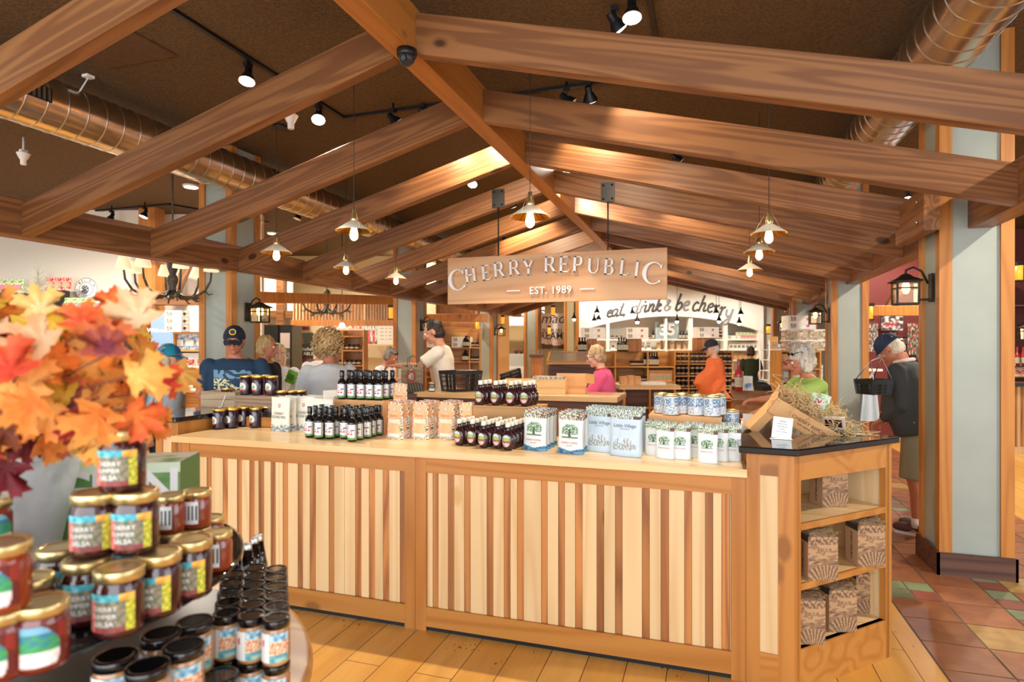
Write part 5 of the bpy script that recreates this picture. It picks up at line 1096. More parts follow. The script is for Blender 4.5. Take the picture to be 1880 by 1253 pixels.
art_panel('menu_strip', 588, 591, 664, 604, 12.6, strip_art, 70, 10, 'row of red and white menu pictures above the jam shelves', 'sign')
def drink_art(u, v):
    if v < .62 and .1 < (u*3) % 1 < .62: return mixc('d0304a', 'f08a9a', .5+H(u*9, v*9))
    return mixc('eef2ee', '7f9a78', .2+1.6*H(u*10, v*10, 7)) if v > .12 else (.4, .42, .42)
art_panel('menu_picture', 665, 590, 692, 632, 12.6, drink_art, 30, 36, 'menu board picture of red drinks beside the white menu', 'sign')
mn = art_panel('menu_board', 693, 592, 724, 632, 12.6, lambda u, v: (.95, .93, .9), 4, 4, 'white lit menu board with small lines of print', 'sign')
for k in range(5): text('lettering', 'coffee   tea   cider', .035, M_DKT, mn, (0, -.003, .4-.075*k))
slab_ = slab('cream_counter_panel', 664, 634, 720, None, 11.8, MC, .05); tag(slab_, 'cream tiled cafe counter panel behind the bun-haired woman', 'counter')
shelves('jam_shelves', 'dark oak shelves of jam jars behind the curly haired shopper', 588, 668, 606, 10.6, (617, 643, 671, 700), depth=.3, uprights=(628,), m=M_POST)
items(RJ, 625, 660, 643, 10.65, 4, 'jam jar', 'on the upper shelf behind the curly hair', 'jam jars behind the curly hair'); items(RJ, 622, 664, 671, 10.65, 5, 'jam jar', 'on the middle shelf behind the curly hair', 'jam jars behind the curly hair', rows=1); items(RJ, 590, 664, 700, 10.65, 8, 'jam jar', 'on the lower shelf behind the curly hair', 'jam jars behind the curly hair')
items(RJ, 596, 624, 617, 10.65, 3, 'jam jar', 'on the top shelf behind the curly hair', 'jam jars behind the curly hair')
p = atd(628, 598, 10.2); t = thing('globe_pendant', 'white globe pendant lamp above the curly haired shopper', 'pendant lamp', p); MB().ball((0, 0, 0), .045, seg=14, rings=10).build('globe', M_BULBW, t); MB().tube([(0, 0, .045), (0, 0, CZ-p.z-.001)], .006, 6).build('cord', M_CORD, t)
sv = slab('striped_tasting_screen', 564, 655, 600, 700, 9.5, M_DARKW, .05); tag(sv, 'dark board leaning between the striped top woman and the curly haired shopper', 'board'); sv.location.z = 0; sv.scale.z = zat(660, 9.5)/(zat(655, 9.5)-zat(700, 9.5))
# ---- behind the cashier
canopy(775, 890, 540, 576, 14.2, 'slatted canopy behind the cashier, upper band', 30)
tb3(770, 584, 13.4, 895, 584, 13.4, .12, .17, M_POST, 'level timber behind the head of the cashier'); canopy(775, 890, 592, 601, 14.1, 'slatted canopy behind the cashier, lower band', 30)
shelves('cashier_shelves', 'oak shelves of jugs and boxes behind the cashier', 778, 882, 603, 11.8, (638, 664, 692), depth=.3, uprights=(808, 862))
for k in range(3): p = atd(793, HY, 11.9); RBOX.put((p.x, p.y, zat(638, 11.8)+.001+.1005*k), TH, f'white gift box left of the face of the cashier, {nth(k)} from the bottom', 'boxes behind the cashier')
for k in range(2): p = atd(849, HY, 11.95); RBOX.put((p.x, p.y, zat(638, 11.8)+.001+.1005*k), TH, f'white gift box behind the neck of the cashier, {nth(k)} from the bottom', 'boxes behind the cashier')
items(RSB, 782, 806, 664, 11.9, 2, 'blue picture bag', 'left of the cashier', 'bags left of the cashier'); items(RJUG, 850, 861, 638, 11.75, 1, 'dark syrup jug', 'on the shelf right of the cashier', 'jugs'); items(RJ, 864, 880, 638, 11.85, 2, 'dark jar', 'beside the upper syrup jug', 'jars right of the cashier')
items(RJUG, 848, 860, 664, 11.75, 1, 'dark syrup jug', 'on the lower shelf right of the cashier', 'jugs'); items(RJ, 864, 880, 664, 11.85, 3, 'dark jar', 'beside the lower syrup jug', 'jars right of the cashier')
# ---- ice cream room
o = slab('valance', 905, 563, 1000, 598, 19.0, M_WHITE, .05); tag(o, 'white valance with script lettering above the ice cream doorway', 'sign'); text('lettering', 'goodies', .5, M_DKT, o, (.0, -.004, .42), shear=.3)
cse = thing('ice_cream_case', 'white ice cream display case in the warm lit room', 'display case', (*atd(962, HY, 18.6).xy, 0), TH); MB().box(-.75, .6, 0, .8, 0, .95).build('case_body', M_WPLAST, cse); MB().box(-.75, .6, .1, .8, .951, 1.35).build('glass_top', mat('case_glass', 'f4f8f8', .1, trans=.6), cse)
p = cse.location; [tag(MB().lathe([(.05, 0), (.07, .14)], seg=12).build('paper_cup', mat('brown_cup', '6a3a28', .6), None, atd(948+k*9, HY, 18.8)+Vector((0, 0, 1.3515-EYE)), 0), f'small brown cup on the ice cream case, {nth(k)} from the left', 'cup', 'cups on the ice cream case') for k in range(3)]
pst = art_panel('creamery_poster', 986, 576, 1058, 641, 18.0, lambda u, v: (.93, .92, .92) if v > .1+.12*abs(u-.5) else (.35, .3, .25), 30, 40, 'white creamery poster with dark capitals left of the far post', 'poster'); ph = zat(576, 18)-zat(641, 18)
text('lettering', 'made', .42, M_DKT, pst, (-.02, -.004, ph*.85), shear=.25); text('lettering', 'REPUBLIC', .19, M_DKT, pst, (-.02, -.004, ph*.50)); text('lettering', 'CREAMERY', .27, M_DKT, pst, (-.02, -.004, ph*.36), bold=.004); text('lettering', 'JUST GOOD\nICE CREAM', .1, M_REDT, pst, (-.02, -.004, ph*.2))
tq = thing('timber_post', 'lit post with wood edges right of the creamery poster', 'post', (*atd(1050, HY, 17.2).xy, 0), TH); MB().box(-.14, .1, 0, .3, 0, CZ-.01).build('grey_panel', noisy('lit_sage', 'b4ad88', 'bcb592', 3, .55), tq); MB().box(.1, .2, -.02, .3, 0, CZ-.01).build('corner_board', M_POST, tq); MB().box(-.2, -.14, -.02, .3, 0, CZ-.01).build('corner_board', M_POST, tq)  # yellow light on this post is mixed into its sage panel colour
# baskets
def basket(name, label, loc, rz, w_=.42, d_=.29, h_=.19, s=1.0, m=None, n=9, tilt=0, hnd=True, grp=None):
    m = m or M_BLKPL; t = thing(name, label, 'basket', loc, rz, grp); b = MB(); tp = 1.0; bt = .86
    def cor(k, z): f = bt+(tp-bt)*z/h_; return [(-w_/2*f, -d_/2*f, z), (w_/2*f, -d_/2*f, z), (w_/2*f, d_/2*f, z), (-w_/2*f, d_/2*f, z)][k]
    for k in range(4):
        j_ = (k+1) % 4
        for z in (0.004, h_*.25, h_*.48, h_*.7): b.bar(cor(k, z), cor(j_, z), .005, .006)
        b.bar(cor(k, h_-.015), cor(j_, h_-.015), .008, .034); b.bar(cor(k, h_*.0), cor(k, h_), .014, .014); nn = n if k % 2 == 0 else n*2//3
        for i in range(1, nn*2):
            a0, a1 = Vector(cor(k, 0)).lerp(Vector(cor(j_, 0)), i/(nn*2)), Vector(cor(k, h_)).lerp(Vector(cor(j_, h_)), i/(nn*2)); b.bar(a0, a1, .005 if i != nn else .03, .005)
    b.box(-w_/2*bt, w_/2*bt, -d_/2*bt, d_/2*bt, 0, .004); b.build('basket_body', m, t)
    if hnd:
        for s_ in (-1, 1): MB().tube([(-w_*.36, s_*d_*.46, h_-.01), (-w_*.33, s_*d_*.40, h_+.006), (w_*.33, s_*d_*.40, h_+.006), (w_*.36, s_*d_*.46, h_-.01)], .005, 6).build('folded_handle', M_CHROME, t)
    return t
for k in range(5):
    p = atd(941, 690, 13.0); o = basket('shopping_basket', f'black shopping basket in the stack before the ice cream doorway, {nth(k)} from the bottom', (p.x, p.y, .55+k*.075), TH+.1, hnd=k == 4, w_=.44, grp='stacked baskets')
    o.rotation_euler = (0, -.32, TH+.1)
stn = slab('basket_stand', 924, 692, 962, None, 12.8, M_DARKW, .35); tag(stn, 'dark stand carrying the stacked black baskets', 'stand'); stn.location.z = 0; stn.scale.z = .5/(zat(692, 12.8))
ks = slab('slatted_stand', 975, 656, 996, None, 12.0, M_STRIP, .3); tag(ks, 'narrow dark slatted stand left of the glass display case', 'stand')
o = slab('stand_top', 972, 651, 999, 656, 11.95, M_DARKW, .4); tag(o, 'dark flat top of the narrow slatted stand', 'stand top')
# ---- far white wall with the arch
WD = 17.6; wl, wr = atd(1058, HY, WD), atd(1400, HY, WD); WW = span(1058, 1402, WD); pc = atd(1230, HY, WD)
def shiplap():
    m = noisy('white_shiplap', 'e9ebe6', 'eff0ec', 3, .5); b = m.node_tree.nodes['Principled BSDF']; tc = nd(m, 'ShaderNodeTexCoord'); wv = nd(m, 'ShaderNodeTexWave', bands_direction='Z'); wv.inputs['Scale'].default_value = 2.2; lk(m, tc.outputs['Object'], wv.inputs[0])
    bp = nd(m, 'ShaderNodeBump'); bp.inputs['Strength'].default_value = .25; lk(m, wv.outputs[0], bp.inputs['Height']); lk(m, bp.outputs[0], b.inputs['Normal']); return m
MSH = shiplap()
mb = MB(); n = 40
def archy(t): return 612-31*math.sin(PI*min(1, max(0, (t*1.0))))**.8
for k in range(n):
    x0, x1 = -WW/2+WW*k/n, -WW/2+WW*(k+1)/n; za, zb = zat(archy(k/n), WD), zat(archy((k+1)/n), WD)
    mb.hexa([(x0, 0, za), (x1, 0, zb), (x1, .12, zb), (x0, .12, za), (x0, 0, CZ-.002), (x1, 0, CZ-.002), (x1, .12, CZ-.002), (x0, .12, CZ-.002)])
aw = struct(mb.build('wall_back', MSH, None, (pc.x, pc.y, 0), TH))
struct(slab('wall_back_alcove', 1040, 560, 1425, None, WD+.5, mat('alcove_wall', 'd9d6cc', .6), .05))
for i, (x0, x1) in enumerate(((1058, 1066), (1113, 1119), (1222, 1225), (1265, 1272), (1329, 1336), (1392, 1402))): o = slab('upright_board', x0, 585, x1, None, WD+.02, mat('white_board', 'f4f3ee', .5), .3); tag(o, f'white upright board of the far wall shelving, {nth(i)} from the left', 'board', 'white uprights of the far wall')
for i, y in enumerate((623, 642, 661, 684)): o = slab('wall_shelf', 1066, y, 1392, y+2.2, WD+.04, MATS['white_board'], .3); tag(o, f'long white shelf on the far wall, {nth(i)} from the top', 'shelf', 'white shelves of the far wall'); o.location.z -= .001
o = art_panel('anniversary_panel', 1203, 592, 1246, 622.5, WD+.25, lambda u, v: (.62, .68, .7), 4, 4, 'grey panel with a large white 35 on the far wall shelves', 'sign'); text('lettering', '35', .46, M_WLET, o, (0, -.03, .25), ext=.02, bold=.015)
# script lettering on the wall
GL = {'e': ([(.05, .28), (.30, .33), (.36, .45), (.27, .53), (.12, .42), (.10, .18), (.22, .03), (.40, .10)], .42), 'a': ([(.40, .48), (.22, .53), (.06, .36), (.07, .10), (.2, .03), (.36, .25), (.41, .5), (.36, .12), (.44, .03), (.54, .12)], .54), 't': ([(.24, .92), (.15, .35), (.15, .08), (.26, .03), (.38, .12)], .40),
      'd': ([(.38, .46), (.2, .52), (.05, .34), (.07, .08), (.2, .03), (.36, .25), (.52, .98), (.42, .4), (.38, .12), (.46, .03), (.56, .12)], .55), 'r': ([(.02, .42), (.14, .52), (.11, .03), (.13, .3), (.26, .50), (.36, .47)], .38), 'i': ([(.12, .5), (.08, .14), (.14, .03), (.26, .12)], .28), 'n': ([(.04, .5), (.10, .48), (.06, .03), (.12, .32), (.26, .51), (.36, .44), (.31, .12), (.38, .03), (.48, .12)], .49),
      'k': ([(.22, .95), (.08, .03), (.13, .28), (.3, .5), (.36, .40), (.16, .28), (.28, .06), (.38, .03), (.46, .12)], .46), 'b': ([(.2, .95), (.08, .2), (.14, .03), (.3, .08), (.38, .3), (.30, .47), (.14, .36)], .44), 'c': ([(.36, .44), (.22, .53), (.07, .34), (.08, .10), (.2, .03), (.38, .12)], .40), 'h': ([(.22, .95), (.06, .03), (.13, .34), (.28, .51), (.36, .42), (.31, .12), (.38, .03), (.48, .12)], .49),
      'y': ([(.06, .5), (.08, .2), (.2, .08), (.34, .2), (.42, .52), (.34, .0), (.22, -.32), (.06, -.34), (.02, -.2), (.4, .08)], .46), ',': ([(.08, .08), (.1, .02), (.03, -.12)], .2), '&': ([(.42, .1), (.14, .56), (.2, .72), (.32, .66), (.24, .5), (.06, .26), (.1, .06), (.28, .05), (.42, .32)], .5)}
def smooth(pts, n=5):
    out = []
    for i in range(len(pts)-1):
        p0, p1, p2, p3 = [Vector((*pts[max(0, min(len(pts)-1, i+k))], 0)) for k in (-1, 0, 1, 2)]
        for j_ in range(n): t = j_/n; out.append(.5*((2*p1)+(p2-p0)*t+(2*p0-5*p1+4*p2-p3)*t*t+(3*p1-p0-3*p2+p3)*t**3))
    return out+[Vector((*pts[-1], 0))]
sl = thing('wall_lettering', 'dark script words eat, drink & be cherry painted on the far white wall', 'lettering', (pc.x, pc.y, 0), TH)
words = [('eat,', 1112, 587), ('drink', 1156, 578), ('&', 1217, 572), ('be', 1237, 572), ('cherry', 1269, 574)]
mg_ = [mat('painted_script', '4a4a4e', .5), mat('painted_script_grey', '8c8c92', .5)]
for wi, (wd, x, yb) in enumerate(words):
    sc_ = (.40, .445, .45, .52, .50)[wi]; cxx = 0
    for ci, ch in enumerate(wd):
        pts, adv = GL[ch]; mb = MB(); 
        px = x+cxx*sc_/WD*F; yy = 584-16*math.sin(PI*min(1, max(0, (px-1085)/300)))+ (max(0, px-1290)/62)**1.3*11
        ox = span(1230, px, WD); oz = zat(yy+3, WD)
        pl_ = [Vector((ox+(q.x+q.y*.22)*sc_, -.012, oz+q.y*sc_)) for q in smooth(pts)]
        mb.tube(pl_, .033 if ch != '&' else .022, 6, flat=1.0, smooth=True); mb.v = [(a, -.012+(b+.012)*.25, c) for a, b, c in mb.v]
        if ch == 'i': mb.ball((ox+.17*sc_, -.012, oz+.68*sc_), .035, .008, .035, 8, 6)
        if ch == 't': mb.box(ox+.08*sc_, ox+.40*sc_, -.016, -.006, oz+.56*sc_, oz+.62*sc_)
        mb.build('letter', mg_[1 if wi == 2 or (wd == 'drink' and ci < 2) or (wd == 'be' and ci == 1) or (wd == 'cherry' and ci == 5) else 0], sl); cxx += adv*.92
# goods on the far shelves
D2 = WD+.18
def far(rep, x0, x1, y, n, what, where, grp): items(rep, x0, x1, y, D2, n, what, where, grp)
far(RW, 1338, 1390, 642, 7, 'white pouch', 'on the second far shelf at the right', 'white pouches on the far wall'); far(RW, 1272, 1328, 661, 6, 'white pouch', 'on the third far shelf in the middle', 'white pouches on the far wall'); far(RK, 1338, 1390, 661, 6, 'kraft pouch', 'on the third far shelf at the right', 'kraft pouches on the far wall')
far(RG, 1352, 1390, 623, 6, 'green bag', 'on the top far shelf at the right', 'green bags on the far wall'); far(RBOX, 1336, 1352, 623, 1, 'gift box', 'on the top far shelf', 'gift boxes on the far wall'); far(RJ, 1272, 1290, 623, 4, 'jar', 'in the left pyramid on the top far shelf', 'jar pyramids'); far(RJ, 1310, 1328, 623, 4, 'jar', 'in the right pyramid on the top far shelf', 'jar pyramids')
for a, b_, n_ in ((1274, 1288, 3), (1276, 1285, 2), (1312, 1326, 3), (1314, 1324, 2)): items(RJ, a, b_, 0, D2, n_, 'jar', f'{"second" if n_ == 3 else "third"} layer of the {"left" if a < 1300 else "right"} pyramid on the top far shelf', 'jar pyramids', z=zat(623, D2)+.099*(1 if n_ == 3 else 2))
far(RB, 1246, 1264, 623, 3, 'dark bottle', 'right of the large 35 panel', 'bottles by the panel'); far(RB, 1196, 1203, 623, 1, 'dark bottle', 'left of the large 35 panel', 'bottles by the panel'); far(RK, 1203, 1264, 642, 5, 'kraft pouch', 'below the large 35 panel', 'pouches below the panel'); far(RW, 1120, 1196, 642, 7, 'white pouch', 'on the second far shelf at the left', 'pouches at the left of the far wall'); far(RJ, 1120, 1196, 623, 9, 'jar', 'on the top far shelf at the left', 'jars at the left of the far wall'); far(RO, 1070, 1112, 642, 4, 'orange bag', 'on the second far shelf at the far left', 'bags at the left of the far wall')
far(RJ, 1120, 1220, 661, 12, 'jar', 'on the third far shelf at the left', 'jars on the third far shelf'); far(RW, 1226, 1264, 661, 4, 'white pouch', 'on the third far shelf left of the orange shirt man', 'white pouches on the far wall')
# small black pendants
def minip(p, lb):
    t = thing('small_pendant', lb, 'pendant lamp', p, 0, 'small black pendants'); MB().lathe([(.012, .16), (.02, .1), (.055, .03), (.06, 0)], seg=14, cap=False).build('lamp_shade', M_BLACK, t); MB().ball((0, 0, -.01), .04, seg=10, rings=8).build('globe', M_BULBW, t); MB().tube([(0, 0, .16), (0, 0, CZ-p.z-.001)], .005, 5).build('cord', M_CORD, t); return t
for i, (x, y) in enumerate(((1054, 586), (1096, 575), (1091, 590), (1099, 588), (1161, 577), (1170, 591), (1243, 590), (1315, 576), (1320, 590), (1360, 578), (1357, 594))):
    d = 13.2 if i % 2 else 14.2; p = atd(x, y, d); minip(p, f'small black pendant lamp before the white far wall, {nth(i)} from the left')
# ---- oak fixtures in the middle distance
shelves('display_shelves', 'long oak shelf unit with bottles and jars right of the pink shirt woman', 1058, 1240, 646, 10.6, (673, 701, 730), depth=.4, uprights=(1130, 1190))
items(RJ, 1158, 1180, 673, 10.7, 5, 'dark jar', 'beside the black bottles on the long oak unit', 'dark jars on the oak unit'); items(RB, 1182, 1208, 673, 10.7, 6, 'dark bottle', 'in the bottle row of the long oak unit', 'black bottles on the oak unit'); items(RJ, 1140, 1190, 701, 10.7, 8, 'dark jar', 'on the middle shelf of the long oak unit', 'dark jars on the middle oak shelf'); items(RK, 1192, 1232, 701, 10.7, 5, 'kraft pouch', 'on the middle shelf of the long oak unit', 'kraft pouches on the oak unit')
items(RB, 1062, 1076, 646, 10.7, 3, 'dark bottle', 'on top of the long oak unit, left end', 'bottles on top of the oak unit'); items(RB, 1134, 1152, 646, 10.75, 4, 'dark bottle', 'on top of the long oak unit, between the slatted crates', 'bottles on top of the oak unit')
for x0, x1, lb in ((1080, 1096, 'small slatted wood crate on top of the long oak unit, left one'), (1155, 1178, 'small slatted wood crate on top of the long oak unit, right one'), (1278, 1314, 'small slatted wood crate on top of the jar unit behind the orange shirt man')):
    d_ = 10.75 if x0 < 1200 else 11.3; o = slab('slatted_crate', x0, 623, x1, 646, d_, M_STRIP, .25); tag(o, lb, 'crate'); o.location.z = zat(646, 10.6)+.001 if x0 < 1200 else zat(644, 11.2)+.001
    for k in range(2): p = atd((x0+x1)/2, HY, d_+.1); RBOX.put((p.x, p.y, o.location.z+zat(623, d_)-zat(646, d_)+.002+k*.1005), TH+.1, f'white gift box on the {lb.split(" ")[1]} crate at {"left" if x0 == 1080 else "centre" if x0 == 1155 else "right"}, {nth(k)} from the bottom', 'gift boxes on the crates')
shelves('jar_shelves', 'oak unit packed with dark jars behind the orange shirt man', 1238, 1346, 644, 11.2, (668, 690, 713, 735), depth=.4, uprights=(1265, 1305))
for y in (668, 690, 713, 735):
    items(RJ, 1241, 1344, y, 11.25, 12, 'dark jar', f'on the {("top", "second", "third", "bottom")[(668, 690, 713, 735).index(y)]} shelf of the jar unit', 'dark jars on the jar unit'); items(RJ, 1241, 1344, y, 11.27, 12, 'dark jar', f'stacked on others on the {("top", "second", "third", "bottom")[(668, 690, 713, 735).index(y)]} shelf of the jar unit', 'dark jars on the jar unit', z=zat(y, 11.2)+.0995)
# sloped glass display case
gc = thing('glass_display_case', 'oak counter case with sloped glass top behind the open cardboard box', 'display case', (*atd(1051, HY, 8.9).xy, 0), TH); gw = span(1003, 1100, 8.9)/2; z0, z1 = zat(663, 8.9), zat(646, 8.9)
MB().box(-gw*.86, gw*.86, .05, .5, .02, z0-.05).build('case_body', M_DARKW, gc); fb = MB(); fb.box(-gw, gw, -.04, .0, z0-.05, z0); fb.box(-gw*.8, gw*.8, .42, .46, z1-.03, z1); fb.bar((-gw+.02, -.02, z0-.02), (-gw*.78, .44, z1-.02), .035, .035); fb.bar((gw-.02, -.02, z0-.02), (gw*.78, .44, z1-.02), .035, .035); fb.build('oak_frame', M_SHELF, gc)
g3 = MB(); g3.hexa([(-gw+.04, .0, z0-.01), (gw-.04, .0, z0-.01), (gw*.78, .42, z1-.012), (-gw*.78, .42, z1-.012), (-gw+.04, .0, z0-.005), (gw-.04, .0, z0-.005), (gw*.78, .42, z1-.006), (-gw*.78, .42, z1-.006)]); g3.build('glass_top', mat('thin_glass', 'f4f4f0', .05, trans=.9), gc)
lgs = MB().box(-gw*.86, gw*.86, .05, .5, 0, .02).build('plinth', M_BLACK, gc)
# lower maple counter further back
mc = thing('back_counter', 'low maple topped counter right of the pink shirt woman', 'counter', (*atd(1194, HY, 7.2).xy, 0), TH); mw_ = span(1140, 1252, 7.2)/2; zt_ = zat(708, 7.2)
MB().box(-mw_, mw_, 0, .5, zt_-.05, zt_).build('maple_top', M_MAPH, mc); b = MB(); b.box(-mw_+.05, mw_-.05, .08, .45, 0, zt_-.05); b.build('counter_body', M_DARKW, mc)
for k in range(3): MB().box(-mw_+.05+k*(mw_-.06), -mw_+.07+k*(mw_-.06), .02, .08, 0, zt_-.05).build('divider', M_SHELFV, mc)
MB().box(-mw_+.05, mw_-.05, .02, .08, zt_-.28, zt_-.26).build('shelf', M_SHELF, mc)
for i, (x, w_, h_) in enumerate(((1145, .09, .10), (1157, .09, .11), (1169, .08, .10))): p = atd(x, HY, 7.35); o = MB().box(-w_/2, w_/2, -.06, .06, 0, h_).build('kraft_bag_stack', M_KR); o.location = (p.x, p.y, zt_+.001); o.rotation_euler.z = TH; tag(o, f'pale kraft packet standing right of the pink shirt woman, {nth(i)} from the left', 'packet', 'kraft packets on the low counter')
pb = MB().box(-.16, .16, -.1, .1, 0, .03).build('paper_pile', M_WBAG); p = atd(1195, HY, 7.4); pb.location = (p.x, p.y, zt_+.001); pb.rotation_euler.z = TH; tag(pb, 'pile of white paper on the low maple counter', 'paper')
# ---- cash counter inside the ring
CY = 5.38; cl, cr_ = atY(760, 725, CY).x, atY(1133, 733, CY).x
cc = thing('cash_counter', 'raised maple cash counter under the black shopping basket', 'counter', ((cl+cr_)/2, CY, 0)); hw2 = (cr_-cl)/2
MB().box(-hw2, hw2, 0, .62, 1.06, 1.105).build('maple_top', M_MAPH, cc); MB().box(-hw2+.12, hw2-.12, .1, .55, 0, 1.06).build('counter_body', M_CHERV, cc)
tt_ = MB(); tt_.box(-hw2+.06, hw2-.06, .05, .58, .99, 1.06); tt_.build('apron', M_DARKW, cc)
p = atY(840, 716, 5.62); basket('shopping_basket', 'black shopping basket on the cash counter before the cashier', (p.x, 5.70, 1.1065), .95, .34, .28, .205)
# printed bag, jar, box
p = atd(748, 722, 6.0); pbg = thing('printed_carrier_bag', 'brown printed bag with a red oval emblem and red side left of the cashier', 'bag', (p.x, p.y+.1, zat(722, 6.0)), TH)
def bag_art(u, v):
    if v > .82: return mixc('6a5840', 'a8956a', .5+1.7*H(u*16, v*16))
    x, y = (u-.45)/.24, (v-.6)/.26; r = math.hypot(x, y)
    if r < .5: return (.72, .68, .58) if H(u*20, v*20) < .1 else (.16, .15, .13)
    if r < 1: return (.55, .23, .18)
    if v < .3+.1*math.sin(3*u): return (.24, .2, .15) if abs(math.sin(u*26+v*8)) > .35 else (.5, .42, .3)
    return (.52, .44, .3) if abs(math.sin(v*60)) > .25 else (.42, .35, .24)
bw_, bh_ = span(722, 763, 6.0), .27
mb = MB(); mb.grid(lambda u, v: ((u-.5)*bw_, 0, bh_*v), 44, 44, bag_art, smooth=False); mb.grid(lambda u, v: (bw_/2+.001, .11*u, bh_*v), 4, 8, lambda u, v: (.55, .14, .12), smooth=False); mb.grid(lambda u, v: (-bw_/2, .11*u, bh_*v), 4, 8, lambda u, v: (.4, .33, .22), smooth=False, flip=True); mb.grid(lambda u, v: ((u-.5)*bw_, .11, bh_*v), 4, 8, lambda u, v: (.4, .33, .22), smooth=False, flip=True); mb.grid(lambda u, v: ((u-.5)*bw_, .11*v, 0), 2, 2, lambda u, v: (.4, .33, .22), smooth=False, flip=True)
mb.build('paper_bag', M_PRINT, pbg); h3 = MB(); [h3.tube([(-.05, y, bh_-.02), (-.045, y, bh_+.07), (0, y, bh_+.1), (.045, y, bh_+.07), (.05, y, bh_-.02)], .003, 5) for y in (-.003, .112)]; h3.build('string_handle', M_CORD, pbg)
bsd = slab('side_table', 705, 723, 765, None, 5.95, M_DARKW, .45); tag(bsd, 'dark wood side cabinet under the brown printed bag', 'cabinet'); bsd.location.z = 0; bsd.scale.z = .998
p = atY(791, 717, 5.5); a2.put((p.x, 5.52, 1.1055), .5, 'small jam jar standing alone on the cash counter left of the basket', None)
p = atd(993, 722, 5.55); bx2 = thing('pine_box', 'pale pine box of leaflets on the cash counter behind the upper syrup bottles', 'box', (p.x, 5.66, 1.1055), .1); MB().box(-.17, .17, -.1, -.085, 0, .14).build('front_board', timber('pale_pine', 'e0b074', 'eec48c', 'a8682f', 0, .5), bx2); MB().box(-.17, .17, .085, .1, 0, .14).build('back_board', MATS['pale_pine'], bx2); MB().box(-.17, -.155, -.085, .085, 0, .14).build('side_board', MATS['pale_pine'], bx2); MB().box(.155, .17, -.085, .085, 0, .14).build('side_board', MATS['pale_pine'], bx2)
lf = MB().box(-.145, .145, -.07, .075, .005, .165).build('leaflets', noisy('leaflet_mix', 'd8d0c0', '8a6a5a', 60, .6)); lf.location = bx2.location+Vector((0, 0, .001)); lf.rotation_euler.z = .1; tag(lf, 'bundle of colourful leaflets in the pale pine box', 'leaflets')
p = atd(952, 705, 5.8); o = MB().box(-.22, .22, -.03, .03, 0, .13).build('leaflet_rack', MATS['pale_pine']); o.location = (p.x, 5.82, 1.1055); tag(o, 'pale wooden rack behind the upper syrup bottles on the cash counter', 'rack')
p = atd(1045, 716, 5.8); ob = thing('open_shipping_box', 'open tan cardboard box with raised lid flap beside the pink shirt woman', 'box', (p.x, 5.74, 1.1055), .12)
b = MB(); b.box(-.15, .15, -.1, -.096, 0, .05).box(-.15, .15, .096, .1, 0, .07).box(-.15, -.146, -.096, .096, 0, .07).box(.146, .15, -.096, .096, 0, .07).box(-.146, .146, -.096, .096, 0, .004); b.build('box_body', M_KR, ob)
b = MB(); b.M = Matrix.Translation((0, .1, .07)) @ Matrix.Rotation(math.radians(-12), 4, 'X'); b.box(-.15, .15, 0, .004, 0, .12); b.build('lid', M_KR, ob); b = MB(); b.M = Matrix.Translation((.15, .1, .07)) @ Matrix.Rotation(.5, 4, 'Z'); b.tube([(0, 0, .01), (.03, 0, .0), (.07, 0, .03), (.085, 0, .07), (.05, 0, .11), (0, 0, .115)], .003, 5); b.prism([(0, 0), (.07, .0), (.085, .004), (0, .004)], .02, .11); b.build('side_flap', M_KR, ob)
# ---- right rear counter with dark wood steps and small things
rc = thing('step_counter', 'brown stained stepped counter left of the tilted gift box', 'counter', (*atd(1400, HY, 5.6).xy, 0), 0)
for k, (z, y0, y1) in enumerate(((1.0, -.62, -.28), (1.08, -.28, .05), (1.14, .05, .6))): MB().box(-.27, .27, y0, y1, z-.04, z).build('step_top', noisy('glossy_brown_top', '8a5a3a', 'a06c46', 6, .12, coat=.5), rc); MB().box(-.25, .25, y0+.02, y1, 0, z-.04).build('step_front', M_POST, rc)
def onrc(x, z): return atz(x, 0, z) if False else None
p = atd(1375, 731, 5.6); kbag = MB(); kbag.box(-.04, .04, -.03, .03, 0, .135, 0).box(-.03, .03, -.0315, -.03, .02, .07, 1); o = kbag.build('kraft_coffee_bag', [M_WBAG, M_BLUP]); o.location = (p.x, p.y+.15, 1.141); tag(o, 'cream paper bag with a blue print on the stepped counter', 'bag')
p = atd(1357, 731, 5.55); RBTL.put((p.x, p.y+.1, 1.141), 0, 'rose red bottle left of the cream paper bag on the stepped counter'); p = atd(1351, 731, 5.9); RJ.put((p.x, p.y+.05, 1.141), 0, 'dark jar at the left edge of the stepped counter', 'z')
p = atd(1402, 731, 5.7); ct_ = thing('card_terminal', 'black card terminal beside the hand of the lime green shopper', 'card terminal', (p.x, p.y+.1, 1.141), .4); b = MB(); b.hexa([(-.05, -.08, 0), (.05, -.08, 0), (.05, .08, 0), (-.05, .08, 0), (-.045, -.07, .04), (.045, -.07, .04), (.045, .07, .09), (-.045, .07, .09)]); b.build('terminal_body', M_BLACK, ct_); MB().box(-.03, .03, .0, .05, .075, .084).build('screen', mat('grey_screen', '8a9aa0', .3), ct_)
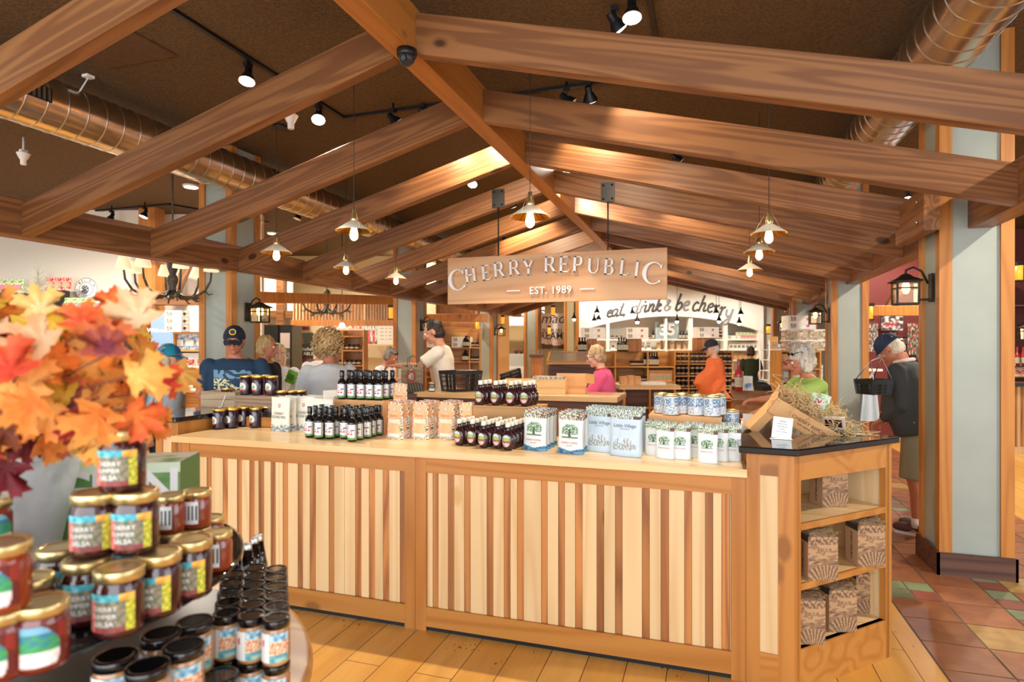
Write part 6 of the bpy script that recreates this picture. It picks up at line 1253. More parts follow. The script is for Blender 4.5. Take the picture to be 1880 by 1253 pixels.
# ---- cookie shelves and white rack on the right
shelves('cookie_shelves', 'oak shelves of cookie tubs and bags left of the second right post', 1433, 1508, 644, 8.9, (644.5, 677, 700), depth=.35, uprights=(1455,))
items(RTUB, 1444, 1506, 644, 9.0, 3, 'cookie tub', 'on top of the oak shelves, lower layer', 'cookie tubs'); items(RTUB, 1444, 1506, 0, 9.02, 3, 'cookie tub', 'on top of the oak shelves, upper layer', 'cookie tubs', z=zat(644, 9.0)+.157)
for k in range(2): p = atd(1466, HY, 9.0); RBOX.put((p.x, p.y, zat(644, 9.0)+.315+k*.1005), TH, f'white cookie box on top of the cookie tubs, {nth(k)} from the bottom', 'cookie boxes')
items(RO, 1436, 1454, 677, 9.0, 2, 'orange cookie bag', 'on the second oak shelf', 'cookie bags'); items(RSB, 1457, 1480, 677, 9.0, 2, 'blue picture bag', 'on the second oak shelf by the lime green shopper', 'blue bags on the cookie shelves'); items(RSB, 1438, 1505, 700, 9.05, 5, 'blue picture bag', 'on the low oak shelf behind the lime green shopper', 'blue bags on the cookie shelves')
wr_ = thing('wire_rack', 'white wire rack of packages beside the third right post', 'rack', (*atd(1424, HY, 9.3).xy, 0), TH); b = MB()
for sx_ in (-.1, .1):
    for sy_ in (0, .35): b.tube([(sx_, sy_, 0), (sx_, sy_, zat(625, 9.3))], .008, 6)
for y in (643, 662, 682, 700): z = zat(y, 9.3); [b.tube([(-.1, sy_, z), (.1, sy_, z)], .007, 6) for sy_ in (0, .08, .16, .25, .35)]
b.build('wire_frame', M_WPLAST, wr_)
for k, y in enumerate((643, 662, 682, 700)): items((RK, RSB, RK, RPK)[k], 1412, 1430, 0, 9.4, 1, 'packaged bag', f'on the {nth(k)} level of the white wire rack', 'bags on the wire rack', z=zat(y, 9.3)+.008)
# ---- maroon opening on the right
tb3(1586, 571, 9.4, 1700, 571, 9.4, .1, .16, M_POST, 'level timber above the maroon wall pictures'); tb3(1630, 566, 9.5, 1650, 530, 9.5, .07, .1, M_RAFT, 'slanting brace above the maroon wall')
tb3(1500, 523, 8.4, 1700, 540, 8.4, .1, .2, M_POST, 'pale timber running behind the iron lantern at the right') if False else None
def ph1(u, v): return mixc('3a3234', 'd8d4d0', .5+1.4*H(u*6, v*6, 1)) if not (.2 < v < .6 and .15 < u < .8 and H(u*12, v*9, 2) > 0) else (.75, .25, .28)
def ph2(u, v): return mixc('4a4440', 'c8b8ac', .45+1.5*H(u*9, v*12, 4))
def ph3(u, v): return (.7, .12, .14) if H(u*9, v*12, 8) > .2 else mixc('2f3a2c', 'b8bca8', .4+1.4*H(u*9, v*9, 9))
art_panel('photo_print', 1618, 580, 1658, 607, 10.2, ph1, 30, 24, 'photo print of a berry bowl above the words on the maroon wall', 'picture'); art_panel('photo_print', 1588, 594, 1612, 646, 10.2, ph2, 20, 36, 'tall photo print of an orchard on the left of the maroon wall', 'picture'); art_panel('photo_print', 1666, 594, 1690, 652, 10.2, ph3, 20, 36, 'tall photo print of red cherries on the right of the maroon wall', 'picture')
mt = thing('wall_lettering', 'white words The Magical Land of on the maroon wall', 'lettering', (*atd(1639, HY, 10.36).xy, zat(625, 10.36)), TH); text('lettering', 'THE', .07, M_WLET, mt, (0, -.01, .11)); text('lettering', 'Magical', .19, M_WLET, mt, (0, -.01, 0), shear=.25, bold=.004); text('lettering', 'Land OF', .16, M_WLET, mt, (0, -.01, -.16), shear=.25, bold=.003)
wt = thing('white_side_table', 'white topped folding table before the maroon wall', 'table', (*atd(1600, HY, 8.0).xy, 0), TH); zt_ = zat(678, 8.0); MB().box(-.3, .15, 0, .4, zt_-.03, zt_).build('table_top', M_WPLAST, wt); b = MB(); b.bar((.08, .1, zt_-.03), (-.12, .1, zt_-.4), .03, .03); b.bar((-.15, .2, zt_-.03), (-.15, .2, 0), .05, .05); b.build('table_leg', M_WPLAST, wt)
clo = MB(); clo.grid(lambda u, v: (-.02+(.12-.05*v)*(u-.5)*2, .02*math.sin(u*12), -.5+.5*v), 12, 8, None); clo.grid(lambda u, v: (-.02+(.12-.05*v)*(u-.5)*2, .01+.02*math.sin(u*12), -.5+.5*v), 12, 8, None, flip=True); o = clo.build('cloth_bag', mat('pale_blue_cloth', 'c3d4e0', .7), None, (*atd(1600, HY, 7.5).xy, zat(700, 7.5)), TH); tag(o, 'pale blue cloth bag hanging below the white table', 'bag')
# ---- far right sliver
shelves('wine_shelves', 'dark shelves of red bottles at the right edge of the photo', 1850, 2000, 500, 9.6, (560, 672, 692), depth=.3, m=M_DARKW, mv=M_DARKW, back=mat('maroon_back', '5d2a28', .6))
items(RBTL, 1862, 1960, 672, 9.65, 9, 'red bottle', 'on the upper wine shelf at the right edge', 'red bottles on the upper wine shelf'); items(RBTL, 1862, 1960, 0, 9.65, 9, 'amber bottle', 'on the lower wine shelf at the right edge', 'bottles on the lower wine shelf', z=zat(692, 9.6)+.001) if False else items(RO, 1862, 1960, 692, 9.65, 8, 'orange packet', 'on the lower wine shelf at the right edge', 'orange packets on the wine shelf')
bc = thing('bar_counter', 'dark topped counter with striped wood front at the right edge', 'counter', (*atd(1920, HY, 8.8).xy, 0), TH); MB().box(-.55, .6, -.05, .5, zat(703, 8.8)-.05, zat(703, 8.8)).build('counter_top', M_GRAN, bc)
b = MB(); b.box(-.5, .6, .02, .45, 0, zat(703, 8.8)-.05, 0); [b.box(-.5+k*.09, -.46+k*.09, 0, .02, .1, zat(703, 8.8)-.06, 1) for k in range(12)]; b.box(-.5, .6, -.01, .02, 0, .1, 1); b.build('striped_front', [M_STRIP, M_MAPV], bc)
ln.put((*atd(1872, HY, 8.2).xy, zat(609, 8.2)), TH, 'iron lantern hanging at the right edge of the photo', 'iron lanterns on the posts')
# ================================================================ gift boxes in the end cabinet, tilted box, card, crate
def krart(u, v):
    dk, md, lt_ = (.42, .32, .24), (.56, .43, .32), (.70, .55, .40)
    if v > .82: return mixc(dk, lt_, .5+1.8*H(u*12, v*14, 3))
    if v > .74: return md if H(u*3, v*9, 1) > .1 else lt_
    if v > .66 and .3 < u < .8: return (.45, .34, .25) if int(u*34) % 2 else lt_
    if v > .5: return md if H(u*4, v*14, 1) > .02 else lt_
    q = math.sin(math.atan2(v+.25, u-.62)*30)
    if v < .36: return mixc(dk, lt_, .5+.6*q+.8*H(u*22, v*26, 2)) if v < .36-.1*(u-.6)**2*4 else md
    return mixc(dk, lt_, .45+1.5*H(u*6, v*20, 5))
def gift_box(name='printed_gift_box'):
    t = thing(name, 'x', 'box'); w_, d_, h_ = .135, .105, .20; mb = MB()
    mb.grid(lambda u, v: ((u-.5)*w_, -d_/2, h_*v), 44, 60, krart, smooth=False); kc = lambda u, v: (.73, .58, .43)
    mb.grid(lambda u, v: ((u-.5)*w_, d_/2, h_*v), 4, 4, kc, smooth=False, flip=True)
    sd_ = lambda u, v: (.2, .17, .14) if v > .86 else (.73, .58, .43)
    mb.grid(lambda u, v: (-w_/2, d_/2-d_*u, h_*v), 6, 14, sd_, smooth=False); mb.grid(lambda u, v: (w_/2, -d_/2+d_*u, h_*v), 6, 14, sd_, smooth=False)
    mb.grid(lambda u, v: ((u-.5)*w_*.9, -d_/2+d_*v, h_+.025*math.sin(PI*v)+.006*H(u*5, v*5)), 8, 8, lambda u, v: (.45, .35, .26)); mb.build('printed_carton', M_PRINT, t)
    a = text('lettering', 'CHERRY REPUBLIC', .0165, M_DKT, t, (-w_/2-.001, 0, h_*.45), (PI/2, PI/2*0, -PI/2)); a.rotation_euler = Euler((0, -PI/2, 0), 'XYZ'); a.rotation_euler = Matrix(((0, 0, -1), (0, 1, 0), (1, 0, 0))).to_euler() if False else (Matrix.Rotation(-PI/2, 3, 'Z') @ Matrix.Rotation(PI/2, 3, 'X') @ Matrix.Rotation(-PI/2, 3, 'Z')).to_euler()
    s = MB()
    for k in range(60):
        x, y = R.uniform(-w_*.45, w_*.45), R.uniform(-d_*.45, d_*.45); c_ = Vector((x, y, h_+.012)); pts = [c_]
        for q in range(4): c_ = c_+Vector((R.uniform(-.02, .02), R.uniform(-.02, .02), R.uniform(-.008, .012))); pts.append(c_)
        s.tube(pts, .0009, 3)
    s.build('straw', mat('shredded_straw', 'b09468', .8), t); return t
gbx = Rep(gift_box())
for x, y, z, lb, rz in ((1513, 934, .755, 'brown printed gift box alone on the top shelf of the end cabinet', .42), (1491, 1070, .485, 'brown printed gift box on the middle shelf, nearer left one', .30), (1581, 1044, .485, 'brown printed gift box on the middle shelf, farther right one', .34),
                       (1468, 1188, .19, 'brown printed gift box on the bottom shelf, half hidden at the left', .30), (1528, 1165, .19, 'brown printed gift box on the bottom shelf, in the middle', .34), (1579, 1130, .19, 'brown printed gift box on the bottom shelf, behind at the right', .30)):
    p = atz(x, y, z); pp = p.xy+Vector((.035, .085)); gbx.put((pp.x, pp.y, z+.001), rz, lb, 'gift boxes in the end cabinet')
# tilted open gift crate
tg = thing('tilted_gift_box', 'tilted tan cardboard gift box overflowing with straw and products on the right granite worktop', 'gift box', (*atz(1478, 796, GZ).xy, GZ+.002), 0)
base = MB(); Mx = Matrix.Translation((0, .1, .03)) @ Matrix.Rotation(math.radians(32), 4, 'Y') @ Matrix.Rotation(math.radians(16), 4, 'X'); base.M = Mx
L_, W_, Hh = .20, .12, .095
base.box(-L_, L_, -W_, -W_+.004, 0, Hh).box(-L_, L_, W_-.004, W_, 0, Hh).box(-L_, -L_+.004, -W_, W_, 0, Hh).box(L_-.004, L_, -W_, W_, 0, Hh).box(-L_, L_, -W_, W_, 0, .004)
base.build('box_body', M_KR, tg)
lt = text('lettering', 'CHERRY REPUBLIC', .026, M_BRT, tg, (0, 0, 0), (0, 0, 0)); 
for v in lt.data.vertices: v.co = Mx @ Vector((v.co.x+.02, -W_-.0015-v.co.z, .055+v.co.y))
lt = text('lettering', 'GLEN ARBOR, MICHIGAN', .012, M_BRT, tg, (0, 0, 0), (0, 0, 0))
for v in lt.data.vertices: v.co = Mx @ Vector((v.co.x+.02, -W_-.0015-v.co.z, .032+v.co.y))
lid = MB(); lid.M = Matrix.Translation((-.19, .10, .075)) @ Matrix.Rotation(math.radians(-48), 4, 'Y') @ Matrix.Rotation(math.radians(14), 4, 'X'); lid.box(-.10, .10, -.10, .10, 0, .004).box(-.10, .10, -.104, -.10, 0, .045).box(-.104, -.10, -.1, .1, 0, .045); lid.build('lid', M_KR, tg)
stw = MB()
for k in range(760):
    x, y = R.gauss(.03, .10), R.uniform(-W_*1.0, W_*1.1); c_ = Vector((max(-.2, min(.29, x)), y, Hh+R.uniform(-.02, .055))); dr = Vector((R.uniform(-1, 1), R.uniform(-1, 1), R.uniform(-.4, .5))).normalized(); pts = [Mx @ c_]
    for q in range(6): dr = (dr+Vector((R.uniform(-.7, .7), R.uniform(-.7, .7), R.uniform(-.6, .5)))).normalized(); c_ = c_+dr*.014; pts.append(Mx @ c_)
    stw.tube([q if q.z > .004 else Vector((q.x, q.y, .004)) for q in pts], .0016, 3)
stw.build('straw', mat('pale_straw', 'c4a878', .8), tg)
def snack(u, v): return (.78, .2, .24) if (.2 < u < .55 and .15 < v < .8 and H(u*12, v*9) > -.05) else mixc('e4ece0', '7fae5c', 1.4*H(u*6, v*6, 4)+.3*(u > .75))
sp_ = MB(); sp_.M = Mx @ Matrix.Translation((.02, -.0, Hh+.0)) @ Matrix.Rotation(-.35, 4, 'Y') @ Matrix.Rotation(.25, 4, 'X'); sp_.grid(lambda u, v: ((u-.5)*.09, -.012*math.sin(PI*u), .13*v-.01), 18, 22, snack); sp_.grid(lambda u, v: ((u-.5)*.09, .012*math.sin(PI*u), .13*v-.01), 18, 22, snack, flip=True); o = sp_.build('snack_bag', M_PRINTG, None, tg.location); tag(o, 'white and red snack bag stuck upright in the straw of the tilted gift box', 'bag')
jb = MB(); jb.M = Mx @ Matrix.Translation((.13, -.05, Hh+.01)) @ Matrix.Rotation(.5, 4, 'Y'); jb.lathe([(.03, 0), (.031, .02), (.031, .03)], seg=20, mi=0); jb.lathe([(.02, .0305), (.001, .031)], seg=16, mi=1, cap=False); o = jb.build('small_tin', [M_LBL, M_GRN], None, tg.location); tag(o, 'small round tin with a green mark lying in the straw of the tilted gift box', 'tin')
pkk = MB(); pkk.M = Mx @ Matrix.Translation((.06, -.07, Hh+.0)) @ Matrix.Rotation(.9, 4, 'Y') @ Matrix.Rotation(.3, 4, 'X'); pkk.box(-.03, .03, -.012, .012, 0, .10, 0).box(-.02, .02, -.0135, -.012, .01, .09, 1); o = pkk.build('clear_packet', [mat('clear_film', 'b9b0a4', .15), M_DKRED], None, tg.location); tag(o, 'clear packet with dark contents lying in the straw of the tilted gift box', 'packet')
cd = thing('info_card', 'small white standing card with tiny print in front of the tilted gift box', 'card', (*atz(1434, 806, GZ).xy, GZ+.001), TH-.42); b = MB(); b.M = Matrix.Rotation(-.22, 4, 'X') @ Matrix.Rotation(.10, 4, 'Y'); b.box(-.045, .045, 0, .0012, 0, .105); cf = b.build('card_face', M_WPLAST, cd); MB().box(-.05, .05, -.035, .0, 0, .0012).build('card_foot', M_WPLAST, cd)
for k in range(5): tx = text('lettering', ('Gift Box', 'filled with cherry', 'sweets, salsa, jam', 'and coffee', 'from our orchards')[k], .009 if k == 0 else .0065, M_DKT, cd, (0, 0, 0), (0, 0, 0)); [setattr(v, 'co', b.M @ Vector((v.co.x, -.0008-v.co.z, .085-.013*k+v.co.y))) for v in tx.data.vertices]
# light crate on the left granite
lp = atz(327, 757, GZ); lcr = thing('pale_crate', 'pale weathered crate tied with twine on the left granite worktop', 'crate', (-3.50, 3.72, GZ+.001), .08)
MCR = timber('pale_weathered', '9f8468', 'b89c7c', '6b5440', 0, .7, 1, .05); b = MB(); b.box(-.15, .15, -.09, -.08, 0, .055).box(-.15, .15, -.09, -.08, .058, .115).box(-.15, .15, .08, .09, 0, .115).box(-.15, -.14, -.08, .08, 0, .115).box(.14, .15, -.08, .08, 0, .115).box(-.14, .14, -.08, .08, 0, .006); b.build('crate_boards', MCR, lcr); b = MB(); b.tube([(.07, -.094, .09), (.05, -.096, .04), (.045, -.11, .004), (.03, -.12, .003)], .003, 5); b.build('twine', M_WPLAST, lcr)
# ================================================================ people
def cloth(name, c1, c2=None, **k): return noisy(name, c1, c2 or c1, 14, .8, lo=.3, hi=.7, bump=.15, **k)
M_EYE = mat('eye_white', 'e8e4de', .3); M_PUP = mat('eye_dark', '1c1612', .2); M_LENS = mat('dark_lens', '0c0c0e', .1)
def blob(mb, pts, rad, seg=12): 
    mb.tube(pts, rad, seg)
    for p, r in ((pts[0], rad[0] if isinstance(rad, (list, tuple)) else rad), (pts[-1], rad[-1] if isinstance(rad, (list, tuple)) else rad)): mb.ball(p, r*.99, seg=10, rings=8)
def rem(o, v, it=2, f=.5):
    m = o.modifiers.new('skin', 'REMESH'); m.mode = 'VOXEL'; m.voxel_size = v; m.use_smooth_shade = True
    s = o.modifiers.new('smooth', 'SMOOTH'); s.iterations = it; s.factor = f; return o
def hand(mb, W, d, nrm, s=1.0, curl=.9, side=1):
    d = Vector(d).normalized(); nrm = Vector(nrm); nrm = (nrm-d*nrm.dot(d)).normalized(); sd = d.cross(nrm)*side
    for k, (o_, L) in enumerate(((-.027, .062), (-.009, .074), (.009, .07), (.026, .055))):
        b0 = W+(d*.05+sd*o_*.6)*s; b1 = W+(d*.088+sd*o_)*s; mb.tube([W+(d*-.01+sd*o_*.4)*s, b0, b1], [.016*s, .015*s, .011*s], 8); a = 0; p = b1; pts = [p]
        for q in range(3): a += curl*(.35+.12*k*.5); p = p+(d*math.cos(a)+nrm*math.sin(a))*L*s/3; pts.append(p)
        mb.tube(pts, [.0095*s, .009*s, .0082*s, .007*s], 8); mb.ball(pts[-1], .0072*s, seg=8, rings=6)
    t0 = W+(d*.02-sd*.02)*s; mb.tube([t0, t0+(d*.028-sd*.022+nrm*.008)*s, t0+(d*.058-sd*.026+nrm*.02)*s], [.015*s, .0115*s, .008*s], 8); mb.ball(t0+(d*.058-sd*.026+nrm*.02)*s, .008*s, seg=8, rings=6)
def person(label, px, d, face, H=1.7, lean=0.0, skin=None, top='4a5a6a', sleeve='short', bottom='303840', legs='long', hair=None, head=(0, 0), belly=0, L=None, Rr=None, vox=.009, wide=1.0, extra=None, topmat=None, shoes='2a2422', face_d=True, z0=0, skirt=False, curl=.9):
    """L / Rr: (elbow, wrist) in body coordinates for the arm on local -x / +x side; face: angle added to TH, 0 looks at the photographer"""
    s = H/1.72; skin = skin or M_SKIN; P0 = atd(px, HY, d); t = thing('person', label, 'person', (P0.x, P0.y, z0), TH+face)
    Q = Matrix.Rotation(lean, 3, 'X'); piv = Vector((0, 0, .95*s))
    def U(p): p = Vector(p)*s; return Q @ (p-piv)+piv
    b = MB()
    for sx in (-1, 1):
        hip, kn, an = Vector((sx*.085, 0, .9))*s, Vector((sx*.095, -.01, .49))*s, Vector((sx*.10, .02, .09))*s
        blob(b, [hip, kn.lerp(hip, .5), kn, kn.lerp(an, .3)+Vector((0, .02, 0)), an], [.085*s, .072*s, .055*s, .056*s, .036*s]); blob(b, [an-Vector((0, -.02, .05)), an+Vector((0, -.13, -.055))], [.034, .03])
    def sec(mb, rows, f=1.0, seg=24, tr=U):
        n = len(mb.v); pts = []
        for z, rx, ry, oy in rows: pts += [tr((rx*wide*f*math.cos(2*PI*k/seg), oy+ry*f*math.sin(2*PI*k/seg), z)) for k in range(seg)]
        mb.add(pts)
        for i in range(len(rows)-1):
            for k in range(seg): j_ = (k+1) % seg; mb.face([n+i*seg+k, n+i*seg+j_, n+(i+1)*seg+j_, n+(i+1)*seg+k], 0, True)
        mb.face([n+k for k in range(seg)][::-1]); mb.face([n+(len(rows)-1)*seg+k for k in range(seg)])
    trunk = [(.86, .15, .105, 0), (.96, .16, .11+belly*.5, -belly*.5), (1.08, .145, .10+belly, -belly*.8), (1.2, .155, .108+belly*.7, -belly*.5), (1.3, .17, .115, 0), (1.38, .165, .098, .005), (1.43, .12, .075, .01), (1.46, .06, .055, .012)]
    sec(b, trunk)
    sh = {}
    for sx, arm in ((-1, L), (1, Rr)):
        S = U((sx*.175*wide, .0, 1.385)); arm = arm or ((sx*.24, .0, 1.12), (sx*.24, -.10, .90)); E1, W1 = U(arm[0]), U(arm[1]); sh[sx] = (S, E1, W1)
        blob(b, [S, S.lerp(E1, .5), E1, E1.lerp(W1, .35), W1], [.055*s, .047*s, .038*s, .038*s, .025*s]); dn = (W1-E1).normalized(); hand(b, W1, dn, Vector((0, 0, -1)) if abs(dn.z) < .8 else Vector((-sx, 0, 0)), s, curl, sx)
    b.tube([U((0, .012, 1.42)), U((0, .0, 1.53))], [.056*s, .05*s], 14)
    HQ = Q @ Matrix.Rotation(head[1], 3, 'Z') @ Matrix.Rotation(head[0], 3, 'X'); HC = U((0, -.012, 1.50))+HQ @ Vector((0, -.005, .105))*s
    def hp(x, y, z): return HC+HQ @ Vector((x, y, z))*s
    Q3 = HQ
    def hb(x, y, z, rx, ry, rz): b.ball(hp(x, y, z), rx*s, ry*s, rz*s, 16, 12, 0, Q3)
    hb(0, .01, .015, .074, .092, .10); hb(0, -.022, -.05, .055, .06, .06); hb(0, -.066, -.088, .024, .022, .02); hb(0, -.088, .030, .046, .014, .012); hb(0, -.097, -.012, .011, .017, .026); hb(0, -.108, -.026, .014, .014, .012)
    hb(0, -.083, -.052, .024, .014, .007); hb(0, -.081, -.064, .022, .013, .008); hb(-.038, -.07, -.02, .022, .02, .02); hb(.038, -.07, -.02, .022, .02, .02)
    for sx in (-1, 1): hb(sx*.077, .012, -.008, .011, .022, .032)
    ob = b.build('body', skin, t); rem(ob, vox)
    if face_d:
        e = MB(); [e.ball(hp(sx*.030, -.081, .008), .0125*s, seg=10, rings=8) for sx in (-1, 1)]; [e.ball(hp(sx*.030, -.0905, .007), .0055*s, seg=8, rings=6, mi=1) for sx in (-1, 1)]; e.build('eyes', [M_EYE, M_PUP], t)
        e = MB(); [e.tube([hp(sx*.014, -.098, .030), hp(sx*.032, -.096, .034), hp(sx*.048, -.082, .028)], .004*s, 6) for sx in (-1, 1)]; e.build('eyebrows', mat('brow_hair', '6a5240', .8), t)
        e = MB(); e.tube([hp(-.022, -.091, -.058), hp(0, -.099, -.0565), hp(.022, -.091, -.058)], .0045*s, 6); e.build('lips', mat('lips', 'a85a50', .5), t)
    # top
    c = MB(); tr_ = [(z, rx+.017, ry+.02, oy) for z, rx, ry, oy in trunk]; tr_ = [(.84, .172, .145+belly*.6, 0)]+tr_[1:-1]+[(1.452, .075, .066, .01)]; sec(c, tr_)
    for sx in (-1, 1):
        S, E1, W1 = sh[sx]
        if sleeve == 'short': c.tube([S, S.lerp(E1, .35), S.lerp(E1, .78)], [.068*s, .068*s, .068*s], 16); c.ball(S, .067*s, seg=12, rings=8)
        elif sleeve == 'half': c.tube([S, S.lerp(E1, .5), E1], [.068*s, .064*s, .06*s], 16); c.ball(S, .067*s, seg=12, rings=8)
        else: c.tube([S, S.lerp(E1, .5), E1, E1.lerp(W1, .5), E1.lerp(W1, .93)], [.07*s, .066*s, .058*s, .053*s, .042*s], 16); c.ball(S, .069*s, seg=12, rings=8); c.ball(E1, .058*s, seg=12, rings=8)
    m = topmat or cloth('cloth_'+top, top, None); o = c.build('top', m, t); rem(o, .013, 3); ds = o.modifiers.new('folds', 'DISPLACE'); tx = bpy.data.textures.get('fold_noise') or bpy.data.textures.new('fold_noise', 'CLOUDS'); tx.noise_scale = .11; ds.texture = tx; ds.strength = .012; ds.mid_level = .5
    # bottom
    c = MB()
    if skirt: sec(c, [(.16, .24, .2, 0), (.5, .21, .17, 0), (.8, .17, .13, 0), (.96, .155, .12, 0)], tr=lambda p: Vector(p)*s)
    else:
        sec(c, [(.84, .16, .115, 0), (.9, .172, .125, 0), (.97, .168, .122, 0)], tr=lambda p: Vector(p)*s); lo = .42 if legs == 'shorts' else .05
        for sx in (-1, 1):
            if legs == 'shorts': c.tube([Vector((sx*.085, 0, .9))*s, Vector((sx*.095, -.005, .66))*s, Vector((sx*.105, -.01, .47))*s], [.096*s, .098*s, .10*s], 18)
            else: c.tube([Vector((sx*.085, 0, .9))*s, Vector((sx*.095, -.005, .5))*s, Vector((sx*.10, .02, .1))*s], [.094*s, .072*s, .058*s], 16)
    rem(c.build('bottom', cloth('cloth_'+bottom, bottom), t), .013, 2)
    for sx in (-1, 1):
        c = MB(); a = Vector((sx*.10, .02, .09))*s; c.prism([(a.x-.042, a.y+.055), (a.x-.042, a.y-.08), (a.x-.035, a.y-.15), (a.x, a.y-.175), (a.x+.035, a.y-.15), (a.x+.042, a.y-.08), (a.x+.042, a.y+.055)], 0, .028)
        o = c.build('shoe_sole', mat('pale_sole', 'e8e4dc', .6), t); c = MB(); c.ball((a.x, a.y-.09, .055), .043, .09, .045, 14, 10); c.ball((a.x, a.y+.02, .075), .042, .055, .06, 14, 10); rem(c.build('shoe', mat('shoe_'+shoes, shoes, .6), t), .009, 1)
    if hair: hair(t, hp, s, HQ)
    if extra: extra(t, hp, s, HQ, sh, U)
    return t
def hairmat(c1, c2): return noisy('hair_'+c1, c1, c2, 60, .6, stretch=(1, 1, .12), lo=.35, hi=.65, bump=.4)
def nball(mb, c, rx, ry, rz, Q, amp, fr, seg=28, rings=20, keep=None):
    n = len(mb.v); idx = {}
    for i in range(rings+1):
        for k in range(seg):
            a = PI*i/rings; t_ = 2*PI*k/seg; u = Vector((math.sin(a)*math.cos(t_), math.sin(a)*math.sin(t_), math.cos(a))); r = 1+amp*mnoise.noise(u*fr); mb.v.append(tuple(c+Q @ Vector((u.x*rx*r, u.y*ry*r, u.z*rz*r))))
    for i in range(rings):
        for k in range(seg): j_ = (k+1) % seg; mb.face([n+i*seg+k, n+(i+1)*seg+k, n+(i+1)*seg+j_, n+i*seg+j_], 0, True)
def H_short(m, bob=0, vol=1.0, y=.027, amp=.22):
    def f(t, hp, s, Q):
        mb = MB(); nball(mb, hp(0, y, .026), .083*s*vol, .094*s*vol, .102*s*vol, Q, amp, 7)
        nball(mb, hp(0, y+.02, -.03), .074*s*vol, .07*s*vol, .07*s, Q, amp, 6)
        if bob: [nball(mb, hp(sx*.06, .02, -.02-bob*.5), .03*s, .06*s, (.06+bob*.6)*s, Q, .15, 6, 14, 12) for sx in (-1, 1)]; nball(mb, hp(0, .05, -.02-bob*.5), .07*s, .045*s, (.06+bob*.6)*s, Q, .15, 6)
        mb.build('hair', m, t)
    return f
def H_curly(m):
    def f(t, hp, s, Q):
        mb = MB(); nball(mb, hp(0, .03, .05), .115*s, .115*s, .12*s, Q, .2, 6)
        for k in range(420):
            u = Vector((R.gauss(0, 1), R.gauss(0, 1), R.gauss(0, 1))).normalized()
            if u.y < -.55 and u.z < .3: continue
            r = R.uniform(.9, 1.17); c = hp(u.x*.125*r, .03+u.y*.125*r, .045+u.z*.135*r); a = [c+Q @ Vector((math.cos(w_)*.013, math.sin(w_)*.013, .012*j_*.45-.014)) for j_, w_ in enumerate([q_*.9+k for q_ in range(6)])]; mb.tube([c+(q-c)+Vector((0, 0, -(j_*0))) for j_, q in enumerate(a)], .0055, 4)
        mb.build('hair', m, t)
    return f
def cap(m, brim=True, badge=None, wide=0, col2=None):
    def f(t, hp, s, Q):
        mb = MB(); n = len(mb.v); seg, rings = 28, 10
        for i in range(rings+1):
            for k in range(seg): a = PI*.53*i/rings; w_ = 2*PI*k/seg; u = Vector((math.sin(a)*math.cos(w_)*.090, .014+math.sin(a)*math.sin(w_)*.108, .028+math.cos(a)*.105)); mb.v.append(tuple(hp(*u)))
        for i in range(rings):
            for k in range(seg): j_ = (k+1) % seg; mb.face([n+i*seg+k, n+(i+1)*seg+k, n+(i+1)*seg+j_, n+i*seg+j_], 0, True)
        if brim: mb.grid(lambda u, v: hp((u-.5)*.15*(1-.25*v*v), -.075-.085*v*math.cos((u-.5)*1.6), .035-.03*v-.02*(2*u-1)**2), 10, 6, None); mb.grid(lambda u, v: hp((u-.5)*.15*(1-.25*v*v), -.075-.085*v*math.cos((u-.5)*1.6), .030-.03*v-.02*(2*u-1)**2), 10, 6, None, flip=True)
        if wide: mb.grid(lambda u, v: hp(math.cos(2*PI*u)*(.088+wide*v), .014+math.sin(2*PI*u)*(.106+wide*v)-(.03*v if math.sin(2*PI*u) < 0 else 0), .024-.035*v), 30, 4, None); mb.grid(lambda u, v: hp(math.cos(2*PI*u)*(.088+wide*v), .014+math.sin(2*PI*u)*(.106+wide*v)-(.03*v if math.sin(2*PI*u) < 0 else 0), .020-.035*v), 30, 4, None, flip=True)
        o = mb.build('hat', m, t)
        if badge:
            mb = MB(); pc_ = lambda r, w_: hp(.03*0+r*math.cos(w_), -.088-.005+.0022*0-(.0), .085+r*math.sin(w_))
            nrm = Q @ Vector((0, -.74, .45)).normalized(); up_ = Q @ Vector((0, .45, .74)).normalized(); sd_ = Q @ Vector((1, 0, 0)); c0 = hp(0, -.083, .088)+nrm*.004
            mb.grid(lambda u, v: c0+(sd_*math.cos(2*PI*u)+up_*math.sin(2*PI*u))*.029*s*v+nrm*.004, 24, 6, lambda u, v: (.88, .72, .2) if v > .62 else (.2, .22, .45) if v < .5 else (.12, .12, .2), smooth=False); mb.build('badge', M_PRINT, o)
    return f
def glasses(m, dark=True, up=0):
    def f(t, hp, s, Q, *a):
        mb = MB()
        for sx in (-1, 1): mb.ball(hp(sx*.032, -.094+up*.5, .008+up), .024*s, .008*s, .016*s, 12, 8, 0, Q); mb.tube([hp(sx*.055, -.09+up*.5, .012+up), hp(sx*.078, -.02+up*.3, .012+up), hp(sx*.08, .015, .01+up*.8)], .003, 5)
        mb.tube([hp(-.012, -.1+up*.5, .012+up), hp(.012, -.1+up*.5, .012+up)], .003, 5); mb.build('glasses', m, t)
    return f
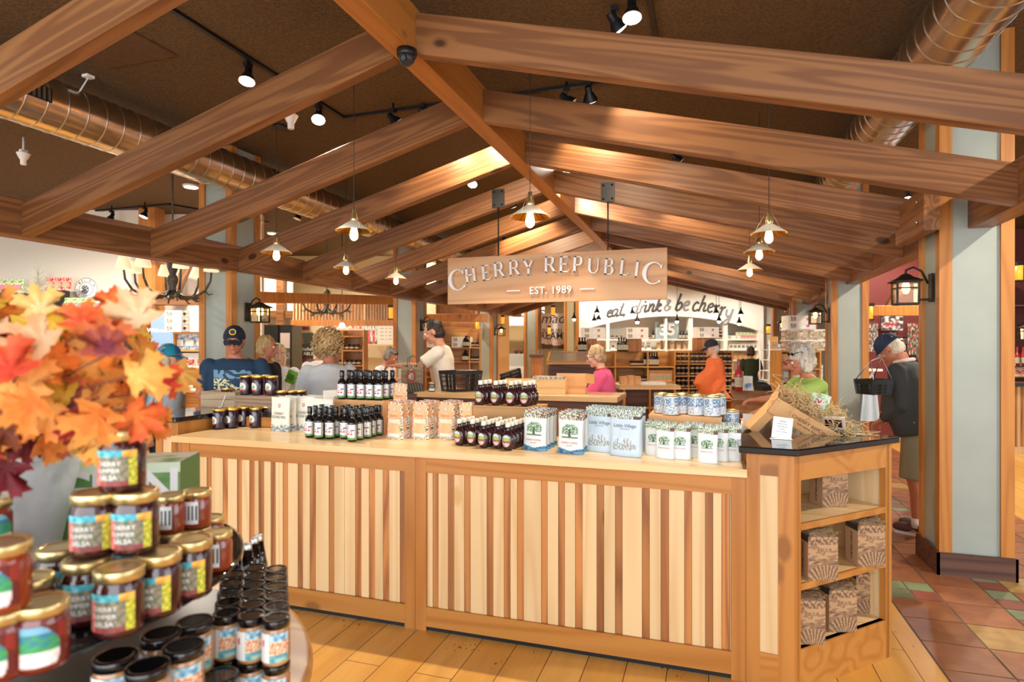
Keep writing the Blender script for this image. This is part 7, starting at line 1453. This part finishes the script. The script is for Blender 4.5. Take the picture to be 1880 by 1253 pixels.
# hat shopper
def ex_hat(t, hp, s, Q, sh, U): glasses(M_LENS)(t, hp, s, Q); cap(noisy('teal_hat', '0f7d94', '1c4a8c', 6, .7, lo=.45, hi=.55), True, None)(t, hp, s, Q)
person('person in teal patterned cap and dark sunglasses looking right, left of the near post', 303, 5.25, PI/2, 1.57, .05, M_SKIN, top='b9cfdf', sleeve='half', bottom='1f2733', hair=H_short(hairmat('a08c6c', 'cdbb9a'), .06, 1.0), extra=ex_hat, face_d=True)
def ex_black(t, hp, s, Q, sh, U): mb = MB(); mb.tube([U((.16, 0, 1.42)), U((.24, -.02, 1.1)), U((.24, -.02, .85))], .007, 5); mb.box(.19, .27, -.12, .1, .68*s, .88*s); mb.build('shoulder_bag', mat('dark_leather', '1c1a1c', .5), t)
person('person in magenta top and long black skirt behind the maple leaves', 228, 5.0, PI*.75, 1.62, 0, top='8a1f5a', bottom='0f1013', skirt=True, hair=H_short(hairmat('5a4636', '7a6248'), .05), extra=ex_black)
# navy cap shopper
def ex_navy(t, hp, s, Q, sh, U):
    glasses(mat('clear_lens', '8a8f92', .1), False)(t, hp, s, Q)
    def art(u, v):
        q = H(u*7, v*8, 3); r = H(u*16, v*14, 9)
        if v > .72: return (.42, .58, .68) if q > .0 else (.11, .22, .33)
        if u < .42+.2*q and r > -.22: return (.80, .80, .62) if r > -.02 else (.13, .22, .3)
        return (.78, .79, .62) if (q > .12 and v < .6) else (.11, .22, .33)
    mb = MB()
    def fn(u, v):
        a = math.radians(-42+84*u); z = 1.10+.27*v; return U((.222*math.sin(a), -.183*math.cos(a)-.01, z))
    mb.grid(fn, 44, 40, art); o = mb.build('shirt_print', M_PRINT, t)
person('person in navy printed t-shirt and navy cap with a round yellow badge, looking down', 433, 5.35, .30, 1.73, .10, M_SKIN2, top='1d3a54', sleeve='short', bottom='5a5244', hair=lambda t, hp, s, Q: (H_short(hairmat('7a6a5a', '96887a'), 0, .97)(t, hp, s, Q), cap(cloth('navy_cap', '14202e'), True, True)(t, hp, s, Q)), head=(.10, 0), belly=.05, L=((-.28, -.04, 1.13), (-.06, -.30, 1.10)), Rr=((.28, -.04, 1.13), (.10, -.30, 1.08)), extra=ex_navy, wide=1.18, vox=.008)
# blond man
def ex_collar(t, hp, s, Q, sh, U): mb = MB(); mb.tube([U((.075*math.cos(a), .01+.066*math.sin(a), 1.455+.012*math.cos(a*2))) for a in [2*PI*k/20 for k in range(20)]], .011, 8, closed=True); mb.build('collar', mat('yellow_collar', 'd8a838', .7), t)
person('person with short blond hair in dark jacket with yellow collar, beside the navy cap shopper', 484, 6.15, PI/2-.15, 1.66, .05, M_SKIN2, top='232833', sleeve='long', bottom='3a3a40', hair=H_short(hairmat('a3834c', 'd0b078'), 0, 1.03), extra=ex_collar)
# striped top
def stripes():
    m = mat('striped_cloth', 'f2f0ec', .8); tc = nd(m, 'ShaderNodeTexCoord'); sp = nd(m, 'ShaderNodeSeparateXYZ'); lk(m, tc.outputs['Object'], sp.inputs[0]); ab = nd(m, 'ShaderNodeMath', operation='ABSOLUTE'); lk(m, sp.outputs[0], ab.inputs[0]); a = nd(m, 'ShaderNodeMath', operation='SUBTRACT'); lk(m, sp.outputs[2], a.inputs[0]); lk(m, ab.outputs[0], a.inputs[1])
    b = nd(m, 'ShaderNodeMath', operation='MULTIPLY'); lk(m, a.outputs[0], b.inputs[0]); b.inputs[1].default_value = 34; c = nd(m, 'ShaderNodeMath', operation='FRACT'); lk(m, b.outputs[0], c.inputs[0]); d = nd(m, 'ShaderNodeMath', operation='GREATER_THAN'); lk(m, c.outputs[0], d.inputs[0]); d.inputs[1].default_value = .76
    x = nd(m, 'ShaderNodeMix', data_type='RGBA'); lk(m, d.outputs[0], x.inputs[0]); x.inputs[6].default_value = (*lin('f0eee8'), 1); x.inputs[7].default_value = (*lin('5a6468'), 1); lk(m, x.outputs[2], m.node_tree.nodes['Principled BSDF'].inputs['Base Color']); return m
st_ = person('person with blond bob in white striped top holding a green packet', 513, 6.75, .15, 1.58, .06, M_SKIN3, topmat=stripes(), sleeve='half', bottom='2c3a4c', hair=H_short(hairmat('c4ac80', 'e2cfa6'), .09, 1.04), head=(.1, .35), L=((-.22, -.04, 1.12), (-.06, -.24, 1.12)), Rr=((.24, -.05, 1.12), (.06, -.28, 1.16)))
gp = atd(531, 692, 6.42); o = MB(); o.grid(lambda u, v: ((u-.5)*.11, -.012*math.sin(PI*u)*math.sin(PI*v), .14*v), 12, 12, None); o.grid(lambda u, v: ((u-.5)*.11, .012*math.sin(PI*u)*math.sin(PI*v), .14*v), 12, 12, None, flip=True); o.box(-.03, .03, -.016, -.01, .04, .1, 1); o = o.build('green_packet', [mat('bright_green_pack', '7fc43e', .35), mat('leaf_print', '4f8f2a', .5)], None, gp-Vector((0, 0, .07)), Euler((0, .35, TH))); tag(o, 'bright green packet held by the person in the striped top', 'packet')
# curly hair
person('person with big curly blond hair in light grey sweater seen from behind', 606, 5.45, PI+.5, 1.66, .12, M_SKIN2, top='b3b4b4', sleeve='long', bottom='2c3440', hair=H_curly(hairmat('a88450', 'd2b07c')), head=(.12, .2), wide=1.1, L=((-.26, -.1, 1.14), (-.16, -.34, 1.16)), Rr=((.26, -.08, 1.14), (.14, -.34, 1.14)))
def ex_strap(t, hp, s, Q, sh, U): mb = MB(); mb.tube([U((-.14, .14*math.cos(k/10*PI*.0)+.0, 1.42-.05*k)) if False else U((-.15+.03*k, .125-.001*k, 1.42-.05*k)) for k in range(9)], .008, 5); mb.build('strap', M_BLACK, t)
person('person in white shirt with a thin black strap half hidden by the curly haired shopper', 586, 8.3, PI+.3, 1.62, .25, M_SKIN, top='efefec', sleeve='half', bottom='38404a', hair=H_short(hairmat('6a6058', '8a8078')), extra=ex_strap)
def H_bun(m):
    def f(t, hp, s, Q): H_short(m, 0, 1.0)(t, hp, s, Q); mb = MB(); nball(mb, hp(0, .09, .085), .042*s, .042*s, .04*s, Q, .25, 8); mb.build('hair_bun', m, t)
    return f
person('person with grey hair in a bun and sunglasses on top, looking down in the cafe', 699, 8.3, PI/2-.35, 1.55, .2, M_SKIN2, top='efeae4', sleeve='half', bottom='3a3a3a', hair=H_bun(hairmat('5f5850', '8f877c')), head=(.35, 0), extra=glasses(M_LENS, True, .075))
# cashier
person('person with short dark hair in white t-shirt working at the till, facing left', 817, 6.75, -PI/2, 1.86, .12, M_SKIN, top='e6dccb', sleeve='short', bottom='3b4250', hair=H_short(hairmat('241a14', '3c2c22'), 0, .985), head=(.28, 0), Rr=((.20, -.20, 1.27), (.12, -.44, 1.30)), L=((-.22, -.20, 1.22), (-.10, -.44, 1.17)), vox=.008)
# pink
def ex_pink(t, hp, s, Q, sh, U): mb = MB(); mb.tube([U((.072*math.cos(a), .01+.064*math.sin(a), 1.462)) for a in [2*PI*k/20 for k in range(20)]], .008, 6, closed=True); mb.build('lanyard', mat('red_lanyard', 'c23a34', .6), t); glasses(mat('brown_frame', '6a4a3a', .3))(t, hp, s, Q)
person('person with short fair hair in bright pink shirt packing a box behind the counter', 1116, 6.25, -PI/2-.15, 1.57, .16, M_SKIN3, top='e05a8c', sleeve='half', bottom='2c2c34', hair=H_short(hairmat('8a6f4e', 'c2a67c'), 0, 1.04), head=(.15, 0), Rr=((.2, -.2, 1.15), (.1, -.42, 1.16)), L=((-.2, -.2, 1.15), (-.08, -.42, 1.14)), wide=1.1, extra=ex_pink)
# orange
person('person in orange long sleeved shirt and dark cap walking left past the jar shelves', 1315, 8.75, -PI/2, 1.66, .06, M_SKIN3, top='e0703a', sleeve='long', bottom='5a5648', belly=.12, hair=lambda t, hp, s, Q: (H_short(hairmat('c9c4bc', 'e4e0d8'), 0, .95)(t, hp, s, Q), cap(cloth('dark_cap', '1b2230'), True)(t, hp, s, Q)), head=(.2, 0), L=((-.2, .03, 1.12), (-.2, -.12, .92)), Rr=((.2, .03, 1.12), (.2, -.12, .92)), wide=1.05)
person('person with dark hair in dark green t-shirt seen from behind at the far shelves', 1378, 12.6, PI, 1.56, 0, M_SKIN, top='2a3a26', sleeve='short', bottom='a89878', hair=H_short(hairmat('2a1d16', '46322a'), .02))
# lime green
def limemat():
    m = noisy('lime_tie_dye', '8aa84a', '9cb85c', 5, .8); return m
person('person with wavy grey hair in lime green top reaching left over the counter', 1493, 4.72, -PI/2, 1.56, .12, M_SKIN2, topmat=limemat(), sleeve='half', bottom='3c3c44', hair=H_short(hairmat('b0a08c', 'ddd2c2'), .03, 1.12, .03, .35), head=(.2, 0), Rr=((.2, -.22, 1.33), (.12, -.47, 1.33)), L=((-.22, -.22, 1.2), (-.1, -.45, 1.18)), wide=1.15, belly=.03, extra=glasses(M_LENS, True, .07), vox=.008)
# beanie
def beanie(t, hp, s, Q):
    H_short(hairmat('cdb89c', 'e8dccb'), 0, .98)(t, hp, s, Q); mb = MB(); n = 0; seg = 30
    for i in range(9):
        for k in range(seg): a = PI*.55*i/8; w_ = 2*PI*k/seg; mb.v.append(tuple(hp(math.sin(a)*math.cos(w_)*.092, .018+math.sin(a)*math.sin(w_)*.108, .035+math.cos(a)*.098)))
    for i in range(8):
        for k in range(seg): j_ = (k+1) % seg; mb.face([i*seg+k, (i+1)*seg+k, (i+1)*seg+j_, i*seg+j_], 0, True)
    mb.tube([hp(math.cos(w_)*.09, .018+math.sin(w_)*.106, .025) for w_ in [2*PI*k/24 for k in range(24)]], .014, 8, closed=True); mb.build('beanie', cloth('navy_knit', '1c2740', '26324e'), t)
def ex_bean(t, hp, s, Q, sh, U):
    glasses(mat('wire_frame', '8a8478', .3))(t, hp, s, Q); mb = MB(); mb.tube([U((.078*math.cos(a), .016+.07*math.sin(a), 1.46)) for a in [2*PI*k/20 for k in range(20)]], .016, 8, closed=True); mb.build('collar', mat('pale_collar', 'd8d4cc', .8), t)
    for sx in (-1, 1): mb = MB(); mb.tube([Vector((sx*.10, .02, .07))*s, Vector((sx*.10, .02, .15))*s], .043*s, 14); mb.build('sock', mat('white_sock', 'ecebe8', .8), t)
bm = person('person in navy beanie, dark grey jacket and khaki shorts carrying a black basket', 1684, 5.05, -PI/2-.8, 1.70, .22, M_SKIN2, top='3a3d3c', sleeve='long', bottom='8f8a72', legs='shorts', hair=beanie, head=(.6, 0), Rr=((.25, -.02, 1.10), (.15, -.22, 1.0)), L=((-.25, -.02, 1.10), (-.12, -.22, 1.0)), belly=.07, wide=1.38, extra=ex_bean, shoes='5a3b2e', vox=.008)
p = atd(1604, 724, 4.9); bkt = basket('shopping_basket', 'black shopping basket carried by the person in the beanie', (p.x, p.y, p.z), TH+.35, .22, .17, .12, hnd=False); hb_ = MB(); [hb_.tube([(-.1, s_*.08, .12), (-.03, 0, .27), (.08, 0, .30), (.1, s_*.08, .12)], .004, 6) for s_ in (-1, 1)]; hb_.build('wire_handle', M_CHROME, bkt)
person('person with black leggings almost hidden behind the near right post', 1702, 6.1, PI/2, 1.6, 0, M_SKIN2, top='4a4a44', sleeve='half', bottom='101114', hair=H_short(hairmat('8a7a6a', 'a89a8a')), shoes='1a1a1c')
